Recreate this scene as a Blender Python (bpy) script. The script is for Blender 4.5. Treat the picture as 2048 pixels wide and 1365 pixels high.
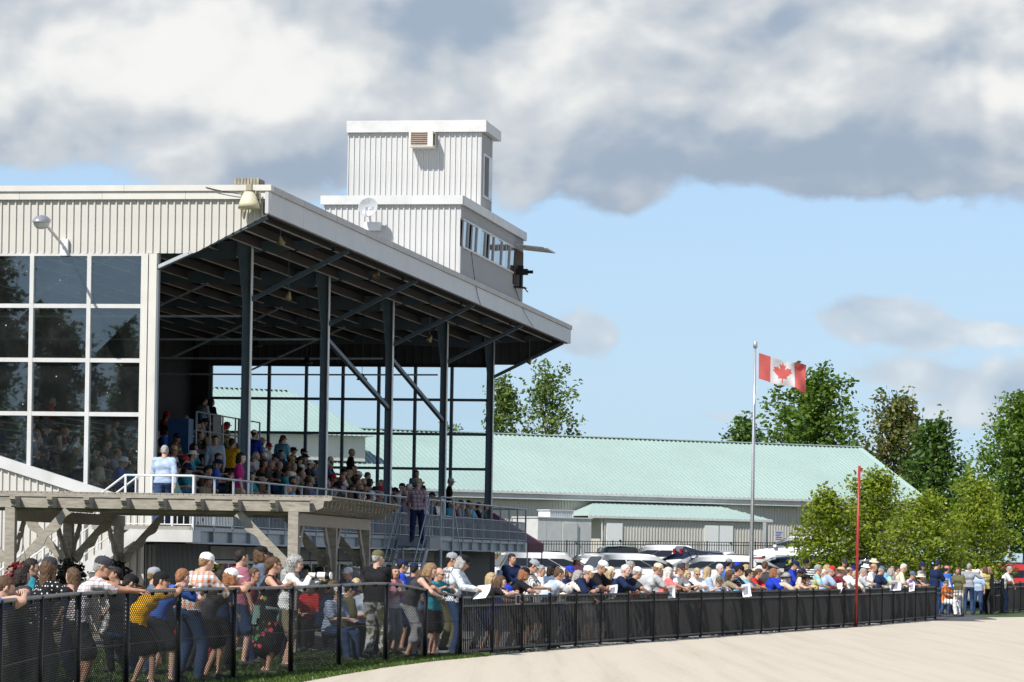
import bpy, bmesh, math, random
import numpy as np
from mathutils import Vector, Matrix

for _o in list(bpy.data.objects):
    bpy.data.objects.remove(_o)
SC = bpy.context.scene
COL = SC.collection
random.seed(7)
rad = math.radians

# ------------------------------------------------------------------ camera
F, ROLL, CH, PX, PY = 6400.0, rad(1.0), 1.75, 1024.0, 1116.0
cam_d = bpy.data.cameras.new('camera')
cam = bpy.data.objects.new('camera', cam_d)
COL.objects.link(cam)
SC.camera = cam
cam_d.sensor_width = 36.0
cam_d.lens = F / 2048 * 36.0
cam_d.shift_y = (PY - 682.5) / 2048
cam_d.clip_start = 0.5
cam_d.clip_end = 6000
_c, _s = math.cos(ROLL), math.sin(ROLL)
cam.matrix_world = Matrix(((_c, -_s, 0, 0), (0, 0, -1, 0), (_s, _c, 0, CH), (0, 0, 0, 1)))

# stand frame: x' to the track, y' along the stand, origin at its near front post
AN = math.atan(1156 / 6400.0)
SA, CA = math.sin(AN), math.cos(AN)
OX, OY = -7.84, 68.8


def ray(x, y):
    dx, dy = x - PX, PY - y
    return (dx * _c - dy * _s) / F, (dx * _s + dy * _c) / F


def at(x, y, D):
    a, b = ray(x, y)
    return Vector((a * D, D, CH + b * D))


def gnd(x, y, z=0.0):
    a, b = ray(x, y)
    D = (z - CH) / b
    return Vector((a * D, D, z))


def SW(w, s, z=0.0):
    return Vector((OX + s * SA + w * CA, OY + s * CA - w * SA, z))


# ------------------------------------------------------------------ light
# light travels: 1 along the stand, .53 to the track, 1.23 down
_d = Vector((SA + .50 * CA, CA - .50 * SA, -1.20)).normalized()
SUN_EL = math.asin(-_d.z)
sun_d = bpy.data.lights.new('sun', 'SUN')
sun_d.energy = 4.9
sun_d.angle = rad(0.53)
sun_d.color = (1.0, 0.965, 0.90)
sun = bpy.data.objects.new('sun', sun_d)
COL.objects.link(sun)
sun.rotation_euler = _d.to_track_quat('-Z', 'Y').to_euler()
SUN_AZ = math.atan2(-_d.x, -_d.y)      # clockwise from +Y

vs = SC.view_settings
vs.view_transform = 'Standard'
vs.look = 'None'
vs.exposure = 0.28
vs.gamma = 1.0
vs.use_curve_mapping = False
SC.cycles.max_bounces = 6
SC.cycles.diffuse_bounces = 3
SC.cycles.glossy_bounces = 3
SC.cycles.transparent_max_bounces = 24
SC.cycles.caustics_reflective = False
SC.cycles.caustics_refractive = False


def build_world():
    W = bpy.data.worlds.new('World')
    SC.world = W
    W.use_nodes = True
    nt = W.node_tree
    nt.nodes.clear()
    N = nt.nodes.new
    L = nt.links.new

    def val(sock, v):
        if hasattr(v, 'type'):
            L(v, sock)
        else:
            sock.default_value = v

    def M(op, a, b=0.0, c=0.0, clamp=False):
        n = N('ShaderNodeMath')
        n.operation = op
        n.use_clamp = clamp
        for k, v in enumerate((a, b, c)):
            val(n.inputs[k], v)
        return n.outputs[0]

    def sm(x, lo, hi):
        n = N('ShaderNodeMapRange')
        n.interpolation_type = 'SMOOTHSTEP'
        val(n.inputs[0], x)
        n.inputs[1].default_value = lo
        n.inputs[2].default_value = hi
        return n.outputs[0]

    def mixc(f, a, b):
        n = N('ShaderNodeMix')
        n.data_type = 'RGBA'
        val(n.inputs[0], f)
        for k, v in ((6, a), (7, b)):
            if isinstance(v, tuple):
                n.inputs[k].default_value = (*v, 1)
            else:
                L(v, n.inputs[k])
        return n.outputs[2]

    sky = N('ShaderNodeTexSky')
    sky.sky_type = 'NISHITA'
    sky.sun_disc = False
    sky.sun_elevation = SUN_EL
    sky.sun_rotation = SUN_AZ
    sky.altitude = 200
    sky.air_density = 1.0
    sky.dust_density = 0.2
    sky.ozone_density = 1.6
    tc = N('ShaderNodeTexCoord')
    nrm = N('ShaderNodeVectorMath')
    nrm.operation = 'NORMALIZE'
    L(tc.outputs['Generated'], nrm.inputs[0])
    sep = N('ShaderNodeSeparateXYZ')
    L(nrm.outputs[0], sep.inputs[0])
    az = M('MULTIPLY', M('ARCTAN2', sep.outputs[0], sep.outputs[1]), 57.2958)
    el = M('MULTIPLY', M('ARCSINE', sep.outputs[2]), 57.2958)
    # cloud space: degrees, so that the cumulus deck keeps its grain round the whole horizon
    comb = N('ShaderNodeCombineXYZ')
    L(M('MULTIPLY', az, 0.74), comb.inputs[0])
    L(el, comb.inputs[1])

    def noise(off, scale, detail=6.0, rough=0.55, dist=0.0):
        ad = N('ShaderNodeVectorMath')
        ad.operation = 'ADD'
        L(comb.outputs[0], ad.inputs[0])
        ad.inputs[1].default_value = off
        n = N('ShaderNodeTexNoise')
        n.noise_dimensions = '3D'
        L(ad.outputs[0], n.inputs['Vector'])
        n.inputs['Scale'].default_value = scale
        n.inputs['Detail'].default_value = detail
        n.inputs['Roughness'].default_value = rough
        n.inputs['Distortion'].default_value = dist
        return n.outputs['Fac']

    def blob(a0, e0, sa, se, amp):
        x = M('DIVIDE', M('SUBTRACT', az, a0), sa)
        y = M('DIVIDE', M('SUBTRACT', el, e0), se)
        r2 = M('ADD', M('MULTIPLY', x, x), M('MULTIPLY', y, y))
        return M('MULTIPLY', M('EXPONENT', M('MULTIPLY', r2, -1.0)), amp)

    def total(xs):
        t = xs[0]
        for q in xs[1:]:
            t = M('ADD', t, q)
        return t

    n1 = noise((3.1, 1.7, 0.4), 0.50, 7, 0.52, 0.2)
    n1b = noise((3.1, 1.7, 0.4), 0.50, 4, 0.46, 0.2)
    n2 = noise((3.1 - 0.20, 1.7 + 0.34, 0.4), 0.50, 3, 0.46, 0.2)
    n3 = noise((9.3, 4.2, 2.0), 0.30, 3, 0.5)
    fine = noise((1.0, 8.0, 5.0), 1.7, 5, 0.6, 0.3)
    # cumulus deck above about six and a half degrees, thinning overhead; small humilis below it
    deck = M('MULTIPLY', M('MULTIPLY', sm(el, 5.5, 7.9), M('ADD', 0.22, M('MULTIPLY', sm(el, 26.0, 12.0), 0.78))), 0.62)
    low = total([blob(6.5, 4.35, 1.1, 0.50, .66), blob(7.4, 4.1, .8, .3, .36), blob(8.7, 4.15, .7, .2, .36), blob(1.3, 4.0, .6, .40, .42), blob(8.4, 2.8, 1.6, .5, .56), blob(6.9, 3.4, 1.4, .34, .50),
                 blob(3.3, 2.55, 1.2, .22, .26), blob(2.7, 4.65, .55, .10, .2), blob(5.2, 2.6, 1.2, .2, .22), blob(9.3, 3.4, .6, .3, .25), blob(-13, 4.0, 2.0, .5, .3), blob(15, 3.6, 2.2, .5, .3),
                 blob(1.8, 6.45, .75, .5, .30), blob(4.6, 6.1, 1.7, .4, -.30), blob(-8.9, 6.5, 1.2, .3, -.24), blob(7.5, 7.0, 2.0, .5, .14), blob(-4.8, 6.5, 2.2, .5, .2)])
    dens = total([M('MULTIPLY', M('SUBTRACT', n1, 0.5), 0.95), deck, low, M('MULTIPLY', M('SUBTRACT', fine, 0.5), 0.30), -0.16])
    mask = sm(dens, 0.0, 0.18)
    # lit side towards the sun (up and left), grey bases and thick middles
    lit = M('ADD', M('MULTIPLY', M('SUBTRACT', n1b, n2), 2.0), M('MULTIPLY', M('SUBTRACT', fine, 0.5), 0.30))
    lit = total([lit, M('MULTIPLY', M('SUBTRACT', n3, 0.5), 0.7), M('MULTIPLY', sm(el, 6.2, 8.4), 0.36), -0.07,
                 blob(-6.4, 8.7, 2.3, 1.0, .42), blob(-3.2, 8.0, 1.3, .8, .18), blob(8.3, 8.3, 1.2, .7, .34), blob(-1.3, 9.6, 1.7, .45, -.62), blob(.6, 9.0, .7, .7, .16), blob(4.4, 9.0, 2.4, 1.2, -.10), blob(5.0, 7.25, 4.6, .55, -.30), blob(-4.4, 6.75, 1.6, .3, -.18), blob(-8.6, 9.8, 1.2, .35, -.22)])
    low_w = sm(el, 5.6, 4.8)
    lit = M('ADD', lit, M('MULTIPLY', low_w, 0.30))
    shade = sm(lit, -0.34, 0.80)
    cdark = (0.30, 0.37, 0.465)
    cmid = (0.48, 0.52, 0.565)
    cwhite = (0.76, 0.76, 0.745)
    ccol = mixc(sm(shade, 0.0, 0.45), cdark, cmid)
    ccol = mixc(sm(shade, 0.36, 1.0), ccol, cwhite)
    skym = N('ShaderNodeVectorMath')
    skym.operation = 'MULTIPLY'
    L(sky.outputs[0], skym.inputs[0])
    skym.inputs[1].default_value = (0.100, 0.106, 0.122)
    thin = M('MULTIPLY', mask, M('SUBTRACT', 1.0, M('MULTIPLY', low_w, 0.30)))
    pale = mixc(M('MULTIPLY', sm(el, 16.0, 0.0), 0.85), skym.outputs[0], (0.385, 0.54, 0.70))
    colr = mixc(thin, pale, ccol)
    bg = N('ShaderNodeBackground')
    L(colr, bg.inputs[0])
    bg.inputs[1].default_value = 1.0
    out = N('ShaderNodeOutputWorld')
    L(bg.outputs[0], out.inputs[0])
    W.cycles.sampling_method = 'MANUAL'
    W.cycles.sample_map_resolution = 1024


build_world()

# ------------------------------------------------------------------ helpers
_mats = {}


def mat(name, color, rough=0.6, metal=0.0, var=0.12, scale=6.0, bump=0.0, bscale=40.0, spec=0.4, streak=0.0, dirt=0.0, coat=0.0):
    """plain procedural surface: base colour with cloudy variation, optional run-off streaks, dirt patches and fine relief"""
    if name in _mats:
        return _mats[name]
    m = bpy.data.materials.new(name)
    m.use_nodes = True
    nt = m.node_tree
    b = nt.nodes['Principled BSDF']
    N, L = nt.nodes.new, nt.links.new
    b.inputs['Roughness'].default_value = rough
    b.inputs['Metallic'].default_value = metal
    b.inputs['Specular IOR Level'].default_value = spec
    if coat:
        b.inputs['Coat Weight'].default_value = coat
        b.inputs['Coat Roughness'].default_value = 0.06
    tc = N('ShaderNodeTexCoord')
    base = (*color, 1)
    last = None
    if var:
        n = N('ShaderNodeTexNoise')
        n.inputs['Scale'].default_value = scale
        n.inputs['Detail'].default_value = 5
        L(tc.outputs['Object'], n.inputs['Vector'])
        r = N('ShaderNodeMapRange')
        r.inputs[1].default_value = 0.3
        r.inputs[2].default_value = 0.7
        r.inputs[3].default_value = 1 - var
        r.inputs[4].default_value = 1 + var
        L(n.outputs['Fac'], r.inputs[0])
        mx = N('ShaderNodeVectorMath')
        mx.operation = 'SCALE'
        mx.inputs[0].default_value = color
        L(r.outputs[0], mx.inputs['Scale'])
        last = mx.outputs[0]
    if streak or dirt:
        mp = N('ShaderNodeMapping')
        mp.inputs['Scale'].default_value = (9, 9, 0.6) if streak else (1, 1, 1)
        L(tc.outputs['Object'], mp.inputs[0])
        n = N('ShaderNodeTexNoise')
        n.inputs['Scale'].default_value = 1.6 if streak else 2.2
        n.inputs['Detail'].default_value = 6
        L(mp.outputs[0], n.inputs['Vector'])
        r = N('ShaderNodeMapRange')
        r.inputs[1].default_value = 0.5
        r.inputs[2].default_value = 0.78
        r.inputs[3].default_value = 0
        r.inputs[4].default_value = streak or dirt
        L(n.outputs['Fac'], r.inputs[0])
        mx = N('ShaderNodeMix')
        mx.data_type = 'RGBA'
        L(r.outputs[0], mx.inputs[0])
        if last is not None:
            L(last, mx.inputs[6])
        else:
            mx.inputs[6].default_value = base
        mx.inputs[7].default_value = (color[0] * .38, color[1] * .35, color[2] * .30, 1)
        last = mx.outputs[2]
    if last is not None:
        L(last, b.inputs['Base Color'])
    else:
        b.inputs['Base Color'].default_value = base
    if bump:
        n = N('ShaderNodeTexNoise')
        n.inputs['Scale'].default_value = bscale
        n.inputs['Detail'].default_value = 4
        L(tc.outputs['Object'], n.inputs['Vector'])
        bp = N('ShaderNodeBump')
        bp.inputs['Strength'].default_value = bump
        bp.inputs['Distance'].default_value = 0.02
        L(n.outputs['Fac'], bp.inputs['Height'])
        L(bp.outputs[0], b.inputs['Normal'])
    _mats[name] = m
    return m


def glass_mat(name, tint, refl, gcol=(1, 1, 1), specks=False):
    """window glass: tinted clear pane with a mirror part that grows at grazing angles"""
    if name in _mats:
        return _mats[name]
    m = bpy.data.materials.new(name)
    m.use_nodes = True
    nt = m.node_tree
    nt.nodes.clear()
    N, L = nt.nodes.new, nt.links.new
    tr = N('ShaderNodeBsdfTransparent')
    tr.inputs[0].default_value = (*tint, 1)
    gl = N('ShaderNodeBsdfGlossy')
    gl.inputs[0].default_value = (*gcol, 1)
    gl.inputs['Roughness'].default_value = 0.012
    fr = N('ShaderNodeFresnel')
    fr.inputs[0].default_value = 1.45
    ad = N('ShaderNodeMath')
    ad.operation = 'ADD'
    ad.use_clamp = True
    L(fr.outputs[0], ad.inputs[0])
    ad.inputs[1].default_value = refl
    mx = N('ShaderNodeMixShader')
    L(ad.outputs[0], mx.inputs[0])
    L(tr.outputs[0], mx.inputs[1])
    L(gl.outputs[0], mx.inputs[2])
    last = mx.outputs[0]
    tc = N('ShaderNodeTexCoord')
    if specks:                               # bird marks, dust and wipe streaks on the glass
        v = N('ShaderNodeTexVoronoi')
        v.inputs['Scale'].default_value = 5.0
        L(tc.outputs['Object'], v.inputs['Vector'])
        r = N('ShaderNodeMapRange')
        r.inputs[1].default_value = 0.10
        r.inputs[2].default_value = 0.05
        L(v.outputs['Distance'], r.inputs[0])
        n = N('ShaderNodeTexNoise')
        n.inputs['Scale'].default_value = 1.3
        n.inputs['Detail'].default_value = 7
        n.inputs['Roughness'].default_value = 0.7
        L(tc.outputs['Object'], n.inputs['Vector'])
        r2 = N('ShaderNodeMapRange')
        r2.inputs[1].default_value = 0.45
        r2.inputs[2].default_value = 0.8
        r2.inputs[3].default_value = 0.012
        r2.inputs[4].default_value = 0.05
        L(n.outputs['Fac'], r2.inputs[0])
        r3 = N('ShaderNodeMapRange')
        r3.inputs[1].default_value = 0.53
        r3.inputs[2].default_value = 0.58
        L(n.outputs['Fac'], r3.inputs[0])
        q = N('ShaderNodeMath')
        q.operation = 'MULTIPLY'
        L(r.outputs[0], q.inputs[0])
        L(r3.outputs[0], q.inputs[1])
        q2 = N('ShaderNodeMath')
        q2.operation = 'MAXIMUM'
        L(q.outputs[0], q2.inputs[0])
        L(r2.outputs[0], q2.inputs[1])
        df = N('ShaderNodeBsdfDiffuse')
        df.inputs[0].default_value = (.5, .52, .53, 1)
        m2 = N('ShaderNodeMixShader')
        L(q2.outputs[0], m2.inputs[0])
        L(last, m2.inputs[1])
        L(df.outputs[0], m2.inputs[2])
        last = m2.outputs[0]
    o = N('ShaderNodeOutputMaterial')
    L(last, o.inputs[0])
    _mats[name] = m
    return m


class MB:
    """collects boxes, beams, tubes and prisms and links them as ONE mesh object"""

    def __init__(self):
        self.v, self.f, self.mi = [], [], []
        self.cur = 0

    def _add(self, vs_, fs_):
        n = len(self.v)
        self.v.extend([tuple(p) for p in vs_])
        self.f.extend([tuple(i + n for i in f) for f in fs_])
        self.mi.extend([self.cur] * len(fs_))
        return self

    def box(self, x0, x1, y0, y1, z0, z1):
        return self._add([(x0, y0, z0), (x1, y0, z0), (x1, y1, z0), (x0, y1, z0), (x0, y0, z1), (x1, y0, z1), (x1, y1, z1), (x0, y1, z1)],
                         [(0, 3, 2, 1), (4, 5, 6, 7), (0, 1, 5, 4), (1, 2, 6, 5), (2, 3, 7, 6), (3, 0, 4, 7)])

    def beam(self, a, b, w, h, up=(0, 0, 1), ext=0.0):
        """bar from a to b, w across, h along up"""
        a, b = Vector(a), Vector(b)
        d = (b - a).normalized()
        a, b = a - d * ext, b + d * ext
        u = Vector(up)
        s = d.cross(u)
        if s.length < 1e-4:
            s = d.cross(Vector((0, 1, 0)))
        s.normalize()
        u = s.cross(d)
        s, u = s * w / 2, u * h / 2
        p = [a - s - u, a + s - u, a + s + u, a - s + u, b - s - u, b + s - u, b + s + u, b - s + u]
        return self._add(p, [(0, 1, 2, 3), (7, 6, 5, 4), (0, 4, 5, 1), (1, 5, 6, 2), (2, 6, 7, 3), (3, 7, 4, 0)])

    def tube(self, pts, r, n=8, r2=None, cap=True):
        pts = [Vector(p) for p in pts]
        m = len(pts)
        rs = r if isinstance(r, (list, tuple)) else [r + ((r2 if r2 is not None else r) - r) * i / max(1, m - 1) for i in range(m)]
        V, Fc = [], []
        ref = None
        for i, p in enumerate(pts):
            d = (pts[min(i + 1, m - 1)] - pts[max(i - 1, 0)]).normalized()
            if ref is None:
                ref = d.cross(Vector((0, 0, 1)))
                if ref.length < 1e-3:
                    ref = Vector((1, 0, 0))
            ref = (ref - d * ref.dot(d)).normalized()
            q = d.cross(ref)
            for k in range(n):
                a = 2 * math.pi * k / n
                V.append(p + (ref * math.cos(a) + q * math.sin(a)) * rs[i])
        for i in range(m - 1):
            for k in range(n):
                k2 = (k + 1) % n
                Fc.append((i * n + k, i * n + k2, (i + 1) * n + k2, (i + 1) * n + k))
        if cap:
            Fc.append(tuple(range(n))[::-1])
            Fc.append(tuple(range((m - 1) * n, m * n)))
        return self._add(V, Fc)

    def prism(self, poly, fn, d0, d1):
        """2-D outline extruded between d0 and d1; fn(a, b, d) gives the 3-D point"""
        n = len(poly)
        V = [fn(a, b, d0) for a, b in poly] + [fn(a, b, d1) for a, b in poly]
        Fc = [tuple(range(n))[::-1], tuple(range(n, 2 * n))] + [(i, (i + 1) % n, n + (i + 1) % n, n + i) for i in range(n)]
        return self._add(V, Fc)

    def quad(self, a, b, c, d):
        return self._add([a, b, c, d], [(0, 1, 2, 3)])

    def lathe(self, prof, n=16, M=None):
        """prof: (radius, z) pairs turned about z"""
        V, Fc = [], []
        m = len(prof)
        for r, z in prof:
            for k in range(n):
                a = 2 * math.pi * k / n
                p = Vector((r * math.cos(a), r * math.sin(a), z))
                V.append(M @ p if M else p)
        for i in range(m - 1):
            for k in range(n):
                k2 = (k + 1) % n
                Fc.append((i * n + k, i * n + k2, (i + 1) * n + k2, (i + 1) * n + k))
        return self._add(V, Fc)

    def mesh(self, name, mats, smooth=False):
        me = bpy.data.meshes.new(name)
        me.from_pydata(self.v, [], self.f)
        for m in (mats if isinstance(mats, (list, tuple)) else [mats]):
            me.materials.append(m)
        if any(self.mi):
            me.polygons.foreach_set('material_index', self.mi)
        if smooth:
            me.polygons.foreach_set('use_smooth', [True] * len(me.polygons))
        me.update()
        return me

    def build(self, name, mats, parent=None, smooth=False, kind=None):
        return link(name, self.mesh(name, mats, smooth), parent, kind)


def link(name, me, parent=None, kind=None):
    o = bpy.data.objects.new(name, me)
    COL.objects.link(o)
    if parent is not None:
        o.parent = parent
    if kind:
        o['kind'] = kind
    return o


def tag(o, label, cat, group=None):
    o['label'] = label
    o['category'] = cat
    if group:
        o['group'] = group
    return o


def thing(name, label, cat, loc=(0, 0, 0), rz=0.0, group=None):
    o = link(name, None)
    o.location = loc
    o.rotation_euler = (0, 0, rz)
    return tag(o, label, cat, group)


def struct(o):
    o['kind'] = 'structure'
    return o


def copy_tree(o, parent=None, mats=None):
    c = o.copy()
    COL.objects.link(c)
    c.parent = parent
    for ch in list(o.children):
        copy_tree(ch, c)
    return c


def np_mesh(name, V, Q, mats, midx=None, smooth=True):
    """mesh from numpy vertices and quads/tris"""
    me = bpy.data.meshes.new(name)
    V = np.asarray(V, np.float32)
    Q = np.asarray(Q, np.int32)
    k = Q.shape[1]
    me.vertices.add(len(V))
    me.vertices.foreach_set('co', V.ravel())
    me.loops.add(Q.size)
    me.loops.foreach_set('vertex_index', Q.ravel())
    me.polygons.add(len(Q))
    me.polygons.foreach_set('loop_start', np.arange(0, Q.size, k, dtype=np.int32))
    me.polygons.foreach_set('loop_total', np.full(len(Q), k, np.int32))
    for m in mats:
        me.materials.append(m)
    if midx is not None:
        me.polygons.foreach_set('material_index', np.asarray(midx, np.int32))
    if smooth:
        me.polygons.foreach_set('use_smooth', np.ones(len(Q), bool))
    me.update(calc_edges=True)
    return me

# ------------------------------------------------------------------ materials
M_BEIGE = mat('beige_cladding', (.56, .54, .495), .45, var=.07, scale=.8, streak=.2)
M_WHITE = mat('white_cladding', (.54, .54, .53), .42, var=.06, scale=.8, streak=.24)
M_TRIMW = mat('white_trim', (.585, .583, .572), .4, var=.06, scale=2.0, dirt=.2)
M_TRIMB = mat('beige_trim', (.62, .60, .55), .42, var=.05, scale=1.2, dirt=.12)
M_FASC = mat('fascia_metal', (.50, .50, .50), .42, var=.07, scale=1.0, streak=.16)
M_STEEL = mat('blue_grey_steel', (.08, .115, .145), .5, var=.12, scale=3)
M_STEELL = mat('pale_steel', (.42, .44, .45), .45, var=.1, scale=3)
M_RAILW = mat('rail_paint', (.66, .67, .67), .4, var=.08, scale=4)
M_RAILB = mat('rail_grey', (.34, .38, .41), .4, .3, var=.12, scale=5)
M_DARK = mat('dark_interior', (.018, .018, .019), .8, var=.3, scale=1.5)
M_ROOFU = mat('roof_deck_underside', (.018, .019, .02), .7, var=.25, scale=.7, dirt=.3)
M_PURL_SHADED = mat('purlin_shaded_web', (.024, .023, .022), .55, var=.2, scale=1.2, dirt=.4)  # purlin web: shade under the roof put into the dark colour
M_PURL_LIT = mat('purlin_flange', (.40, .385, .35), .5, var=.3, scale=1.5, dirt=.5)  # same steel in pale: bounced light painted onto the lower flange
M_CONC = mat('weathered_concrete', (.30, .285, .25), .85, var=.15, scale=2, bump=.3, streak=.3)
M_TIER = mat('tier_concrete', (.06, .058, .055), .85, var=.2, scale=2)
M_BENCH = mat('bench_aluminium', (.12, .12, .12), .45, .3, var=.1)
M_GALV = mat('corrugated_grey', (.20, .20, .19), .5, .1, var=.15, scale=1.5, streak=.25)
M_BLACK = mat('black_paint', (.010, .010, .011), .42, var=.2, scale=4, spec=.28)
M_BLKFR = mat('black_frame', (.02, .021, .023), .45, var=.2)
M_GLASS = glass_mat('facade_glass', (.58, .65, .67), .11, (.85, .93, 1.0), specks=True)
M_CLEAR = glass_mat('clear_glass', (.93, .96, .97), .0)
M_PANE = glass_mat('booth_glass', (.30, .34, .36), .30)

# ------------------------------------------------------------------ ground
FENCE = [(-.88, 56.06), (1.82, 65.15), (4.95, 74.9), (9.1, 87.6), (13.59, 102.55)]
FENCE2 = [(17.33, 115.2), (19.5, 122.7), (24.5, 140.0), (33.0, 168.0), (46, 205)]
CHAIN = [(-4.75, 27.0), (-4.86, 30.4), (-4.93, 33.5), (-4.91, 36.3), (-4.66, 38.8), (-4.29, 41.3), (-3.80, 43.9), (-3.18, 46.34), (-2.67, 49.77), (-2.05, 52.48), (-1.46, 54.63), (-.88, 56.06)]


def fence_x(Y):
    P = CHAIN[:-1] + FENCE + FENCE2
    for (x0, y0), (x1, y1) in zip(P, P[1:]):
        if Y <= y1 or (x1, y1) == P[-1]:
            return x0 + (x1 - x0) * (Y - y0) / (y1 - y0)


def smooth(x, a, b):
    t = min(1, max(0, (x - a) / (b - a)))
    return t * t * (3 - 2 * t)


def gz(X, Y):
    r = .28 * smooth(Y, 96, 108) + 1.27 * smooth(Y, 128, 172) + .45 * smooth(Y, 168, 182)
    if Y > 90:
        r *= smooth(X, fence_x(Y) + 2, fence_x(Y) - 8) if X > -40 else 1
    return r


GXs = [-900, -300, -120] + list(range(-60, 121, 4)) + [300, 900]
GYs = [-400, -100, 0, 60] + list(range(92, 261, 4)) + [420, 900, 1800]


def sheet(name, xs, ys, dz, m):
    mb = MB()
    V = [(x, y, gz(x, y) + dz) for y in ys for x in xs]
    n = len(xs)
    Q = [(j * n + i, j * n + i + 1, (j + 1) * n + i + 1, (j + 1) * n + i) for j in range(len(ys) - 1) for i in range(n - 1)]
    mb._add(V, Q)
    return struct(mb.build(name, m, smooth=True))


M_LAWN = mat('lawn_soil', (.055, .08, .025), .9, var=.45, scale=.9, bump=.5, bscale=30)
sheet('ground', GXs, GYs, 0.0, M_LAWN)
M_ASPH = mat('parking_asphalt', (.085, .085, .088), .85, var=.25, scale=.6, bump=.3, bscale=60)
sheet('parking_lot', [x for x in GXs if -36 <= x <= 16], [y for y in GYs if 100 <= y <= 164], .008, M_ASPH)
mb = MB()
pl = [(-14, 58.5), (-1.2, 57.2)] + [(x - .1, y) for x, y in FENCE[1:]] + [(-14, 102)]
mb._add([(x, y, .006) for x, y in pl], [tuple(range(len(pl)))])
struct(mb.build('pavement', mat('apron_concrete', (.26, .25, .23), .85, var=.2, scale=.7, bump=.2)))

# race track: crushed limestone, raked along its length
tr = [(-3.6, 20), (-3.5, 36), (-3.2, 41.0), (-2.88, 43.68), (-2.48, 46.67), (-2.02, 49.65), (-1.41, 52.83), (-.80, 55.1)] + [(x + .06, y - .25) for x, y in FENCE[1:]] + [(15.3, 108.5)] + [(x + .1, y) for x, y in FENCE2]
mtr = bpy.data.materials.new('limestone_track')
mtr.use_nodes = True
_nt = mtr.node_tree
_b = _nt.nodes['Principled BSDF']
_b.inputs['Roughness'].default_value = .92
_b.inputs['Specular IOR Level'].default_value = .15
_tc = _nt.nodes.new('ShaderNodeTexCoord')
_mp = _nt.nodes.new('ShaderNodeMapping')
_mp.inputs['Rotation'].default_value = (0, 0, rad(17))
_mp.inputs['Scale'].default_value = (1.3, .035, 1)
_nt.links.new(_tc.outputs['Object'], _mp.inputs[0])
_n1 = _nt.nodes.new('ShaderNodeTexNoise')
_n1.inputs['Scale'].default_value = 1.7
_n1.inputs['Detail'].default_value = 7
_n1.inputs['Roughness'].default_value = .65
_nt.links.new(_mp.outputs[0], _n1.inputs['Vector'])
_n2 = _nt.nodes.new('ShaderNodeTexNoise')
_n2.inputs['Scale'].default_value = 14
_n2.inputs['Detail'].default_value = 8
_n2.inputs['Roughness'].default_value = .75
_nt.links.new(_tc.outputs['Object'], _n2.inputs['Vector'])
_ad = _nt.nodes.new('ShaderNodeMath')
_ad.operation = 'MULTIPLY_ADD'
_nt.links.new(_n2.outputs['Fac'], _ad.inputs[0])
_ad.inputs[1].default_value = .9
_nt.links.new(_n1.outputs['Fac'], _ad.inputs[2])
_cr = _nt.nodes.new('ShaderNodeValToRGB')
_cr.color_ramp.elements[0].position = .55
_cr.color_ramp.elements[0].color = (.40, .355, .285, 1)
_cr.color_ramp.elements[1].position = 1.15 if False else .99
_cr.color_ramp.elements[1].color = (.54, .48, .385, 1)
_e = _cr.color_ramp.elements.new(.82)
_e.color = (.485, .43, .34, 1)
_nt.links.new(_ad.outputs[0], _cr.inputs[0])
_nt.links.new(_cr.outputs[0], _b.inputs['Base Color'])
_bp = _nt.nodes.new('ShaderNodeBump')
_bp.inputs['Strength'].default_value = .5
_bp.inputs['Distance'].default_value = .02
_nt.links.new(_ad.outputs[0], _bp.inputs['Height'])
_nt.links.new(_bp.outputs[0], _b.inputs['Normal'])
mb = MB()
V, Q = [], []
for x, y in tr:
    V += [(x, y, .012), (x + 75, y - 18, .012)]
for i in range(len(tr) - 1):
    Q.append((2 * i, 2 * i + 1, 2 * i + 3, 2 * i + 2))
mb._add(V, Q)
struct(mb.build('race_track', mtr))
# loose edge of stone dust and clods along the fence foot
mb = MB()
rr = random.Random(4)
for (x0, y0), (x1, y1) in zip(FENCE, FENCE[1:]):
    n = int(math.hypot(x1 - x0, y1 - y0) * 9)
    for i in range(n):
        t = rr.random()
        x, y = x0 + (x1 - x0) * t + rr.uniform(-.08, .25), y0 + (y1 - y0) * t - rr.uniform(0.0, .4)
        r = rr.uniform(.012, .045)
        mb._add([(x + r * math.cos(a) * rr.uniform(.7, 1.3), y + r * 2.2 * math.sin(a), .01) for a in (0, 1.26, 2.5, 3.77, 5.0)] + [(x, y, .012 + r * .7)], [(0, 1, 5), (1, 2, 5), (2, 3, 5), (3, 4, 5), (4, 0, 5)])
o = mb.build('track_clods', mat('stone_dust_dark', (.30, .27, .22), .95, var=.3), kind='stuff')
tag(o, 'loose stone dust and clods along the foot of the iron fence', 'stone dust')

# grass verge under the chain link fence
def grass_patch(name, label, gen, n, hmin, hmax, seed, mat_):
    r = random.Random(seed)
    V, Q = [], []
    for i in range(n):
        x, y = gen(r)
        h = r.uniform(hmin, hmax)
        a = r.uniform(0, math.pi)
        w = r.uniform(.008, .018)
        dx, dy = math.cos(a) * w, math.sin(a) * w
        lx, ly = r.gauss(0, .35) * h, r.gauss(0, .35) * h
        k = len(V)
        V += [(x - dx, y - dy, .0), (x + dx, y + dy, .0), (x + dx * .3 + lx, y + dy * .3 + ly, h), (x - dx * .3 + lx, y - dy * .3 + ly, h * .96)]
        Q.append((k, k + 1, k + 2, k + 3))
    o = link(name, np_mesh(name, V, Q, [mat_], smooth=False), kind='stuff')
    return tag(o, label, 'grass')


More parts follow.
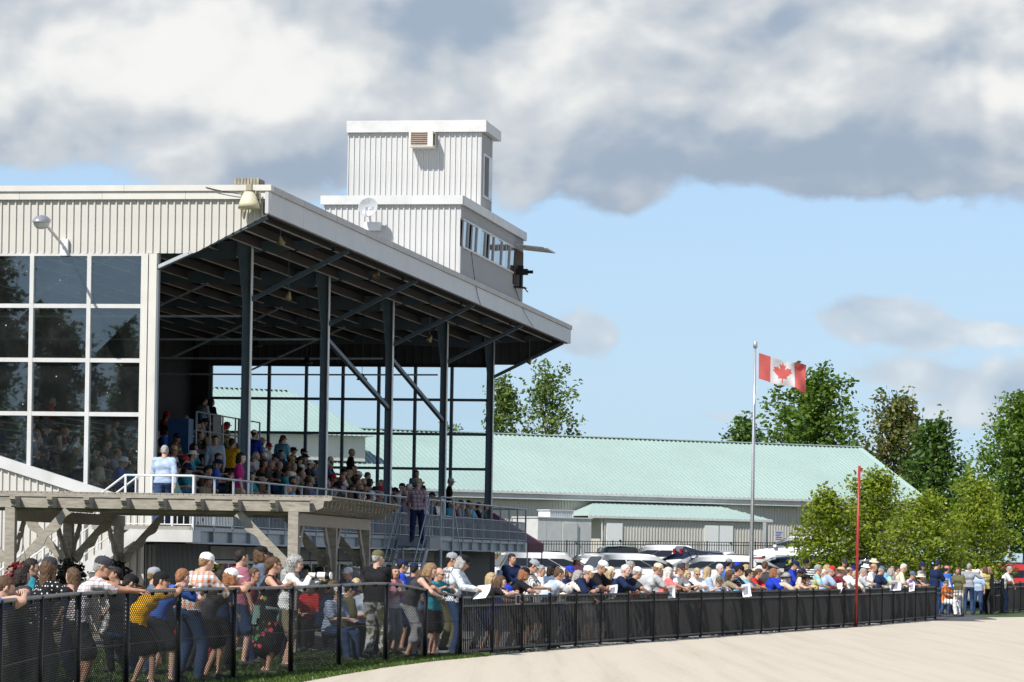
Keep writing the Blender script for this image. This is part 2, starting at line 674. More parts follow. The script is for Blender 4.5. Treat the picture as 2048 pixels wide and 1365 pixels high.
def leaf_mat(name, dark, lite, alt, trans=.35):
    if name in _mats:
        return _mats[name]
    m = bpy.data.materials.new(name)
    m.use_nodes = True
    nt = m.node_tree
    nt.nodes.clear()
    N, L = nt.nodes.new, nt.links.new
    g = N('ShaderNodeNewGeometry')
    cr = N('ShaderNodeValToRGB')
    e = cr.color_ramp.elements
    e[0].position, e[0].color = 0.0, (*dark, 1)
    e[1].position, e[1].color = 1.0, (*alt, 1)
    q = e.new(.55)
    q.color = (*lite, 1)
    q = e.new(.88)
    q.color = (*lite, 1)
    L(g.outputs['Random Per Island'], cr.inputs[0])
    d = N('ShaderNodeBsdfPrincipled')
    L(cr.outputs[0], d.inputs['Base Color'])
    d.inputs['Roughness'].default_value = .45
    d.inputs['Specular IOR Level'].default_value = .35
    t = N('ShaderNodeBsdfTranslucent')
    L(cr.outputs[0], t.inputs[0])
    mx = N('ShaderNodeMixShader')
    mx.inputs[0].default_value = trans
    L(d.outputs[0], mx.inputs[1])
    L(t.outputs[0], mx.inputs[2])
    o = N('ShaderNodeOutputMaterial')
    L(mx.outputs[0], o.inputs[0])
    _mats[name] = m
    return m


M_GRASS = leaf_mat('grass_blades', (.035, .07, .010), (.08, .14, .02), (.22, .21, .07), .3)


def verge(r):
    y = 40 + 16.5 * r.random()
    e = [p for p in tr if p[1] >= y][0]
    i = tr.index(e)
    a = tr[i - 1]
    xe = a[0] + (e[0] - a[0]) * (y - a[1]) / (e[1] - a[1])
    return xe + .10 - abs(r.gauss(0, .55)), y


grass_patch('grass_verge', 'strip of short green grass between chain link fence and track', verge, 16000, .02, .07, 5, M_GRASS)


def lawn_in(r):
    y = 42 + 16 * r.random()
    return fence_x(y) - .2 - 6.5 * r.random(), y


grass_patch('grass_lawn', 'short lawn grass among the picnic spectators behind the chain link fence', lawn_in, 14000, .015, .045, 6, M_GRASS)
bank = lambda r: (lambda y: (fence_x(y) - 1 - 20 * r.random(), y))(128 + 40 * r.random())

# ------------------------------------------------------------------ grandstand
GS = thing('grandstand', 'open covered grandstand with glazed end wall and rooftop booths', 'grandstand', (OX, OY, 0), -AN)
LEN = 39.5
BAY = 7.9
BACK = -10.4
PITCH = .1615


def cladding(parent, origin, ux, out, x0, x1, zlo, zhi, m, pitch=PITCH, rib=.038, ribw=.034, name='cladding_panel', single=False):
    """ribbed sheets side by side: origin + ux*x, ribs standing out along out; zlo/zhi are functions of x. One object per sheet (or one mesh when single)."""
    origin, ux, out = Vector(origin), Vector(ux), Vector(out)
    n = max(1, round((x1 - x0) / pitch))
    p = (x1 - x0) / n
    big = MB()
    shared = {}
    for i in range(n):
        a, b = x0 + i * p, x0 + (i + 1) * p
        prof = [(0, 0), (.004, rib), (ribw, rib), (ribw + .006, 0), (p, 0)]
        mb_ = big if single else MB()
        key = (round(zlo(a), 3), round(zlo(b), 3), round(zhi(a), 3), round(zhi(b), 3))
        base = origin + ux * a
        V, Q = [], []
        for q, d in prof:
            for zf in (zlo, zhi):
                pt = ux * q + out * d
                if single:
                    pt = pt + base
                V.append((pt.x, pt.y, zf(a + q)))
        for k in range(len(prof) - 1):
            Q.append((2 * k, 2 * k + 2, 2 * k + 3, 2 * k + 1))
        if single:
            mb_._add(V, Q)
            continue
        if key not in shared:
            mb_._add(V, Q)
            shared[key] = mb_.mesh(name, m)
        o = link(name, shared[key], parent)
        o.location = (base.x, base.y, 0)
    if single:
        return big.build(name, m, parent)


K = lambda z: (lambda x: z)
# --- end wall towards the camera (plane s = 0; x' = w to the right)
gable = MB().box(-10.4, .90, .03, .12, 8.16, 9.30).prism([(.90, 8.16), (2.52, 9.0), (2.52, 9.30), (.90, 9.30)], lambda a, b, d: (a, d, b), .03, .12).build('gable_wall', M_DARK, GS)
cladding(gable, (0, 0, 0), (1, 0, 0), (0, -1, 0), -10.4, 2.56, lambda x: 8.16 if x < .92 else 8.16 + (x - .92) * .512, K(9.315), M_BEIGE)
mb = MB()
for i in range(7):
    mb.box(-10.4 + i * 1.856, -10.4 + (i + 1) * 1.856 - .006, -.09, .10, 9.315, 9.485)
mb.build('end_fascia', M_TRIMB, GS)
mb = MB()
for i in range(4):
    mb.box(-10.4 + i * 3.26, -10.4 + (i + 1) * 3.26 - .006, -.13, .10, 9.487, 9.612)
mb.build('roof_edge_strip', M_TRIMB, GS)
# --- roof
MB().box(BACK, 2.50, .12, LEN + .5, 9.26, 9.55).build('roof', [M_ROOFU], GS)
mb = MB()
for i in range(int(LEN / .3)):
    mb.box(BACK + .1, 2.45, .2 + i * .3, .2 + i * .3 + .10, 9.215, 9.262)
mb.build('roof_deck_rib', M_ROOFU, GS, kind='stuff')
mb = MB()
mb.box(BACK, 2.50, .12, LEN + .5, 9.552, 9.575)
mb.build('roof_membrane', mat('roof_membrane', (.35, .35, .34), .8, var=.2), GS)
n = 13
sgl = (LEN + .9) / n
f1 = MB().box(2.50, 2.575, -.09, sgl - .10, 9.005, 9.47).mesh('fascia_panel', M_FASC)
f2 = MB().box(2.50, 2.62, -.09, sgl - .10, 9.472, 9.61).mesh('fascia_cap', mat('fascia_cap', (.42, .415, .40), .5, var=.1, scale=2, dirt=.3))
for i in range(n):
    for nm, me in (('fascia_panel', f1), ('fascia_cap', f2)):
        o = link(nm, me, GS)
        o.location = (0, i * sgl - .02, 0)
MB().box(2.42, 2.50, 0, LEN + .6, 8.985, 9.26).build('fascia_soffit', M_ROOFU, GS)
# gutter and strut, lit end painted pale, under the gable
MB().beam((-.05, .06, 7.78), (2.50, .06, 8.94), .09, .09).build('gable_strut', M_STEEL, GS)
MB().beam((-.03, .0, 7.80), (.86, .0, 8.19), .05, .07).build('strut_lit_end', M_STEELL, GS)  # sunlit lower end of the strut, its light painted as paler steel
# --- frames
for k in range(0, 6):
    s = k * BAY + (.18 if k == 0 else 0)
    mb = MB()
    mb.box(.078, .098, s - .095, s + .095, .0, 9.2)                      # front flange
    for (wa, za, wb, zb_) in ((-.098, 0.0, -.098, 7.7), (-.098, 7.7, -.26, 9.2)):
        mb._add([(wa, s - .095, za), (wa + .02, s - .095, za), (wa + .02, s + .095, za), (wa, s + .095, za), (wb, s - .095, zb_), (wb + .02, s - .095, zb_), (wb + .02, s + .095, zb_), (wb, s + .095, zb_)], [(0, 1, 5, 4), (1, 2, 6, 5), (2, 3, 7, 6), (3, 0, 4, 7)])
    mb.prism([(-.09, 0), (.09, 0), (.09, 9.2), (-.25, 9.2), (-.09, 7.7)], lambda a, b, d: (a, d, b), s - .01, s + .01)
    col = mb.build('column', mat('column_steel', (.13, .185, .225), .5, var=.12, scale=3), GS)
    if k:
        MB().box(.10, .118, s - .12, s + .05, 2.3, 9.2).build('downpipe', M_RAILW, col)
    if k:
        MB().beam((.10, s, 7.82), (2.45, s, 8.98), .10, .10).build('canopy_strut', M_STEEL, GS)
    # tapered rafter to the back wall
    MB().prism([(-.3, 9.22), (-.3, 8.78), (-4, 8.92), (-10.3, 8.85), (-10.3, 9.22)], lambda a, b, d: (a, d, b), s - .02, s + .02).box(-10.3, -.3, s - .1, s + .1, 9.19, 9.21).build('rafter', M_STEEL, GS)
    MB().prism([(.15, 9.22), (.15, 8.95), (2.45, 9.1), (2.45, 9.22)], lambda a, b, d: (a, d, b), s - .02, s + .02).build('canopy_rafter', M_STEEL, GS)
    if 0 < k < 5:
        MB().beam((-3.6, s, 7.4), (-.2, s, 7.42), .05, .05).beam((-9.9, s, 7.38), (-3.6, s, 7.4), .05, .05).beam((-6.5, s, 7.4), (-3.2, s, 8.9), .05, .05).build('tie_rod', M_RAILB, GS)
for w in (2.05, 1.15, .35, -.75, -1.75, -2.75, -3.75, -4.75, -5.75, -6.75, -7.75, -8.75, -9.7):
    for k in range(5):
        a, b = k * BAY + .16, (k + 1) * BAY - .16
        MB().box(w - .012, w + .012, a, b, 9.0, 9.215).build('purlin', M_PURL_SHADED, GS)
        MB().box(w - .012, w + .045, a, b, 8.985, 8.998).build('purlin_flange', M_PURL_LIT, GS)
for k in (2, 3):
    MB().beam((0, k * BAY + .1, 7.45), (0, (k + 1) * BAY - .1, 6.0), .11, .11).build('cross_brace', M_STEEL, GS)
# --- glazed end wall near the camera
MULL = [-.19 - .0, -1.40, -2.69, -3.97, -5.25, -6.53, -7.81, -9.09, -10.36]
BARS = [8.155, 7.02, 5.85, 4.69, 3.52]
sill = lambda w: 2.745 - .296 * w
ww = MB().box(-10.4, -.19, -.03, .06, 8.10, 8.157).build('window_wall', M_TRIMW, GS)
for w in MULL:
    MB().box(w - .045, w + .045, -.05, .09, sill(w) + .02, 8.10).build('mullion', M_TRIMW, ww)
for z in BARS[1:]:
    wmax = min(-.19, (2.745 - z) / .296) if z < 4.5 else -.19
    ws = [q for q in MULL if q <= wmax + .01]
    for a, b in zip(ws[1:], ws):
        MB().box(a + .047, b - .047, -.045, .08, z - .045, z + .045).build('transom', M_TRIMW, ww)
for a, b in zip(MULL[1:], MULL):
    zz = BARS + [0]
    for z1, z0 in zip(zz, zz[1:]):
        lo0, lo1 = max(z0, sill(a)), max(z0, sill(b))
        if max(z1 - lo0, z1 - lo1) < .12:
            continue
        lo0, lo1 = min(lo0, z1), min(lo1, z1)
        g = random.Random(int(a * 100 + z1 * 1000))
        e1, e2 = g.uniform(-.004, .004), g.uniform(-.004, .004)
        MB()._add([(a, .02 + e1, lo0), (b, .02 + e2, lo1), (b, .02, z1), (a, .02 + e1, z1)], [(0, 1, 2, 3)]).build('pane', M_GLASS, ww)
MB().prism([(-10.4, sill(-10.4) - .22), (-.19, sill(-.19) - .22), (-.19, sill(-.19) + .03), (-10.4, sill(-10.4) + .03)], lambda a, b, d: (a, d, b), -.09, .12).build('raked_sill', M_TRIMW, ww)
lw = MB().prism([(-10.4, 0), (-.1, 0), (-.1, sill(-.1) - .25), (-10.4, sill(-10.4) - .25)], lambda a, b, d: (a, d, b), .0, .14).build('end_wall', M_DARK, GS)
cladding(lw, (0, -.004, 0), (1, 0, 0), (0, -1, 0), -10.4, -.1, K(.02), lambda x: sill(x) - .225, M_BEIGE)
mb = MB().box(-.19, -.07, -.10, .05, 2.3, 8.15).box(-.055, .115, -.07, .09, 2.3, 8.15)
mb.build('corner_trim', M_TRIMB, GS)
# --- far end wall: open grid of mullions with clear panes and dark gable
fw = MB().box(-10.0, .05, LEN + .05, LEN + .15, 8.14, 8.24).build('far_window_wall', M_BLKFR, GS)
FM = [-.10, -1.35, -2.61, -3.87, -5.12, -6.40, -7.70, -9.75]
for w in FM:
    MB().box(w - .05, w + .05, LEN + .04, LEN + .16, 2.3, 8.14).build('mullion', M_STEEL, fw)
for z in (7.04, 5.88, 4.71, 3.5):
    for a, b in zip(FM[1:], FM):
        MB().box(a + .052, b - .052, LEN + .05, LEN + .15, z - .045, z + .045).build('transom', M_STEEL, fw)
for a, b in zip(FM[1:], FM):
    for z1, z0 in zip((8.14, 7.04, 5.88, 4.71, 3.5), (7.04, 5.88, 4.71, 3.5, 2.3)):
        MB().quad((a, LEN + .1, z0), (b, LEN + .1, z0), (b, LEN + .1, z1), (a, LEN + .1, z1)).build('pane', M_CLEAR, fw)
fg = MB().prism([(BACK, 8.24), (.9, 8.24), (2.5, 9.0), (2.5, 9.26), (BACK, 9.26)], lambda a, b, d: (a, d, b), LEN + .10, LEN + .2).build('far_gable', M_DARK, GS)
cladding(fg, (0, LEN + .098, 0), (1, 0, 0), (0, -1, 0), -10.2, 2.45, lambda x: 8.25 if x < .9 else 8.25 + (x - .9) * .49, K(9.2), mat('gable_inside', (.05, .052, .055), .6), pitch=.30, name='gable_sheet')
# --- back wall
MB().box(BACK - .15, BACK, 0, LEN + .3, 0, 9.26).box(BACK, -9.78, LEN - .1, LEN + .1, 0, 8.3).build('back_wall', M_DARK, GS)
# --- tiers and benches
for k in range(10):
    w1 = -.9 - .95 * k
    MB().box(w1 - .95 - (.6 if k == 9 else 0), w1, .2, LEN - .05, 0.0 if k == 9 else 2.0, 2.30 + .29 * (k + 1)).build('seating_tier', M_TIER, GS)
    MB().box(w1 - .62, w1 - .30, .4, LEN - .3, 2.30 + .29 * (k + 1) + .40, 2.30 + .29 * (k + 1) + .44).build('bench', M_BENCH, GS)
MB().box(-.12, .22, 18.0, LEN - .4, 2.70, 2.74).box(-.1, .2, 18.2, 18.3, 2.3, 2.7).box(-.1, .2, 28, 28.1, 2.3, 2.7).box(-.1, .2, LEN - .6, LEN - .5, 2.3, 2.7).build('deck_bench', M_BENCH, GS)
# --- deck
DW = 1.3
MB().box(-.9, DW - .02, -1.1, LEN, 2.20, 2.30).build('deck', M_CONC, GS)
db = MB().box(DW - .05, DW, -1.1, LEN, 2.20, 2.28).box(DW - .14, DW + .02, -1.1, LEN, 1.93, 1.965).box(DW - .10, DW - .085, -1.0, LEN, 1.965, 2.20).build('deck_edge_beam', M_RAILB, GS)
PSP = 1.55
NP = 27
POSTS = [-.95 + PSP * i for i in range(NP) if -.95 + PSP * i < LEN]
pl_me = MB().box(-.085, .0, -.012, .012, 1.965, 2.20).mesh('stiffener_plate', M_RAILB)
for s in POSTS:
    o = link('stiffener_plate', pl_me, GS)
    o.location = (DW, s, 0)
MB().box(0.02, DW - .02, -1.16, -1.10, 1.96, 2.215).box(DW - .02, DW + .03, -1.16, -.55, 1.96, 2.215).build('landing_edge', M_TRIMW, GS)
MB().box(DW - .1, DW + .04, LEN - .35, LEN + .02, 1.93, 2.26).build('deck_end_plate', M_TRIMB, GS)
# near railing posts are white, the shaded length reads galvanised: one paint, with that shade put into a greyer colour
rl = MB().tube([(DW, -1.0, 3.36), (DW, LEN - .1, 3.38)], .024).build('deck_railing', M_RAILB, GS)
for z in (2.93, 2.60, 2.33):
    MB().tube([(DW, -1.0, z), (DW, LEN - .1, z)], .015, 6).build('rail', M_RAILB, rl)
MB().tube([(DW, LEN - .1, 3.38), (-.1, LEN - .1, 3.38)], .024).tube([(DW, LEN - .1, 2.93), (-.1, LEN - .1, 2.93)], .015).tube([(DW, LEN - .1, 2.33), (-.1, LEN - .1, 2.33)], .015).build('rail', M_RAILB, rl)
p_me = MB().box(-.022, .022, -.022, .022, 2.22, 3.36).mesh('railing_post', M_RAILB)
for s in POSTS + [LEN - .1]:
    o = link('railing_post', p_me, rl)
    o.location = (DW, s, 0)
mb = MB()
s = -.9
while s < LEN - .15:
    mb.box(DW - .008, DW + .008, s - .008, s + .008, 2.33, 2.93)
    s += .125
mb.build('baluster', M_RAILB, rl, kind='stuff')
# landing rail towards the camera and the flight down along the end wall
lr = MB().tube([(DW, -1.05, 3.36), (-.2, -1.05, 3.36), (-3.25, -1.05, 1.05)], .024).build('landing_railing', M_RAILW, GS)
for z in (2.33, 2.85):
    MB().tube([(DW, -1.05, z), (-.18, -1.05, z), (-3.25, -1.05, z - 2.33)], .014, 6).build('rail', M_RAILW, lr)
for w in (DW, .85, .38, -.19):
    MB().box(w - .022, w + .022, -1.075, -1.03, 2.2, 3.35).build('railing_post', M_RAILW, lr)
for i in range(1, 6):
    w = -.19 - i * .60
    z = 3.36 - (i * .60) * .757
    MB().box(w - .018, w + .018, -1.068, -1.032, z - 1.15, z).build('railing_post', M_RAILW, lr)
for i in range(9):
    w = .05 + (i + .5) * .14
    MB().box(w - .009, w + .009, -1.06, -1.04, 2.33, 2.84).build('baluster', M_RAILW, lr)
lr2 = MB().tube([(-.2, -.12, 3.36), (-3.25, -.12, 1.05)], .02).build('wall_handrail', M_RAILW, GS)
for i in range(0, 6):
    w = -.25 - i * .58
    z = 3.36 - (i * .58) * .757
    MB().box(w - .015, w + .015, -.135, -.105, z - 1.1, z).build('railing_post', M_RAILW, lr2)
fl = MB().prism([(.02, 2.22), (.02, 1.95), (-2.75, 0.0), (-3.10, 0.0), (-.05, 2.22)], lambda a, b, d: (a, d, b), -1.13, -1.09).build('stair_flight', M_TRIMW, GS)
MB().prism([(.02, 2.22), (.02, 1.95), (-2.75, 0.0), (-3.10, 0.0), (-.05, 2.22)], lambda a, b, d: (a, d, b), -.12, -.08).build('stringer', M_TRIMW, fl)
for i in range(12):
    MB().box(-.02 - i * .25 - .27, -.02 - i * .25, -1.09, -.12, 2.20 - (i + 1) * .182 - .03, 2.20 - (i + 1) * .182).build('tread', M_TRIMB, fl)
# --- wall under the deck
ud = MB().box(.05, .25, -.3, LEN, 0, 1.93).build('under_deck_wall', M_DARK, GS)
cladding(ud, (.252, 0, 0), (0, 1, 0), (1, 0, 0), -.3, 3.9, K(0), K(1.93), M_GALV, pitch=.10, rib=.02, ribw=.03, name='grey_sheet')
cladding(ud, (.252, 0, 0), (0, 1, 0), (1, 0, 0), 29.2, 38.5, K(0), K(1.93), M_GALV, pitch=.155, rib=.02, ribw=.04, name='grey_sheet')
MB().box(-.05, .02, -.32, -.28, 0, 1.93).build('corner_post', M_TRIMB, ud)
cladding(ud, (.05, -.302, 0), (1, 0, 0), (0, -1, 0), 0, .20, K(0), K(1.9), M_GALV, pitch=.1, name='grey_sheet')
for i in range(8):
    a = 3.95 + i * 3.15
    MB().box(.25, .30, a, a + 3.05, 1.60, 1.90).build('lintel_panel', M_CONC, ud)
    MB().box(.25, .315, a, a + 3.05, 1.50, 1.57).box(.25, .315, a, a + .12, 0, 1.5).box(.25, .315, a + 1.45, a + 1.55, 0, 1.5).build('shop_frame', M_TRIMB, ud)
    for q in (.14, 1.57):
        MB().quad((.28, a + q, .05), (.28, a + q + 1.3, .05), (.28, a + q + 1.3, 1.5), (.28, a + q, 1.5)).build('pane', M_PANE, ud)
# --- steel stair up to the deck, facing the camera
SS0, SS1, SW0, SW1 = 19.2, 20.9, DW + .03, 2.50
st = MB().box(SW0, SW1, SS0, SS1, 2.20, 2.28).box(SW0, SW1, SS0 - .03, SS0, 1.98, 2.24).build('stair_landing', M_RAILB, GS)
MB().box(SW1 - .28, SW1 + .03, SS0 - .05, SS0 - .02, 1.95, 2.27).build('end_plate', M_TRIMB, st)
for w in (SW0 + .03, SW1 - .32):
    MB().beam((w, SS0, 2.12), (w, SS0 - 2.35, .12), .03, .24).build('stringer', M_RAILB, st)
for i in range(11):
    s = SS0 - (i + .5) * .212
    MB().box(SW0 + .05, SW1 - .34, s - .12, s + .12, 2.25 - (i + 1) * .19 - .035, 2.25 - (i + 1) * .19).build('tread', M_RAILB, st)
for w in (SW0 + .03, SW1 - .32):
    MB().tube([(w, SS0 + .05, 2.2), (w, SS0 + .05, 3.32), (w, SS0 - 2.35, 1.20), (w, SS0 - 2.35, .1)], .021).tube([(w, SS0 + .05, 2.78), (w, SS0 - 2.35, .66)], .016).build('handrail', M_RAILB, st)
MB().tube([(SW1, SS0 + .05, 2.2), (SW1, SS0 + .05, 3.38), (SW1, SS1, 3.38), (SW1, SS1, 2.2)], .021).tube([(SW1, SS0 + .05, 2.8), (SW1, SS1, 2.8)], .015).tube([(SW0, SS1, 3.38), (SW1, SS1, 3.38)], .021).build('handrail', M_RAILB, st)
MB().tube([(SW1, SS1 - .03, 3.3), (SW1 + .45, SS1 + .4, .15)], .02).tube([(SW1, SS0 + .1, 2.2), (SW1, SS0 + .1, 0)], .04).tube([(SW1, SS1, 2.2), (SW1, SS1, 0)], .04).tube([(SW0 + .1, SS0 + .1, 2.2), (SW0 + .1, SS0 + .1, 0)], .04).build('support_leg', M_RAILB, st)
# --- mid-tier platform with rails
pf = MB().box(-6.6, -4.95, 21.0, 28.0, 4.55, 4.66).build('cross_platform', M_TIER, GS)
for z in (5.72, 5.2):
    MB().tube([(-4.95, 21.0, z), (-4.95, 28.0, z)], .022, 6).build('rail', M_RAILB, pf)
for i in range(6):
    MB().box(-4.97, -4.93, 21 + i * 1.4 - .02, 21 + i * 1.4 + .02, 4.6, 5.72).build('railing_post', M_RAILB, pf)
for i in (1, 3):
    MB().box(-4.99, -4.96, 21.4 + i * 1.4, 22.3 + i * 1.4, 4.75, 5.75).build('notice_panel', mat('dull_panel', (.12, .12, .115), .6), pf)
MB().box(-5.6, -5.0, 20.4, 20.9, 3.9, 5.5).build('blue_bin', mat('blue_bin', (.02, .08, .22), .5), pf)
# --- rooftop press box (flush with the front edge)
BX0, BX1, BS0, BS1 = -1.36, 2.55, 21.0, 31.1
pb = MB().box(BX0 + .03, BX1 - .03, BS0 + .03, BS1 - .03, 9.575, 11.60).build('press_box', M_DARK, GS)
cladding(pb, (0, BS0 + .028, 0), (1, 0, 0), (0, -1, 0), BX0, BX1 - .01, K(9.58), K(11.55), M_WHITE)
# side wall: ribbed below and above a long raked window band
WZ0, WZ1 = 10.42, 11.14
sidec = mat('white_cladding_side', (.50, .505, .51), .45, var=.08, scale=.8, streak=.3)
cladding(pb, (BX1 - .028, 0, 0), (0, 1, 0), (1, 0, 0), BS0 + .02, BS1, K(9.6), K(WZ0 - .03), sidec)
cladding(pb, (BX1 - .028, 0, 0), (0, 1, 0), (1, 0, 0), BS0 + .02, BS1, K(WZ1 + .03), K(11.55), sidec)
MB().box(BX0 - .08, BX1 + .07, BS0 - .09, BS0 + .05, 11.552, 11.80).box(BX0 - .08, BX1 + .07, BS0 + .052, BS1 + .1, 11.6, 11.78).build('parapet_cap', M_TRIMW, pb)
mb = MB()
for i in range(4):
    mb.box(BX1 + .0, BX1 + .08, BS0 + .056 + i * 2.53, BS0 + .05 + (i + 1) * 2.53, 11.552, 11.805)
mb.build('parapet_side', M_TRIMW, pb)
MB().box(BX1 - .03, BX1 + .05, BS0 + .2, 29.2, WZ1, WZ1 + .05).box(BX1 - .03, BX1 + .05, BS0 + .2, 29.2, WZ0 - .05, WZ0).build('window_rail', M_TRIMW, pb)
nw = 12
wl = (29.2 - BS0 - .3) / nw
for i in range(nw):
    a = BS0 + .3 + i * wl
    # raked sliding sashes: lower edge set back
    q = .02 if i % 2 else .0
    sash = MB().beam((BX1 + .03 + q, a, WZ1), (BX1 + .0 + q, a, WZ0), .05, .04).build('sash_post', M_TRIMW, pb)
    if i not in (1, 5):
        MB().quad((BX1 + q, a + .03, WZ0), (BX1 + q, a + wl - .03, WZ0), (BX1 + .03 + q, a + wl - .03, WZ1), (BX1 + .03 + q, a + .03, WZ1)).build('pane', mat('sky_pane', (.35, .40, .44), .04, .85, var=0) if i % 3 else M_PANE, pb)
# open camera bay at the far end, flap propped up
MB().box(BX1 - .02, BX1 + .03, 29.3, 30.9, WZ0 - .35, WZ1 + .02).build('camera_bay', mat('bay_dark', (.05, .035, .03), .8), pb)
MB().beam((BX1 + .08, 29.3, WZ1 + .12), (BX1 + 1.0, 29.3, WZ1 + .02), .05, .03).beam((BX1 + .08, 30.9, WZ1 + .12), (BX1 + 1.0, 30.9, WZ1 + .02), .05, .03).beam((BX1 + .08, 29.3, WZ1 + .12), (BX1 + .08, 30.9, WZ1 + .12), .05, .03).beam((BX1 + 1.0, 29.3, WZ1 + .02), (BX1 + 1.0, 30.9, WZ1 + .02), .05, .03).build('flap_frame', M_TRIMW, pb)
MB().quad((BX1 + .08, 29.3, WZ1 + .13), (BX1 + 1.0, 29.3, WZ1 + .03), (BX1 + 1.0, 30.9, WZ1 + .03), (BX1 + .08, 30.9, WZ1 + .13)).build('flap_panel', mat('flap_panel', (.5, .48, .42), .5), pb)
MB().beam((BX1 - .02, 29.6, WZ0 - .42), (BX1 + .35, 29.6, WZ0 - .45), .35, .04).beam((BX1 + .3, 29.6, WZ0 - .45), (BX1 + .42, 29.6, WZ0 - .58), .04, .03).build('camera_shelf', M_BLACK, pb)
# --- announcer tower on the press box
TX0, TX1, TS0, TS1 = -2.05, 2.0, 26.7, 28.6
tw = MB().box(TX0 + .03, TX1 - .03, TS0 + .03, TS1 - .03, 11.8, 14.4).build('announcer_tower', M_DARK, GS)
cladding(tw, (0, TS0 + .028, 0), (1, 0, 0), (0, -1, 0), TX0, TX1, K(11.8), K(14.33), M_WHITE)
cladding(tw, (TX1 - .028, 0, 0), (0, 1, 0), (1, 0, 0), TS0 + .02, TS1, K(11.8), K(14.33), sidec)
MB().box(TX0 - .02, TX1 + .16, TS0 - .10, TS0 + .10, 14.335, 14.68).box(TX0 - .02, TX1 + .16, TS0 + .102, TS1 + .45, 14.36, 14.66).build('parapet_cap', M_TRIMW, tw)
MB().box(TX1 + .0, TX1 + .04, TS0 + .25, TS0 + 1.65, 12.45, 13.75).build('window_frame', M_TRIMW, tw)
MB().box(TX1 + .035, TX1 + .05, TS0 + .45, TS0 + 1.0, 12.52, 13.68).build('pane', M_BLKFR, tw)
MB().box(TX1 + .035, TX1 + .05, TS0 + 1.05, TS0 + 1.6, 12.52, 13.68).build('pane', mat('sky_pane', (.35, .40, .44), .04, .85, var=0), tw)
MB().beam((TX0 - .05, TS0 + .4, 11.8), (TX0 + .25, TS0 + .4, 12.5), .2, .06).build('ladder_rail', M_TRIMW, tw)

# ------------------------------------------------------------------ things fixed to the stand
def gs_thing(name, label, cat, w, s, z, rz=0.0, group=None):
    return thing(name, label, cat, SW(w, s, z), -AN + rz, group)


ac = gs_thing('air_conditioner', 'beige window air conditioner with rusty grille high on the white tower', 'air conditioner', .28, TS0, 14.08)
MB().box(-.36, .36, -.52, .0, -.23, .23).build('casing', mat('ac_enamel', (.66, .64, .56), .5, var=.08, dirt=.3), ac)
MB().box(-.30, .20, -.528, -.518, -.19, .19).build('grille_back', mat('rusty_coil', (.13, .055, .035), .7, var=.4, scale=20), ac)
for i in range(7):
    MB().box(-.30, .20, -.535, -.529, -.185 + i * .058, -.172 + i * .058).build('grille_slat', mat('ac_slat', (.5, .46, .4), .5), ac)
MB().box(.361, .364, -.45, -.2, -.17, .17).build('side_vent', M_BLACK, ac)
dish = gs_thing('satellite_dish', 'round grey satellite dish with faint lettering on the white press box', 'satellite dish', .05, BS0 - .62, 11.42)
Md = Matrix.Rotation(rad(-80), 4, 'X') @ Matrix.Rotation(0, 4, 'Z')
Md = Matrix.Rotation(rad(78), 4, 'X')
MB().lathe([(.001, -.09), (.10, -.083), (.19, -.06), (.262, -.02), (.275, .0), (.262, -.005), (.18, -.045), (.08, -.07), (.001, -.078)], 28, Md).build('reflector', mat('dish_grey', (.40, .42, .44), .4, var=.05), dish, smooth=True)
MB().tube([(0, .06, -.1), (0, .35, -.38), (0, .58, -.52)], .03).box(-.18, .26, .35, .60, -.60, -.38).build('mount_bracket', M_RAILW, dish)
MB().tube([(0, -.05, -.28), (0, -.42, -.22)], .014).box(-.04, .04, -.48, -.38, -.26, -.13).build('feed_arm', M_RAILW, dish)


def lettering(txt, size, parent, M, m, name='lettering'):
    cu = bpy.data.curves.new(name, 'FONT')
    cu.body = txt
    cu.size = size
    cu.extrude = .002
    cu.resolution_u = 2
    cu.align_x = 'CENTER'
    ob = bpy.data.objects.new(name, cu)
    COL.objects.link(ob)
    dg = bpy.context.evaluated_depsgraph_get()
    me = bpy.data.meshes.new_from_object(ob.evaluated_get(dg))
    bpy.data.objects.remove(ob)
    me.transform(M)
    me.materials.clear()
    me.materials.append(m)
    return link(name, me, parent)


lettering('Bell', .17, dish, Matrix.Translation((-.04, -.10, .07)) @ Matrix.Rotation(rad(82), 4, 'X'), mat('faded_print', (.22, .23, .24), .5, var=0))

lamp = gs_thing('floodlight', 'beige bell shaped floodlight bracketed to the roof corner of the stand', 'floodlight', 2.20, -.30, 9.18)
MB().lathe([(.09, .26), (.15, .18), (.21, .02), (.235, -.10), (.22, -.09), (.18, .02), (.10, .14), (.001, .15)], 20).build('shade', mat('old_enamel', (.62, .58, .40), .45, var=.1, dirt=.25), lamp, smooth=True)
MB().box(-.14, .14, .05, .25, .22, .30).beam((-.2, .12, .27), (-.2, .28, -.25), .03, .03).beam((.2, .12, .27), (.2, .28, -.25), .03, .03).box(-.06, .06, -.06, .06, .28, .42).build('bracket', mat('old_bracket', (.33, .30, .2), .6, dirt=.3), lamp)
vb = gs_thing('roof_vent', 'weathered slatted wooden vent box on the roof above the floodlight', 'roof vent', 2.02, .35, 9.575)
for i in range(8):
    MB().box(-.28 + i * .07, -.28 + i * .07 + .055, -.2, -.17, .0, .22).build('slat', mat('grey_wood', (.30, .275, .215), .85, var=.25, scale=12), vb)
MB().box(-.28, .28, -.165, .25, 0, .2).build('box', mat('grey_wood2', (.25, .23, .18), .85, var=.25, scale=12), vb)
sl = gs_thing('wall_lamp', 'grey cobra head lamp on a diagonal arm over the stand windows', 'lamp', -1.96, -.05, 8.32)
MB().tube([(0, -.02, -.1), (0, -.10, .0), (.12, -1.7, .30)], .032).build('arm', M_RAILW, sl)
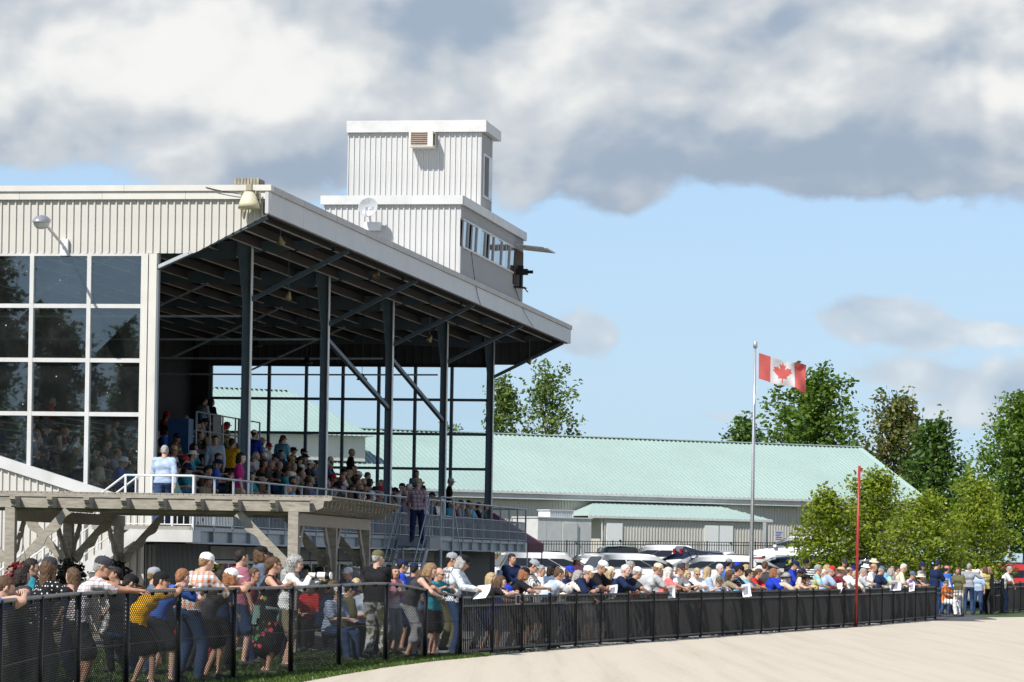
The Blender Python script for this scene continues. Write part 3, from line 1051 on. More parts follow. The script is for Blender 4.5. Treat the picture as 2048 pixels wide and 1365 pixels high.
MB().box(-.09, .09, -.06, .03, -.22, .14).build('wall_plate', M_RAILW, sl)
Ml = Matrix.Translation((.135, -1.95, .31)) @ Matrix.Rotation(rad(8), 4, 'X') @ Matrix.Diagonal((1, 1.7, 1, 1))
MB().lathe([(.001, .14), (.10, .12), (.17, .05), (.185, .0), (.17, -.01), (.001, -.012)], 18, Ml).build('lamp_head', mat('lamp_alu', (.42, .43, .44), .35, .5, var=.05), sl, smooth=True)
MB().lathe([(.165, -.012), (.15, -.08), (.10, -.14), (.001, -.16)], 18, Ml).build('lens', mat('lamp_lens', (.55, .56, .55), .2, var=.05), sl, smooth=True)
# pendant lamps and PA horns under the roof
for i, (w, s, zd, lb) in enumerate(((-3.05, 20.3, 7.55, 'first dark bell pendant lamp under the stand roof, left of the others'), (-.9, 17.5, 6.9, 'black bell pendant lamp beside the second steel column of the stand'), (-1.1, 25.0, 6.9, 'black bell pendant lamp beside the third steel column of the stand'))):
    o = gs_thing('pendant_lamp', lb, 'lamp', w, s, zd, 0, 'pendant lamps in the stand')
    MB().lathe([(.02, .16), (.06, .14), (.075, .08), (.16, .0), (.165, -.03), (.001, -.02)], 14).build('shade', M_BLACK, o, smooth=True)
    MB().tube([(0, 0, .14), (0, 0, 8.99 - zd)], .008, 5).build('stem', M_BLACK, o)
for i, (w, s, z, lb) in enumerate(((2.0, 3.2, 8.75, 'yellowed horn loudspeaker under the canopy nearest the gable'), (.9, 8.3, 7.95, 'yellowed horn loudspeaker hanging by the first canopy strut'), (1.0, 24.5, 8.05, 'small yellowed horn loudspeaker hanging by the third canopy strut'), (1.75, 37.0, 8.2, 'yellowed horn loudspeaker hanging at the far end of the canopy'), (2.1, 12.6, 8.85, 'pale boxed lamp under the canopy edge below the press box'))):
    o = gs_thing('horn_loudspeaker', lb, 'loudspeaker', w, s, z, rad(40 * i), 'loudspeakers under the canopy')
    MB().lathe([(.02, .12), (.035, .08), (.07, -.01), (.105, -.07), (.10, -.07), (.03, .05)], 12, Matrix.Rotation(rad(35), 4, 'X')).build('horn', mat('yellowed_horn', (.20, .165, .07), .6, var=.3), o, smooth=True)
    MB().tube([(0, 0, .12), (0, 0, 9.0 - z)], .01, 5).build('hanger', M_STEEL, o)
# video camera on its shelf
vc = gs_thing('video_camera', 'black video camera on a mount at the open press box bay', 'camera', BX1 + .12, 29.75, WZ0 - .42)
MB().box(-.12, .26, -.09, .09, .38, .56).build('camera_body', M_BLACK, vc)
MB().tube([(0.26, 0, .47), (.42, 0, .47)], .05, 10).build('camera_lens', M_BLACK, vc)
MB().tube([(.05, 0, 0), (.05, 0, .38)], .05, 8).box(-.05, .12, -.06, .06, .56, .66).build('camera_mount', M_BLACK, vc)
# deck banner
bn = gs_thing('banner', 'small blue banner with white chevrons hung on the deck rail by the steel stair', 'banner', DW + .03, 22.6, 2.93)
MB().box(0, .012, -.75, .75, -.02, .42).build('cloth', mat('banner_blue', (.015, .06, .30), .6), bn)
for q in (-.28, .12):
    MB().prism([(q - .5 + .3, .02), (q + .3, .30), (q + .5 + .3 - .2, .02), (q + .5, .02), (q + .3, .17), (q, .02)], lambda a, b, d: (d, a - .2, b), .013, .018).build('chevron', mat('banner_white', (.75, .75, .78), .6), bn)
yb = gs_thing('banner', 'narrow yellow banner beside the blue one on the deck rail', 'banner', DW + .03, 21.3, 2.93)
MB().box(0, .012, -.18, .18, -.02, .42).build('cloth', mat('banner_yellow', (.55, .38, .02), .6), yb)
# cables drooping from the press box to the canopy
for i, (a, b, sag, lb) in enumerate(((SW(BX1 + .03, 22.5, 10.4), SW(2.6, 24.0, 9.0), .25, 'thin dark cable looping down from the press box window onto the fascia'), (SW(BX1 + .03, 29.5, 10.0), SW(2.66, 32.5, 9.0), .15, 'thin dark cable trailing from the camera bay to the canopy edge'), (SW(1.2, -.145, 9.56), SW(2.1, -.15, 9.40), .02, 'black wire running along the end fascia to the floodlight'))):
    pts = [a.lerp(b, t / 12) - Vector((0, 0, sag * 4 * (t / 12) * (1 - t / 12))) for t in range(13)]
    tag(MB().tube(pts, .008, 5).build('cable', M_BLACK), lb, 'cable', 'cables on the stand')

# ------------------------------------------------------------------ pergola
def wood_mat(name, c1, c2):
    m = mat(name, c1, .85, var=.0)
    nt = m.node_tree
    b = nt.nodes['Principled BSDF']
    N, L = nt.nodes.new, nt.links.new
    tc = N('ShaderNodeTexCoord')
    n = N('ShaderNodeTexNoise')
    n.inputs['Scale'].default_value = 7
    n.inputs['Detail'].default_value = 8
    n.inputs['Roughness'].default_value = .7
    mp = N('ShaderNodeMapping')
    mp.inputs['Scale'].default_value = (.6, 3, 3)
    L(tc.outputs['Object'], mp.inputs[0])
    L(mp.outputs[0], n.inputs['Vector'])
    cr = N('ShaderNodeValToRGB')
    cr.color_ramp.elements[0].position = .32
    cr.color_ramp.elements[0].color = (*c2, 1)
    cr.color_ramp.elements[1].position = .6
    cr.color_ramp.elements[1].color = (*c1, 1)
    L(n.outputs['Fac'], cr.inputs[0])
    L(cr.outputs[0], b.inputs['Base Color'])
    bp = N('ShaderNodeBump')
    bp.inputs['Strength'].default_value = .4
    L(n.outputs['Fac'], bp.inputs['Height'])
    L(bp.outputs[0], b.inputs['Normal'])
    return m


M_WOOD = wood_mat('grey_pergola_wood', (.37, .34, .285), (.22, .195, .155))
M_WOODM = wood_mat('mossy_pergola_wood', (.20, .18, .115), (.10, .09, .05))
PYAW = math.atan(.104)
pc0 = at(588, 1040, 57.0)
PG = thing('pergola', 'weathered grey timber pergola with scalloped braces in front of the stand', 'pergola', (pc0.x, pc0.y, 0), -PYAW)
PW, PD = 5.15, 8.6
ZB0, ZB1, ZH1 = 2.26, 2.48, 2.70
for w in (0, -PW):
    for d in (0, 4.3, PD):
        MB().box(w - .09, w + .09, d - .09, d + .09, 0, 2.50 if d == 0 else ZB0).build('post', M_WOOD, PG)
    MB().box(w - .05, w + .05, .095, 4.3, ZB0, ZB1).build('side_beam', M_WOOD, PG)
    MB().box(w - .05, w + .05, 4.303, PD + .35, ZB0, ZB1).build('side_beam', M_WOOD, PG)
MB().box(-PW - .75, .28, -.03, .03, 2.505, ZH1).build('front_header', M_WOOD, PG)
MB().box(-PW - .75, .10, .035, .09, 2.44, 2.50).build('front_ledger', M_WOODM, PG)
MB().box(-PW - .4, .4, PD - .04, PD + .04, 2.485, ZH1).build('back_header', M_WOOD, PG)
MB().box(-PW - .75, .30, -.05, .05, 2.702, 2.722).build('header_cap', M_WOOD, PG)
nj = 9
for i in range(nj):
    w = -PW - .55 + i * .672
    # joist tail with a stepped, scalloped end
    prof = [(-.40, ZH1 - .005), (-.40, ZH1 - .055), (-.36, ZH1 - .07), (-.36, ZH1 - .10), (-.31, ZH1 - .115), (-.31, ZH1 - .17), (-.27, ZH1 - .20), (-.035, ZH1 - .20), (-.035, ZH1 - .005)]
    MB().prism(prof, lambda a, b, d: (d, a, b), w - .05, w + .05).build('joist_tail', M_WOOD, PG)
    MB().box(w - .02, w + .02, .092, PD - .045, 2.52, 2.697).build('joist', M_WOOD, PG)
for i in range(20):
    d = .12 + i * .46
    prof = [(-PW - .75, 2.703), (.62, 2.703), (.66, 2.725), (.66, 2.77), (-PW - .75, 2.77)]
    MB().prism(prof, lambda a, b, q: (a, q, b), d - .018, d + .018).build('top_slat', M_WOOD, PG)
    # tail block under the slat over the track-side beam
    MB().prism([(.055, 2.50), (.30, 2.50), (.50, 2.58), (.52, 2.70), (.055, 2.70)], lambda a, b, q: (a, q, b), d - .02, d + .02).build('rafter_tail', M_WOOD, PG)


mb = MB()
w = -PW - .72
while w < .60:
    mb.box(w, w + .088, .10, PD + .45, 2.772, 2.786)
    w += .104
mb.build('lath', M_WOOD, PG, kind='stuff')
mb = MB()
d = .10
while d < PD + .45:
    mb.box(-PW - .72, .62, d, d + .085, 2.788, 2.800)
    d += .104
mb.build('cross_lath', M_WOOD, PG, kind='stuff')


def brace(a, b, up, parent):
    """knee brace with a wavy lower edge from a (on the post) to b (under the beam)"""
    a, b = Vector(a), Vector(b)
    dv = (b - a)
    Ln = dv.length
    dv.normalize()
    u = (Vector(up) - dv * Vector(up).dot(dv)).normalized()
    side = dv.cross(u).normalized()
    n = 24
    top = [(Ln * i / n, .085) for i in range(n + 1)]
    bot = [(Ln * i / n, -.075 - .028 * math.sin(i / n * math.pi * 6.0)) for i in range(n + 1)]
    mb_ = MB()
    for i in range(n):
        V = []
        for q in (-.022, .022):
            for (x, y) in (bot[i], bot[i + 1], top[i + 1], top[i]):
                V.append(a + dv * x + u * y + side * q)
        fs = [(0, 1, 2, 3), (7, 6, 5, 4), (0, 4, 5, 1), (3, 2, 6, 7)]
        if i == 0:
            fs.append((0, 3, 7, 4))
        if i == n - 1:
            fs.append((1, 5, 6, 2))
        mb_._add(V, fs)
    return mb_.build('brace', M_WOOD, parent)


brace((-.1, -.02, 1.55), (-1.02, -.02, 2.46), (0, 0, 1), PG)
brace((-PW + .1, -.02, 1.40), (-PW + 1.05, -.02, 2.46), (0, 0, 1), PG)
brace((-PW - .1, -.02, 1.55), (-PW - .9, -.02, 2.46), (0, 0, 1), PG)
for w in (0, -PW):
    for d in (0, 4.3, PD):
        if d < PD:
            brace((w, d + .1, 1.5), (w, d + .95, 2.27), (0, 0, 1), PG)
        if d > 0:
            brace((w, d - .1, 1.5), (w, d - .95, 2.27), (0, 0, 1), PG)
    for d in (4.3, PD):
        sg = -1 if w == 0 else 1
        brace((w + .1 * sg, d, 1.55), (w + .9 * sg, d, 2.44), (0, 0, 1), PG)
brace((-PW - .1, 4.3, 1.55), (-PW - .9, 4.3, 2.44), (0, 0, 1), PG)

# ------------------------------------------------------------------ foliage
def leaf_cloud(points, rng, size, n_each, spread, flat=.6):
    """leaf-sized bent quads scattered round the given points"""
    P = np.asarray(points, np.float64)
    m = len(P) * n_each
    C = np.repeat(P, n_each, 0) + rng.normal(0, 1, (m, 3)) * spread
    a = rng.normal(0, 1, (m, 3))
    a[:, 2] *= flat
    a /= np.linalg.norm(a, axis=1)[:, None] + 1e-9
    b = rng.normal(0, 1, (m, 3))
    b -= a * (a * b).sum(1)[:, None]
    b /= np.linalg.norm(b, axis=1)[:, None] + 1e-9
    s = size * rng.uniform(.6, 1.35, (m, 1))
    V = np.stack([C - a * s, C + b * s * .55, C + a * s, C - b * s * .55], 1).reshape(-1, 3)
    Q = np.arange(m * 4).reshape(-1, 4)
    return V, Q


def make_tree(name, label, base, height, width, shape, leaf, lmat, seed, trunk_h=.2, nb=46, per=9, n_each=16, group=None, lean=(0, 0), spread=.3, up=.55, bark=None):
    """tapered trunk, limbs that sweep up and out, and leaf clumps along every limb"""
    rng = np.random.default_rng(seed)
    r = random.Random(seed)
    base = Vector(base)
    t = thing(name, label, 'tree', base, 0, group)
    bark = bark or mat('bark', (.09, .075, .06), .9, var=.3, scale=8, bump=.6)
    mb_ = MB()
    H, R = height, width / 2
    tr0 = max(.06, H * .016)
    pts = [Vector((lean[0] * (q / 8) ** 1.5 + r.gauss(0, .012) * H * (q > 0), lean[1] * (q / 8) ** 1.5 + r.gauss(0, .012) * H * (q > 0), H * .93 * q / 8)) for q in range(9)]
    mb_.tube(pts, [tr0 * (1.25 if q == 0 else 1) * (1 - .92 * q / 8) for q in range(9)], 8)
    clumps = []

    def tp(f):
        f = min(.999, f) * 8 / .93
        i = min(7, int(f))
        return pts[i].lerp(pts[i + 1], min(1.0, f - i))

    for k in range(nb):
        f = trunk_h + (1 - trunk_h) * (k + r.random()) / nb
        az = k * 2.399 + r.uniform(-.5, .5)
        st = tp(min(.92, max(trunk_h * .9, f - .14 * up)))
        q = (f - trunk_h) / (1 - trunk_h)
        rad_ = R * shape(q) * r.uniform(.50, 1.18)
        tip = Vector((lean[0] * f + math.cos(az) * rad_, lean[1] * f + math.sin(az) * rad_, H * min(1.02, f + r.uniform(-.02, .035)) + up * rad_ * .35))
        mid = st.lerp(tip, .5) - Vector((0, 0, rad_ * .10))
        mb_.tube([st, mid, tip], [tr0 * .34 * (1 - .7 * f), tr0 * .2 * (1 - .6 * f), .008], 5)
        for j in range(per):
            u_ = .30 + .70 * (j + r.random()) / per
            p = st.lerp(mid, u_ * 2) if u_ < .5 else mid.lerp(tip, u_ * 2 - 1)
            g = spread * (1.15 - .5 * u_)
            clumps.append((p.x + r.gauss(0, g), p.y + r.gauss(0, g), p.z + r.gauss(0, g * .8)))
    for j in range(per):
        p = tp(.86 + .14 * j / per)
        clumps.append((p.x + r.gauss(0, .06), p.y + r.gauss(0, .06), H * (.9 + .1 * j / per)))
    mb_.build('trunk', bark, t, smooth=True)
    V, Q = leaf_cloud(clumps, rng, leaf, n_each, spread * .62)
    V[:, 2] = np.maximum(V[:, 2], H * trunk_h * .8)
    link('crown', np_mesh('crown', V, Q, [lmat], smooth=False), t)
    return t


sh_round = lambda q: max(.12, math.sin(math.pi * min(1, (q * .86 + .14)) ** .9)) ** .7
sh_tall = lambda q: max(.10, math.sin(math.pi * min(1, (q * .78 + .18)) ** 1.0)) ** .8 * (1 - .25 * q)
sh_broad = lambda q: max(.16, math.sin(math.pi * min(1, q * .70 + .27)) ** .55)
sh_cone = lambda q: max(.07, (1 - q) ** .75) * min(1, .55 + q * 3)
L_MAPLE = leaf_mat('maple_leaves', (.10, .15, .012), (.28, .36, .028), (.52, .52, .10), .5)
L_GREEN = leaf_mat('green_leaves', (.065, .125, .014), (.145, .245, .03), (.26, .35, .07), .45)
L_DARK = leaf_mat('dark_leaves', (.045, .095, .016), (.095, .175, .03), (.16, .24, .05), .4)
L_TURN = leaf_mat('turning_leaves', (.09, .115, .025), (.18, .195, .045), (.33, .23, .10), .4)
L_WILL = leaf_mat('poplar_leaves', (.07, .125, .025), (.165, .24, .05), (.30, .36, .12), .45)


def tree_at(name, label, x, ytop, D, wpx, shape, leaf, lm, seed, ybase=None, **kw):
    tp_ = at(x, ytop, D)
    z0 = gz(tp_.x, D)
    return make_tree(name, label, (tp_.x, D, z0), tp_.z - z0, wpx * D / F, shape, leaf, lm, seed, **kw)


# young maples in the car park
G1 = 'maples along the car park'
tree_at('maple_tree', 'low yellow green maple just left of the red pole', 1652, 990, 121, 150, sh_round, .085, L_MAPLE, 11, trunk_h=.24, nb=48, per=8, n_each=13, spread=.26, up=.35, group=G1)
tree_at('maple_tree', 'tallest yellow green maple directly behind the red pole', 1752, 952, 123, 165, sh_round, .085, L_MAPLE, 12, trunk_h=.2, nb=64, per=9, n_each=13, spread=.28, up=.45, group=G1)
tree_at('maple_tree', 'yellow green maple between the pole and the gate, middle of the row', 1852, 1000, 119, 190, sh_round, .085, L_MAPLE, 13, trunk_h=.18, nb=60, per=9, n_each=13, spread=.28, up=.35, group=G1)
tree_at('maple_tree', 'broad yellow green maple above the open gate', 1958, 972, 125, 190, sh_round, .085, L_MAPLE, 14, trunk_h=.18, nb=62, per=9, n_each=13, spread=.28, up=.4, group=G1)
# trees behind the green roofed hall
G2 = 'trees behind the green roofed hall'
tree_at('tree', 'slender wispy tree beside the far end of the stand', 1008, 758, 232, 78, sh_tall, .17, L_WILL, 21, nb=40, per=9, n_each=12, spread=.40, up=.9, group=G2)
tree_at('tree', 'loose feathery tree right of the slender one, above the green roof', 1098, 738, 236, 150, sh_broad, .17, L_WILL, 22, nb=44, per=9, n_each=11, spread=.42, up=1.1, group=G2)
tree_at('tree', 'small sparse tree top seen through the far glazing', 906, 848, 238, 46, sh_round, .17, L_WILL, 23, nb=24, per=7, n_each=8, spread=.4, up=.8, group=G2)
tree_at('tree', 'low dark green tree left of the flagpole above the roof ridge', 1492, 842, 226, 110, sh_round, .18, L_DARK, 24, nb=44, per=8, n_each=12, spread=.5, group=G2)
tree_at('tree', 'large spiky green tree right behind the flag', 1628, 752, 222, 200, sh_broad, .19, L_GREEN, 25, nb=74, per=11, n_each=13, spread=.42, up=1.5, group=G2)
tree_at('tree', 'olive and brown turning tree right of the roof hip', 1795, 796, 219, 160, sh_broad, .18, L_TURN, 26, nb=56, per=10, n_each=12, spread=.40, up=1.5, group=G2)
tree_at('tree', 'round dark green tree beside the turning tree', 1872, 850, 212, 120, sh_round, .17, L_DARK, 27, nb=56, per=9, n_each=14, spread=.5, group=G2)
tree_at('tree', 'big bright green tree at the picture edge beyond the gate', 2058, 796, 172, 235, sh_round, .14, L_GREEN, 28, nb=90, per=10, n_each=18, spread=.46, trunk_h=.12, up=.5, group=G2)
tree_at('tree', 'small distant green tree in the gap before the big one', 1936, 952, 205, 60, sh_round, .17, L_GREEN, 29, nb=24, per=8, n_each=10, spread=.4, group=G2)
# trees across the track, behind the camera: they show only as reflections in the stand's glass
for i, (x, y, h, w, lb) in enumerate(((-71.6, -34.8, 21, 4.6, 'tallest tree mirrored in the leftmost stand window panes'), (-67.2, -36.2, 15.8, 3.4, 'broad tree mirrored low in the middle stand window panes'), (-63.7, -37.8, 14.6, 2.2, 'small bushy tree mirrored low in the stand panes by the corner'), (-77, -66, 14.2, 12, 'wide dark tree mirrored along the foot of the stand windows'), (-88, -60, 15.5, 12, 'wide tree mirrored at the picture edge of the stand windows'))):
    make_tree('tree', lb, (x, y, 0), h, w, sh_broad, .20, L_DARK, 60 + i, nb=70, per=10, n_each=18, spread=.35 + .03 * w, trunk_h=.1, up=.5, group='trees across the track, seen in the glass')


def basket(name, label, loc, lm, seed, r=.3):
    rng = np.random.default_rng(seed)
    o = thing(name, label, 'plant', loc)
    pts = rng.normal(0, 1, (60, 3))
    pts /= np.linalg.norm(pts, axis=1)[:, None]
    pts *= r * rng.uniform(.35, 1, (60, 1))
    pts[:, 2] *= .85
    V, Q = leaf_cloud(pts, rng, .05, 14, .05)
    link('foliage', np_mesh('foliage', V, Q, [lm], smooth=False), o)
    MB().lathe([(.001, -.20), (.10, -.18), (.15, -.02), (.14, -.02), (.001, -.06)], 12).build('pot', M_BLACK, o)
    MB().tube([(.12, 0, 0), (0, 0, .62)], .004, 4).tube([(-.12, 0, 0), (0, 0, .62)], .004, 4).build('chain', M_BLACK, o)
    return o


basket('hanging_basket', 'hanging basket of red purple leaves at the pergola corner', at(45, 1158, 56.6), leaf_mat('red_leaves', (.10, .010, .018), (.24, .03, .04), (.30, .08, .05), .3), 3, .32)
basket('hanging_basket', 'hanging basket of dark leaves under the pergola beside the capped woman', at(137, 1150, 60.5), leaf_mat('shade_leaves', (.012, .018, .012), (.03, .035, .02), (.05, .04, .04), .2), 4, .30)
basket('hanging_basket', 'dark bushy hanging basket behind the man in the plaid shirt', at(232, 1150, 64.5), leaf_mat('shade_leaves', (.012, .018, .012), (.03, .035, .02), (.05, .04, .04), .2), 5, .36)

# ------------------------------------------------------------------ chain link fence
CHZ = {0: 1.25, 1: 1.25, 2: 1.25, 3: 1.255, 4: 1.255, 5: 1.256, 6: 1.26, 7: 1.265, 8: 1.275, 9: 1.287, 10: 1.178, 11: 1.05}
cf = thing('chain_link_fence', 'black chain link fence with grey top rail in front of the nearest spectators', 'fence', (CHAIN[7][0], CHAIN[7][1], 0))
C0 = Vector((CHAIN[7][0], CHAIN[7][1], 0))
M_RAILG = mat('vinyl_rail', (.10, .10, .098), .38, var=.3, scale=9, dirt=.2)
cpts = [Vector((x, y, CHZ[i])) - C0 for i, (x, y) in enumerate(CHAIN)]
for i, p in enumerate(cpts):
    MB().tube([(p.x, p.y, 0), (p.x, p.y, p.z + .01)], .038, 10).build('fence_post', M_BLACK, cf, smooth=True)


def catmull(P, n):
    out = []
    for i in range(len(P) - 1):
        p0, p1, p2, p3 = P[max(0, i - 1)], P[i], P[i + 1], P[min(len(P) - 1, i + 2)]
        for k in range(n):
            t = k / n
            out.append(.5 * ((2 * p1) + (p2 - p0) * t + (2 * p0 - 5 * p1 + 4 * p2 - p3) * t * t + (3 * p1 - p0 - 3 * p2 + p3) * t ** 3))
    out.append(P[-1])
    return out


curve = catmull(cpts, 12)
for i in range(len(cpts) - 1):
    MB().tube([p + Vector((0, 0, .0)) for p in curve[i * 12:(i + 1) * 12 + 1]], .024, 8).build('top_rail', M_RAILG, cf, smooth=True)
ties = MB()
for i in range(0, len(curve), 3):
    p = curve[i]
    ties.tube([p + Vector((0, -.02, -.03)), p + Vector((0, .02, -.03))], .03, 8)
ties.build('tie_band', M_BLACK, cf, kind='stuff')
# the woven mesh: zigzag wires, 50 mm diamonds, as triangular wire
arc = [0.0]
for a, b in zip(curve, curve[1:]):
    arc.append(arc[-1] + (b - a).length)


def on_curve(s_):
    i = min(len(curve) - 2, max(0, int(np.searchsorted(arc, s_)) - 1))
    t = (s_ - arc[i]) / (arc[i + 1] - arc[i])
    return curve[i].lerp(curve[i + 1], t)


Vw, Qw = [], []
ns = int(arc[-1] / .048)
rw = .0041
for i in range(ns):
    zig = []
    p_, q_ = on_curve(i * .048), on_curve(min(arc[-1], (i + 1) * .048))
    top = min(p_.z, q_.z) - .02
    nz = int(top / .025)
    for k in range(nz + 1):
        e = p_ if (k + i) % 2 == 0 else q_
        zig.append((e.x, e.y, .02 + k * .025))
    d = (q_ - p_).normalized()
    nx, ny = -d.y, d.x
    b0 = len(Vw)
    for (x, y, z) in zig:
        Vw += [(x + nx * rw, y + ny * rw, z), (x - nx * rw + d.x * rw, y - ny * rw + d.y * rw, z + rw), (x - nx * rw - d.x * rw, y - ny * rw - d.y * rw, z - rw)]
    for k in range(len(zig) - 1):
        a = b0 + k * 3
        for q in range(3):
            Qw.append((a + q, a + (q + 1) % 3, a + 3 + (q + 1) % 3, a + 3 + q))
link('woven_wire', np_mesh('woven_wire', Vw, Qw, [M_BLACK], smooth=False), cf, kind='stuff')
for z in (.62,):
    MB().tube([Vector((p.x, p.y, z)) for p in curve], .006, 5).build('tension_wire', M_BLACK, cf)

# ------------------------------------------------------------------ iron picket fence
def iron_fence(name, label, pts, h, panel, pitch=.10, joined=True, dens=True):
    base = Vector((*pts[0], 0))
    o = thing(name, label, 'fence', base)
    P = [Vector((*p, gz(*p))) - base for p in pts]
    for a, b in zip(P, P[1:]):
        Ln = (b - a).length
        n = max(1, round(Ln / panel))
        for i in range(n):
            p, q = a.lerp(b, i / n), a.lerp(b, (i + 1) / n)
            MB().box(p.x - .032, p.x + .032, p.y - .032, p.y + .032, p.z, p.z + h + .03).build('post', M_BLACK, o)
            mb_ = MB()
            for z in (h - .02, h - .17, .10):
                mb_.beam(p + Vector((0, 0, z)), q + Vector((0, 0, z)), .034, .036)
            mb_.build('rail', M_BLACK, o)
            mb_ = MB()
            m_ = int((q - p).length / pitch)
            for k in range(1, m_):
                c = p.lerp(q, k / m_)
                mb_.beam((c.x, c.y, c.z + .05), (c.x, c.y, c.z + h - .03), .0215, .0215, up=tuple((q - p).normalized()))
            mb_.build('picket', M_BLACK, o, kind='stuff')
    e = P[-1]
    MB().box(e.x - .04, e.x + .04, e.y - .04, e.y + .04, e.z, e.z + h + .03).build('post', M_BLACK, o)
    return o


iron_fence('iron_fence', 'long black iron picket fence lined with leaning spectators', FENCE, 1.06, 1.95)
iron_fence('iron_fence', 'short black iron fence beyond the open gate', FENCE2[:3], 1.12, 1.95)
fa, fb = at(1040, 1100, 163), at(1700, 1105, 168)
iron_fence('iron_fence', 'thin black iron fence in front of the green roofed hall', [(fa.x - 16, 157), (fa.x, 160), (fb.x * .42, 163.5), (fb.x, 168)], 1.3, 2.6, .14)
iron_fence('iron_fence', 'low black iron fence along the grass bank beyond the gate', [(20.0, 133), (22.5, 136.5), (30, 150)], 1.2, 2.4, .13)
# gate leaf, swung inward, with its post
g0, g1 = Vector((*FENCE[-1], 0)), Vector((15.9, 110.4, 0))
gt = thing('gate', 'black iron gate leaf standing open behind the man in the grey shirt', 'gate', g0 + Vector((.1, 1.0, 0)))
d = (g1 - g0) * .8
mb = MB()
for z in (1.0, .85, .12):
    mb.beam((0, 0, z), (d.x, d.y, z), .03, .03)
mb.build('rail', M_BLACK, gt)
for i in range(11):
    c = d * (i / 10)
    MB().box(c.x - .009, c.x + .009, c.y - .009, c.y + .009, .08, 1.02).build('picket', M_BLACK, gt)
for i, (x, yb, lb) in enumerate(((1983, 1231, 'thick black gate post at the far side of the gateway'), (2004, 1229, 'second black gate post just past the thick one'))):
    p = gnd(x, yb)
    MBp = MB().box(-.06, .06, -.06, .06, 0, 1.32).build('gate_post', M_BLACK)
    MBp.location = p
    tag(MBp, lb, 'gate post')
    if i == 0:
        gp0 = p
leaf2 = thing('gate', 'narrow dark gate leaf with mesh between the two gate posts', 'gate', gp0 + Vector((.12, .1, 0)))
q = gnd(2004, 1229) - gp0
MB().box(.0, .03, .0, .03, .1, 1.2).box(q.x - .2, q.x - .17, q.y - .2, q.y - .17, .1, 1.2).beam((0, 0, 1.2), (q.x - .2, q.y - .2, 1.2), .03, .03).beam((0, 0, .12), (q.x - .2, q.y - .2, .12), .03, .03).beam((0, 0, .7), (q.x - .2, q.y - .2, .7), .03, .03).build('gate_frame', M_BLACK, leaf2)

# ------------------------------------------------------------------ poles and flag
rp = thing('finish_pole', 'tall thin red pole standing on the track edge at the iron fence', 'pole', (fence_x(88.2) + .22, 88.2, 0))
MB().tube([(0, 0, 0), (.03, 0, 4.45)], .038, 10).build('shaft', mat('red_paint', (.34, .03, .025), .4, var=.15, scale=3, dirt=.15), rp, smooth=True)
MB().box(.02, .12, -.03, .03, 4.30, 4.36).build('bracket', mat('red_paint', (.34, .03, .025), .4), rp)
MB().box(-.06, .06, -.06, .06, .0, .05).build('foot_plate', M_BLACK, rp)
fp_b = at(1503, 1120, 121)
fp_t = at(1512, 690, 121)
fp = thing('flagpole', 'tall silver flagpole rising from the car park', 'flagpole', (fp_b.x, 121, 0))
MB().tube([(0, 0, 0), (0, 0, fp_t.z - .1)], .085, 12, .045).build('shaft', mat('pole_alu', (.50, .51, .52), .35, .55, var=.06), fp, smooth=True)
MB().lathe([(.03, -.12), (.085, -.10), (.085, .0), (.08, .10), (.04, .13), (.001, .14)], 12, Matrix.Translation((0, 0, fp_t.z))).build('finial', mat('pole_alu', (.50, .51, .52), .35, .55), fp, smooth=True)
MB().tube([(.07, -.06, fp_t.z - .15), (.10, -.06, fp_t.z - 1.6), (-.02, -.09, fp_t.z - 2.3), (.0, -.09, 1.2)], .010, 5).build('halyard', M_RAILW, fp)
LEAF = [(0, 1.0), (.13, .72), (.30, .82), (.22, .28), (.50, .56), (.57, .41), (.86, .46), (.77, .17), (.92, .08), (.38, -.38), (.44, -.58), (.04, -.52), (.03, -.95)]
LEAF = LEAF + [(-x, y) for x, y in LEAF[::-1]]


def in_poly(x, y, P):
    c = False
    for (x0, y0), (x1, y1) in zip(P, P[1:] + P[:1]):
        if (y0 > y) != (y1 > y) and x < (x1 - x0) * (y - y0) / (y1 - y0) + x0:
            c = not c
    return c


fl0 = at(1518, 706, 121)
fl1 = at(1612, 735, 121)
FLW, FLH = 1.90, .98
flag = thing('flag', 'red and white maple leaf flag streaming from the flagpole', 'flag', (fl0.x, 121, fl0.z))
NX, NY = 96, 48
V, Q, mi = [], [], []
for j in range(NY + 1):
    for i in range(NX + 1):
        u, v = i / NX, j / NY
        x = u * FLW * .95
        z = -v * FLH - u * .52 - .07 * u * math.sin(v * 2 + u * 5) + .05 * math.sin(u * 9 + v * 1.5) * u
        y = .22 * math.sin(u * 8.5 - v * 2.4 + .4) * (.25 + u) + .05 * math.sin(u * 15 + v * 5) * u + .10 * u * math.sin(v * 5)
        if v < .16 and u > .6:
            y -= .25 * (u - .6) * (.16 - v) * 6
        V.append((x, y, z))
for j in range(NY):
    for i in range(NX):
        a = j * (NX + 1) + i
        Q.append((a, a + 1, a + NX + 2, a + NX + 1))
        u, v = (i + .5) / NX, (j + .5) / NY
        red = u < .25 or u > .75 or in_poly((u - .5) / .215, (.5 - v) / .43, LEAF)
        mi.append(1 if red else 0)


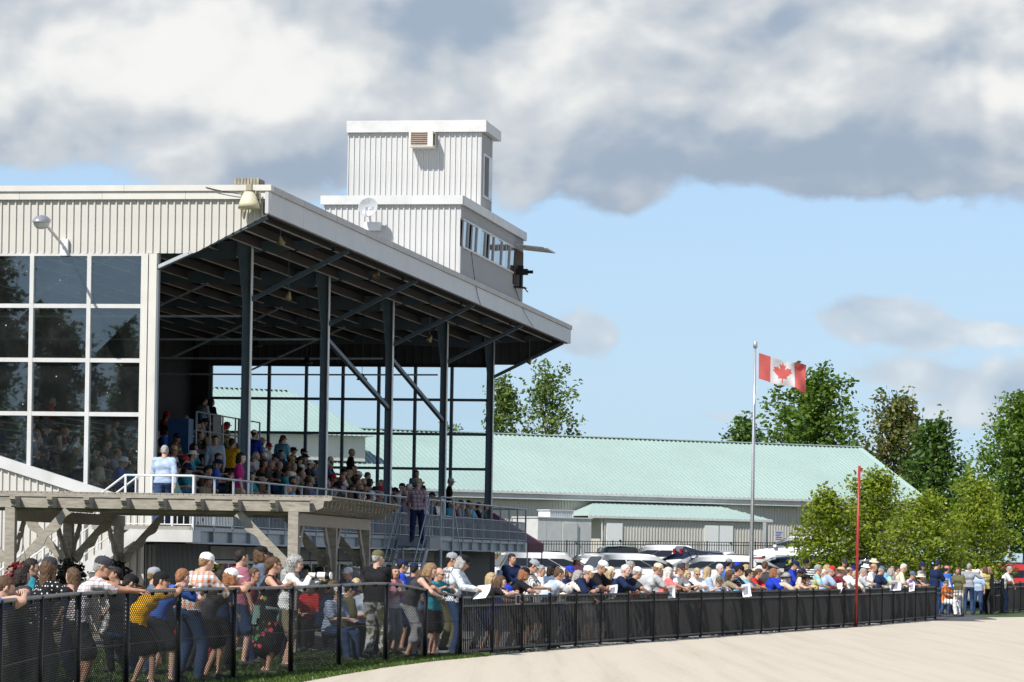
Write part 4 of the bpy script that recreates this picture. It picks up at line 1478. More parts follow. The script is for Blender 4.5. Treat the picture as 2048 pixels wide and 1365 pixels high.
def cloth_flag(name, c):
    m = bpy.data.materials.new(name)
    m.use_nodes = True
    nt = m.node_tree
    nt.nodes.clear()
    N, L = nt.nodes.new, nt.links.new
    n = N('ShaderNodeTexNoise')
    n.inputs['Scale'].default_value = 9
    mx = N('ShaderNodeMix')
    mx.data_type = 'RGBA'
    L(n.outputs['Fac'], mx.inputs[0])
    mx.inputs[6].default_value = (*[q * .88 for q in c], 1)
    mx.inputs[7].default_value = (*c, 1)
    d = N('ShaderNodeBsdfDiffuse')
    t = N('ShaderNodeBsdfTranslucent')
    L(mx.outputs[2], d.inputs[0])
    L(mx.outputs[2], t.inputs[0])
    ms = N('ShaderNodeMixShader')
    ms.inputs[0].default_value = .35
    L(d.outputs[0], ms.inputs[1])
    L(t.outputs[0], ms.inputs[2])
    o = N('ShaderNodeOutputMaterial')
    L(ms.outputs[0], o.inputs[0])
    return m


link('flag_cloth', np_mesh('flag_cloth', V, Q, [cloth_flag('flag_white', (.82, .81, .80)), cloth_flag('flag_red', (.74, .17, .15))], mi), flag)

# ------------------------------------------------------------------ green roofed hall
M_GROOF = mat('mint_roof', (.37, .475, .43), .45, var=.08, scale=.25, dirt=.10)
M_GRIDGE = mat('mint_flashing', (.40, .53, .475), .45, var=.08)
M_HALL = mat('hall_siding', (.56, .535, .485), .55, var=.06, scale=.6, streak=.08)
e0, e1 = at(1000, 985, 180), at(1720, 1003, 191)
hd = Vector((e1.x - e0.x, e1.y - e0.y, 0)).normalized()
HYAW = math.atan2(hd.y, hd.x)
HALL = thing('hall', 'long hall with mint green ribbed metal roof behind the car park', 'hall', (e0.x, e0.y, 0), HYAW)
Lr = (Vector((e1.x, e1.y, 0)) - Vector((e0.x, e0.y, 0))).length
X0, X1 = -34.0, 29.2            # along the eave
EZ, RZ, RD = 5.50, 9.05, 8.0
HB = gz(e0.x, e0.y) - .15
WALLY = .48
MB().box(X0, X1 - .9, WALLY, 2 * RD - .9, HB, EZ - .36).build('wall', M_HALL, HALL)
mb = MB()
x = X0
while x < X1 - .9:
    mb.box(x, x + .07, WALLY - .03, WALLY, HB, EZ - .05)
    x += .19
mb.build('siding_rib', M_HALL, HALL, kind='stuff')
RX = X1                          # ridge end at the gable
rf = MB()._add([(X0, 0, EZ), (X1, 0, EZ), (RX, RD, RZ), (X0, RD, RZ), (X0, 2 * RD, EZ), (X1, 2 * RD, EZ)], [(0, 1, 2, 3), (1, 5, 2), (3, 2, 5, 4)]).build('roof', M_GROOF, HALL)
mb = MB()
x = X0
slope = Vector((0, RD, RZ - EZ))
while x < X1 - .1:
    f = 1.0
    a = Vector((x, -.02, EZ + .02))
    b = a + slope * f
    if (b - a).length > .3:
        mb.beam(a, b, .05, .05, (0, -.4, 1))
    x += .305
mb.build('roof_rib', mat('mint_rib', (.335, .435, .395), .42, var=.05), rf, kind='stuff')
mb = MB()
for k in range(12):
    y = (k + .5) / 12 * RD * 2 if False else (k + .5) / 12
    a = Vector((X1 - .0, 0, EZ)).lerp(Vector((RX, RD, RZ)), y)
    b = Vector((X1 - .0, 2 * RD, EZ)).lerp(Vector((RX, RD, RZ)), y)
mb = MB().beam((X1, 0, EZ + .03), (RX, RD, RZ + .03), .22, .06).beam((X0, RD, RZ + .03), (RX + .1, RD, RZ + .03), .34, .06)
mb.build('ridge_cap', M_GRIDGE, rf)
MB().prism([(WALLY, EZ + .1), (2 * RD - .9, EZ + .1), (RD, RZ - .12)], lambda a, b, d: (d, a, b), X1 - 1.1, X1 - .9).build('gable_end', M_HALL, HALL)
mb = MB()
x = X0
while x < RX:
    mb.box(x, x + .16, RD - .24, RD - .15, RZ - .09, RZ + .0)
    x += .305
mb.build('ridge_vent', M_BLKFR, rf, kind='stuff')
MB().box(X0, X1, -.10, .05, EZ - .12, EZ + .0).build('gutter', M_TRIMW, HALL)
MB().box(X0, X1 - .3, .06, .12, EZ - .34, EZ - .125).box(X0, X1 - .3, .0, WALLY - .04, EZ - .42, EZ - .345).build('soffit', M_TRIMW, HALL)
# taller wing to the left with a hipped end
hw0 = 0
q = at(690, 797, 200)
tall = MB()
tlx = -34.0
def hl(p):
    v = Vector((p.x - e0.x, p.y - e0.y, 0))
    return v.dot(hd), v.dot(Vector((-hd.y, hd.x, 0)))
rx, ry = hl(at(690, 797, 187))
ex_, ey_ = hl(at(724, 862, 183))
MB()._add([(tlx, RD - 5.5, 8.4), (-6.6, RD - 5.5, 8.4), (-8.9, RD + 1.5, 11.15), (tlx, RD + 1.5, 11.15), (-6.6, RD + 9, 8.4), (tlx, RD + 9, 8.4)], [(0, 1, 2, 3), (1, 4, 2), (3, 2, 4, 5)]).build('upper_roof', M_GROOF, HALL)
mb = MB()
x = tlx
while x < -6.7:
    f = 1.0 if x < -8.9 else (-6.6 - x) / 2.3
    a = Vector((x, RD - 5.52, 8.42))
    mb.beam(a, a + Vector((0, 7, 2.75)) * f, .05, .05, (0, -.4, 1))
    x += .305
mb.build('roof_rib', mat('mint_rib', (.335, .435, .395), .42), HALL, kind='stuff')
MB().box(tlx, -7.0, RD - 5.0, RD + 8.5, 7.0, 8.4).build('upper_wall', M_HALL, HALL)
mb = MB()
x = tlx
while x < -9.0:
    mb.box(x, x + .16, RD + 1.25, RD + 1.35, 11.08, 11.17)
    x += .305
mb.build('ridge_vent', M_BLKFR, HALL, kind='stuff')
# wall floodlights under the eave
for (px_, py_) in ((1021, 984), (1290, 992), (1530, 1000)):
    p = at(px_, py_, 181 + (px_ - 1000) * .015)
    lx, ly = hl(p)
    MB().box(lx - .2, lx + .2, WALLY - .28, WALLY - .03, p.z - .11, p.z + .11).box(lx - .15, lx + .15, WALLY - .30, WALLY - .285, p.z - .09, p.z + .06).build('wall_light', [M_BLKFR], HALL)
    MB().box(lx - .15, lx + .15, WALLY - .31, WALLY - .302, p.z - .08, p.z + .05).build('light_lens', M_TRIMW, HALL)
# porch with its own hipped roof and two white doors
a0, a1 = at(1172, 1032, 178), at(1533, 1046, 184)
axl, _ = hl(a0)
axl += .85
axr, _ = hl(a1)
axr += .85
PE = a0.z + .03
PRZ = PE + .85
PRJ = 3.2
pr = MB()._add([(axl, WALLY - PRJ, PE), (axr, WALLY - PRJ, PE), (axr - 2.0, WALLY - .02, PRZ), (axl + 2.0, WALLY - .02, PRZ), (axl, WALLY, PE), (axr, WALLY, PE)], [(0, 1, 2, 3), (0, 3, 4), (1, 5, 2)]).build('porch_roof', M_GROOF, HALL)
mb = MB()
x = axl + .15
while x < axr:
    f = min(1, (x - axl) / 2.0, (axr - x) / 2.0)
    a = Vector((x, WALLY - PRJ - .01, PE + .015))
    mb.beam(a, a + Vector((0, PRJ, PRZ - PE)) * f, .04, .04, (0, -.3, 1))
    x += .305
mb.build('roof_rib', mat('mint_rib', (.335, .435, .395), .42), pr, kind='stuff')
MB().box(axl, axr, WALLY - PRJ - .06, WALLY - PRJ + .04, PE - .12, PE - .0).build('porch_gutter', M_TRIMW, HALL)
pw0, _ = hl(at(1205, 1060, 178.5))
pw0 += .85
pw1, _ = hl(at(1521, 1060, 183.5))
pw1 += .85
PWY = WALLY - PRJ + .14
MB().box(pw0, pw1, PWY, WALLY - .04, HB, PE - .02).build('porch_wall', M_HALL, HALL)
mb = MB()
x = pw0
while x < pw1 - .05:
    mb.box(x, x + .07, PWY - .03, PWY, HB, PE - .14)
    x += .19
mb.build('siding_rib', M_HALL, HALL, kind='stuff')
for (xa, xb, ya) in ((1208, 1239, 1045), (1402, 1458, 1050)):
    p, q = at(xa, ya, 178.6 + (xa - 1205) * .016), at(xb, ya, 178.6 + (xb - 1205) * .016)
    l0, l1 = hl(p)[0] + .85, hl(q)[0] + .85
    dr = MB().box(l0, l1, PWY - .09, PWY - .04, HB, p.z).build('door', mat('door_white', (.76, .76, .75), .45, var=.03), HALL)
    MB().box(l1 - .2, l1 - .1, PWY - .13, PWY - .09, HB + .95, HB + 1.05).build('handle', M_BLKFR, dr)
    if xb - xa > 40:
        MB().box((l0 + l1) / 2 - .015, (l0 + l1) / 2 + .015, PWY - .10, PWY - .088, HB, p.z).build('door_gap', M_BLKFR, dr)
MB().tube([(pw0 - .2, PWY - .05, PE - .1), (pw0 - .15, PWY - .05, PE - .5), (pw0 - .1, PWY - .05, HB)], .05, 8).build('downpipe', M_TRIMW, HALL)
# blue grey door and pale door further along the wall, with a white notice
for (xa, xb, ya, m_, nm) in ((1523, 1541, 1051, mat('slate_door', (.08, .14, .22), .5), 'door'), (1594, 1612, 1045, M_TRIMW, 'door')):
    l0, _ = hl(at(xa, ya, 184.6))
    l1, _ = hl(at(xb, ya, 184.6))
    MB().box(l0, l1, WALLY - .10, WALLY - .05, HB, at(xa, ya, 185).z).build(nm, m_, HALL)
p = at(1557, 1071, 181)
sg = thing('notice_board', 'white notice with blue and red lettering lines on the hall wall', 'sign', (p.x, p.y, 0), HYAW)
MB().box(-.28, .28, -.02, .02, p.z - .36, p.z + .28).build('board', M_TRIMW, sg)
for i in range(5):
    MB().box(-.22 + (i % 2) * .04, .22 - (i % 3) * .05, -.03, -.021, p.z + .16 - i * .1, p.z + .20 - i * .1).build('text_line', mat('sign_blue', (.08, .12, .5), .6) if i < 4 else mat('sign_red', (.5, .05, .04), .6), sg)
for xx in (-.25, .25):
    MB().box(xx - .03, xx + .03, .02, .07, gz(p.x, p.y) - .1, p.z + .2).build('post', M_RAILB, sg)
# white cold store with rooftop unit
p0, p1 = at(1076, 1036, 172), at(1183, 1038, 174)
zc = gz(p0.x, 172)
cs = thing('cold_store', 'white metal cold store box with a rooftop unit beside the porch', 'cold store', (p0.x, p0.y, 0), math.atan2(p1.y - p0.y, p1.x - p0.x))
cl = (p1 - p0).length
MB().box(0, cl, 0, 2.4, zc - .1, p0.z).build('box', M_TRIMW, cs)
MB().box(-.05, cl + .05, -.05, 2.45, p0.z, p0.z + .07).build('roof_edge', M_TRIMW, cs)
for k in (.16, .44, .73):
    MB().box(cl * k, cl * k + .012, -.006, .0, zc, p0.z - .03).build('panel_joint', M_RAILB, cs)
MB().box(cl * .46, cl * .72, -.04, -.008, zc + .05, p0.z - .25).build('door', M_TRIMW, cs)
MB().box(cl * .68, cl * .75, -.09, -.045, zc + 1.0, zc + 1.06).box(cl * .72, cl * .745, -.06, -.042, zc + .5, p0.z - .3).build('latch', M_RAILB, cs)
MB().box(cl * .28, cl * .72, .3, 1.4, p0.z + .07, p0.z + .42).build('rooftop_unit', M_RAILW, cs)
for i in range(12):
    MB().box(cl * .29 + i * cl * .034, cl * .29 + i * cl * .034 + .04, .28, .298, p0.z + .10, p0.z + .36).build('unit_fin', M_RAILB, cs)
MB().box(cl * .26, cl * .74, .25, 1.45, p0.z + .425, p0.z + .47).build('unit_lid', M_TRIMW, cs)

# maroon canopy tent behind the deck
pk = at(1000, 1045, 111)
M_TENT = mat('maroon_canvas', (.115, .018, .035), .75, var=.12, scale=3)
tn = thing('canopy_tent', 'maroon pop up canopy tent behind the far end of the deck', 'tent', (pk.x - .25, 113.5, 0), -AN)
hw = 1.55
tz = 2.28
MB()._add([(-hw, -hw, tz), (hw, -hw, tz), (hw, hw, tz), (-hw, hw, tz), (0, 0, 3.35)], [(0, 1, 4), (1, 2, 4), (2, 3, 4), (3, 0, 4)]).build('roof', M_TENT, tn)
mb = MB()
for (a, b) in (((-hw, -hw), (hw, -hw)), ((hw, -hw), (hw, hw)), ((hw, hw), (-hw, hw)), ((-hw, hw), (-hw, -hw))):
    mb.quad((a[0], a[1], tz - .33), (b[0], b[1], tz - .33), (b[0], b[1], tz + .003), (a[0], a[1], tz + .003))
mb.build('valance', M_TENT, tn)
mb = MB()
rr = random.Random(3)
x = -.2
while x < 1.35:
    w_ = rr.uniform(.05, .10)
    mb.box(x, x + w_, -hw - .006, -hw - .002, tz - .19, tz - .10 + rr.uniform(0, .03))
    x += w_ + .035
mb.build('faded_print', mat('print_white', (.42, .36, .38), .7), tn)
for sx in (-1, 1):
    for sy in (-1, 1):
        MB().tube([(sx * (hw - .04), sy * (hw - .04), 0), (sx * (hw - .04), sy * (hw - .04), tz)], .022, 6).build('leg', M_RAILW if sy < 0 else M_STEEL, tn)
lp = gnd(2016, 1190, .0)
sp = at(2017, 1130, 142)
po = thing('light_pole', 'thin pale post on the grass bank beyond the gate', 'pole', (sp.x, 142, gz(sp.x, 142)))
MB().tube([(0, 0, 0), (0, 0, 2.4)], .05, 8).build('shaft', M_STEELL, po)
MB().box(-.07, .07, -.07, .07, 0, .03).build('foot_plate', M_STEELL, po)

# ------------------------------------------------------------------ people
# A body is one continuous surface: tapered limbs and trunk blended as a distance field and skinned with surface nets.
def surface_nets(D, org, h):
    s = D < 0
    nx, ny, nz = D.shape
    cnt = np.zeros((nx - 1, ny - 1, nz - 1), np.int8)
    offs = [(i, j, k) for i in (0, 1) for j in (0, 1) for k in (0, 1)]
    sl = lambda o, n: slice(o, n - 1 + o)
    for o in offs:
        cnt += s[sl(o[0], nx), sl(o[1], ny), sl(o[2], nz)]
    act = (cnt > 0) & (cnt < 8)
    idx = np.full(act.shape, -1, np.int64)
    I = np.argwhere(act)
    idx[act] = np.arange(len(I))
    acc = np.zeros((len(I), 3))
    num = np.zeros(len(I))
    c = {o: D[I[:, 0] + o[0], I[:, 1] + o[1], I[:, 2] + o[2]] for o in offs}
    for a in offs:
        for ax in range(3):
            if a[ax] == 0:
                b = list(a)
                b[ax] = 1
                b = tuple(b)
                da, db = c[a], c[b]
                m = (da < 0) != (db < 0)
                t = np.where(m, da / np.where(np.abs(da - db) < 1e-9, 1e-9, da - db), 0)
                p = np.tile(np.array(a, float), (len(I), 1))
                p[:, ax] += t
                acc += np.where(m[:, None], p, 0)
                num += m
    V = (I + acc / num[:, None]) * h + org
    Q = []
    for ax in range(3):
        o1, o2 = (ax + 1) % 3, (ax + 2) % 3
        A = [slice(None)] * 3
        B = [slice(None)] * 3
        A[ax] = slice(0, -1)
        B[ax] = slice(1, None)
        ch = s[tuple(A)] != s[tuple(B)]
        E = np.argwhere(ch)
        E = E[(E[:, o1] > 0) & (E[:, o2] > 0) & (E[:, o1] < D.shape[o1] - 1) & (E[:, o2] < D.shape[o2] - 1)]
        if not len(E):
            continue
        fl = s[E[:, 0], E[:, 1], E[:, 2]]
        qs = []
        for (u, v) in ((-1, -1), (0, -1), (0, 0), (-1, 0)):
            e = E.copy()
            e[:, o1] += u
            e[:, o2] += v
            qs.append(idx[e[:, 0], e[:, 1], e[:, 2]])
        q = np.stack(qs, 1)
        q = np.where(fl[:, None], q, q[:, ::-1])
        Q.append(q)
    Q = np.concatenate(Q)
    return V, Q[(Q >= 0).all(1)]


def cone_d(P, a, b, ra, rb):
    ab = b - a
    L2 = max(1e-9, float(ab @ ab))
    t = np.clip(((P - a) @ ab) / L2, 0, 1)
    return np.linalg.norm(P - a - t[..., None] * ab, axis=-1) - (ra + (rb - ra) * t)


def field(prims, h, k=.035, ells=(), subs=()):
    """blend round cones (a, b, ra, rb) and ellipsoids (c, r); returns grid, origin"""
    lo = np.min([np.minimum(a - ra, b - rb) for a, b, ra, rb, *_ in prims] + [c - r for c, r, *_ in ells], axis=0) - 2.2 * h
    hi = np.max([np.maximum(a + ra, b + rb) for a, b, ra, rb, *_ in prims] + [c + r for c, r, *_ in ells], axis=0) + 2.2 * h
    n = np.ceil((hi - lo) / h).astype(int) + 1
    D = np.full(n, .5)
    ax = [lo[i] + h * np.arange(n[i]) for i in range(3)]

    def region(l, u):
        i0 = np.maximum(0, np.floor((l - lo) / h).astype(int))
        i1 = np.minimum(n, np.ceil((u - lo) / h).astype(int) + 1)
        sl = tuple(slice(a, b) for a, b in zip(i0, i1))
        P = np.stack(np.meshgrid(ax[0][sl[0]], ax[1][sl[1]], ax[2][sl[2]], indexing='ij'), -1)
        return sl, P

    def blend(sl, d, kk):
        o = D[sl]
        q = np.maximum(kk - np.abs(o - d), 0) / kk
        D[sl] = np.minimum(o, d) - q * q * kk * .25

    pad = .10
    for pr in prims:
        a, b, ra, rb = pr[:4]
        kk = pr[5] if len(pr) > 5 else k
        sl, P = region(np.minimum(a - ra, b - rb) - pad, np.maximum(a + ra, b + rb) + pad)
        blend(sl, cone_d(P, a, b, ra, rb), kk)
    for e in ells:
        c, r = e[:2]
        sl, P = region(c - r - pad, c + r + pad)
        q = (P - c) / r
        ln = np.linalg.norm(q, axis=-1)
        d = (ln - 1) * float(np.min(r)) if len(e) < 4 else (ln - 1) * float(np.mean(r))
        blend(sl, d, e[2] if len(e) > 2 else k)
    for c, r in subs:
        sl, P = region(c - r - pad, c + r + pad)
        d = np.linalg.norm(P - c, axis=-1) - r
        D[sl] = np.maximum(D[sl], -d)
    return D, lo


A3 = lambda *v: np.array(v, float)


def head_shape(h):
    """head in its own frame: origin mid skull, +y the face, chin at z -.115, crown at z +.115"""
    el = [(A3(0, -.012, .030), A3(.076, .096, .086), .02), (A3(0, .030, -.035), A3(.058, .060, .078), .03)]
    pr = [(A3(-.02, .052, -.092), A3(.02, .052, -.092), .026, .026, 0, .03),
          (A3(0, .090, .012), A3(0, .106, -.026), .009, .015, 0, .012),
          (A3(-.032, .078, .028), A3(.032, .078, .028), .013, .013, 0, .02),
          (A3(-.018, .080, -.060), A3(.018, .080, -.060), .011, .011, 0, .012),
          (A3(-.042, .050, -.02), A3(-.040, .062, -.03), .022, .02, 0, .02), (A3(.042, .050, -.02), A3(.040, .062, -.03), .022, .02, 0, .02),
          (A3(-.078, -.008, .012), A3(-.080, -.012, -.022), .014, .010, 0, .006), (A3(.078, -.008, .012), A3(.080, -.012, -.022), .014, .010, 0, .006),
          (A3(0, -.022, -.05), A3(0, -.035, -.17), .054, .056, 0, .04)]
    sb = [(A3(-.031, .099, .006), .0155), (A3(.031, .099, .006), .0155)]
    D, lo = field(pr, h, .02, el, sb)
    V, Q = surface_nets(D, lo, h)
    c = V[Q].mean(1)
    z = np.zeros(len(Q), int)
    # lips and eyes take their own colour
    z[(np.abs(c[:, 0]) < .024) & (c[:, 2] < -.052) & (c[:, 2] > -.070) & (c[:, 1] > .082)] = 4
    for sx in (-1, 1):
        z[(np.hypot(c[:, 0] - sx * .031, c[:, 2] - .006) < .0125) & (c[:, 1] > .065)] = 5
    return V, Q, z


def hair_shape(style, h=.013, seed=0):
    rng = np.random.default_rng(seed)
    el = [(A3(0, -.016, .036), A3(.084, .104, .094), .02)]
    pr = [(A3(0, -.05, .03), A3(0, -.07, -.03), .06, .05, 0, .03)]
    cut_front, cut_low = .030, -.075
    if style == 'long':
        pr += [(A3(0, -.055, .0), A3(0, -.085, -.26), .085, .060, 0, .04), (A3(-.062, -.01, .0), A3(-.075, -.03, -.20), .034, .030, 0, .03), (A3(.062, -.01, .0), A3(.075, -.03, -.20), .034, .030, 0, .03)]
        cut_low = -.40
    elif style == 'bob':
        pr += [(A3(0, -.045, .0), A3(0, -.065, -.10), .088, .072, 0, .04), (A3(-.062, .0, .0), A3(-.072, .0, -.09), .036, .034, 0, .03), (A3(.062, .0, .0), A3(.072, .0, -.09), .036, .034, 0, .03)]
        cut_low = -.2
    elif style == 'curly':
        el = [(A3(0, -.02, .045), A3(.102, .118, .108), .03)]
        pr += [(A3(0, -.06, .0), A3(0, -.07, -.10), .09, .08, 0, .04)]
        cut_low = -.2
    elif style == 'bun':
        el += [(A3(0, -.075, .105), A3(.042, .042, .04), .015)]
    elif style == 'tail':
        pr += [(A3(0, -.11, .04), A3(0, -.14, -.14), .036, .022, 0, .02)]
        cut_low = -.3
    D, lo = field(pr, h, .02, el)
    n = D.shape
    X, Y, Z = np.meshgrid(*[lo[i] + h * np.arange(n[i]) for i in range(3)], indexing='ij')
    lump = .004 * np.sin(X * 210 + Z * 60) + .004 * np.sin(Y * 190 - Z * 90 + 1) + .003 * np.sin((X + Y) * 330)
    D = D + lump * (2.0 if style == 'curly' else 1.0)
    face = np.minimum(Y - .028, .052 - Z)                 # in front of the ears and under the hairline
    D = np.maximum(D, face)
    D = np.maximum(D, cut_low - Z)
    if style == 'fringe':
        D = np.maximum(D, Z - .045)
    V, Q = surface_nets(D, lo, h)
    return V, Q


def cap_mesh(kind):
    mb_ = MB()
    if kind == 'cap':
        for i in range(1):
            pass
        mb_.lathe([(.094, .030), (.096, .055), (.090, .088), (.068, .118), (.035, .132), (.001, .135)], 14, Matrix.Translation((0, -.012, 0)) @ Matrix.Diagonal((.93, 1.14, 1, 1)))
        mb_.lathe([(.094, .030), (.088, .028), (.086, .05)], 14, Matrix.Translation((0, -.012, 0)) @ Matrix.Diagonal((.93, 1.14, 1, 1)))
        n = 10
        V, Q = [], []
        for i in range(n + 1):
            a = math.pi * i / n
            x = math.cos(a)
            y = math.sin(a)
            for dz in (0, -.006):
                V.append((x * .082, .045 + y * .045, .036 + dz - .012 * x * x))
                V.append((x * .078, .045 + y * .135, .022 + dz - .020 * x * x))
        for i in range(n):
            a = i * 4
            Q += [(a, a + 4, a + 5, a + 1), (a + 2, a + 3, a + 7, a + 6), (a + 1, a + 5, a + 7, a + 3), (a, a + 2, a + 6, a + 4)]
        mb_._add(V, Q)
        mb_.lathe([(.010, .133), (.008, .142), (.001, .143)], 8, Matrix.Translation((0, -.012, 0)))
    else:
        R_, up = (.155, .0) if kind == 'bucket' else (.19, .05)
        crown = [(.090, .045), (.086, .10), (.070, .135), (.03, .142), (.001, .138)] if kind != 'bucket' else [(.092, .04), (.088, .09), (.078, .115), (.001, .12)]
        mb_.lathe(crown, 16, Matrix.Translation((0, -.010, 0)) @ Matrix.Diagonal((.95, 1.16, 1, 1)))
        n = 22
        V, Q = [], []
        for i in range(n):
            a = 2 * math.pi * i / n
            for r_, z in ((.088, .045), (.13, .040 + up * .25 * abs(math.cos(a)) ** 2), (R_, .030 - (.02 if kind == 'bucket' else 0) + up * abs(math.cos(a)) ** 2), (R_, .026 - (.02 if kind == 'bucket' else 0) + up * abs(math.cos(a)) ** 2), (.088, .039)):
                V.append((math.cos(a) * r_ * .95, -.01 + math.sin(a) * r_ * 1.14, z))
        for i in range(n):
            a, b = i * 5, ((i + 1) % n) * 5
            for q in range(4):
                Q.append((a + q, b + q, b + q + 1, a + q + 1))
        mb_._add(V, Q)
        mb_.lathe([(.092, .046), (.094, .048), (.092, .066), (.088, .068)], 16, Matrix.Translation((0, -.010, 0)) @ Matrix.Diagonal((.95, 1.16, 1, 1)))
    return mb_


def glasses_mesh():
    mb_ = MB()
    for sx in (-1, 1):
        mb_.prism([(sx * .008, .010), (sx * .030, .020), (sx * .056, .016), (sx * .060, -.002), (sx * .045, -.016), (sx * .018, -.014)], lambda a, b, d: (a, d - abs(a) * .25, b + .006), .104, .109)
        mb_.beam((sx * .060, .092, .016), (sx * .082, -.02, .014), .004, .006)
    mb_.beam((-.012, .106, .014), (.012, .106, .014), .004, .005)
    return mb_


def hand_mesh(curl):
    """right hand in its own frame: wrist at the origin, fingers along +y, palm facing -z, thumb on the -x side"""
    mb_ = MB()
    pal = [(0.0, .026, .019), (.03, .034, .020), (.065, .042, .018), (.090, .041, .014)]
    n = 8
    V, Q = [], []
    for y, rx_, rz_ in pal:
        for k in range(n):
            a = 2 * math.pi * k / n
            V.append((math.cos(a) * rx_, y, math.sin(a) * rz_))
    for i in range(len(pal) - 1):
        for k in range(n):
            k2 = (k + 1) % n
            Q.append((i * n + k, (i + 1) * n + k, (i + 1) * n + k2, i * n + k2))
    Q.append(tuple(range((len(pal) - 1) * n, len(pal) * n))[::-1])
    mb_._add(V, Q)
    for x0, ln, r_, da in ((-.030, .072, .0092, -.06), (-.010, .080, .0094, -.015), (.011, .074, .0090, .03), (.030, .058, .0080, .09)):
        p = Vector((x0, .078, 0))
        ang = 0.1
        pts = [p]
        for seg, f in ((.46, curl * .7), (.30, curl), (.24, curl * .8)):
            ang += f
            p = p + Vector((math.sin(da) * ln * seg, math.cos(ang) * ln * seg, -math.sin(ang) * ln * seg))
            pts.append(p)
        mb_.tube(pts, [r_ * 1.08, r_, r_ * .92, r_ * .66], 5)
    th = [Vector((-.026, .022, -.004)), Vector((-.050, .050, -.012)), Vector((-.058, .078, -.020 - curl * .012)), Vector((-.050, .100, -.026 - curl * .02))]
    mb_.tube(th, [.014, .0115, .0105, .007], 5)
    V = np.array([tuple(v) for v in mb_.v])
    F4 = []
    for f in mb_.f:
        if len(f) == 4:
            F4.append(f)
        elif len(f) == 3:
            F4.append((f[0], f[1], f[2], f[2]))
        else:
            for i in range(1, len(f) - 1, 2):
                F4.append((f[0], f[i], f[i + 1], f[min(i + 2, len(f) - 1)]))
    return V, F4


HEADS = {'hi': head_shape(.0115), 'lo': head_shape(.017)}
HANDS = {c: hand_mesh(c) for c in (.25, .75)}
HAIRS, CAPS = {}, {}


def skin_mat(i):
    c = [(.50, .285, .195), (.56, .345, .25), (.44, .235, .155), (.60, .385, .295), (.24, .125, .08)][i]
    return mat('skin_tone_%d' % i, c, .5, var=.10, scale=12, spec=.35)


M_LIP = mat('lip', (.36, .14, .11), .5, var=.05)
M_EYE = mat('eye_dark', (.035, .028, .025), .3, var=0)
M_SHOE = mat('shoe_dark', (.05, .045, .04), .6)
M_SHOEW = mat('shoe_white', (.55, .55, .53), .6)
COLS = {'white': (.74, .74, .73), 'offwhite': (.66, .63, .56), 'cream': (.62, .56, .42), 'black': (.014, .014, .016), 'charcoal': (.045, .046, .05), 'grey': (.30, .31, .33), 'lightgrey': (.46, .47, .48),
        'navy': (.014, .024, .065), 'blue': (.035, .12, .46), 'royal': (.02, .05, .42), 'lightblue': (.37, .46, .60), 'skyblue': (.16, .46, .66), 'teal': (.03, .25, .32), 'red': (.50, .03, .03), 'maroon': (.14, .02, .03), 'pink': (.62, .22, .28), 'coral': (.70, .16, .16),
        'magenta': (.38, .02, .15), 'orange': (.62, .16, .03), 'yellow': (.68, .36, .02), 'lemon': (.62, .55, .18), 'khaki': (.25, .215, .145), 'beige': (.52, .43, .33), 'tan': (.42, .33, .20), 'brown': (.12, .07, .04), 'green': (.03, .14, .07), 'lightgreen': (.33, .52, .42), 'mauve': (.34, .13, .17), 'purple': (.13, .04, .28), 'denim': (.035, .065, .14), 'slate': (.10, .135, .20), 'olive': (.12, .12, .06),
        'grayhair': (.33, .32, .30), 'whitehair': (.62, .60, .56), 'blonde': (.44, .33, .18), 'darkhair': (.022, .016, .012), 'brownhair': (.10, .055, .03), 'redhair': (.27, .12, .055), 'lightbrown': (.25, .155, .08), 'straw': (.55, .42, .22)}


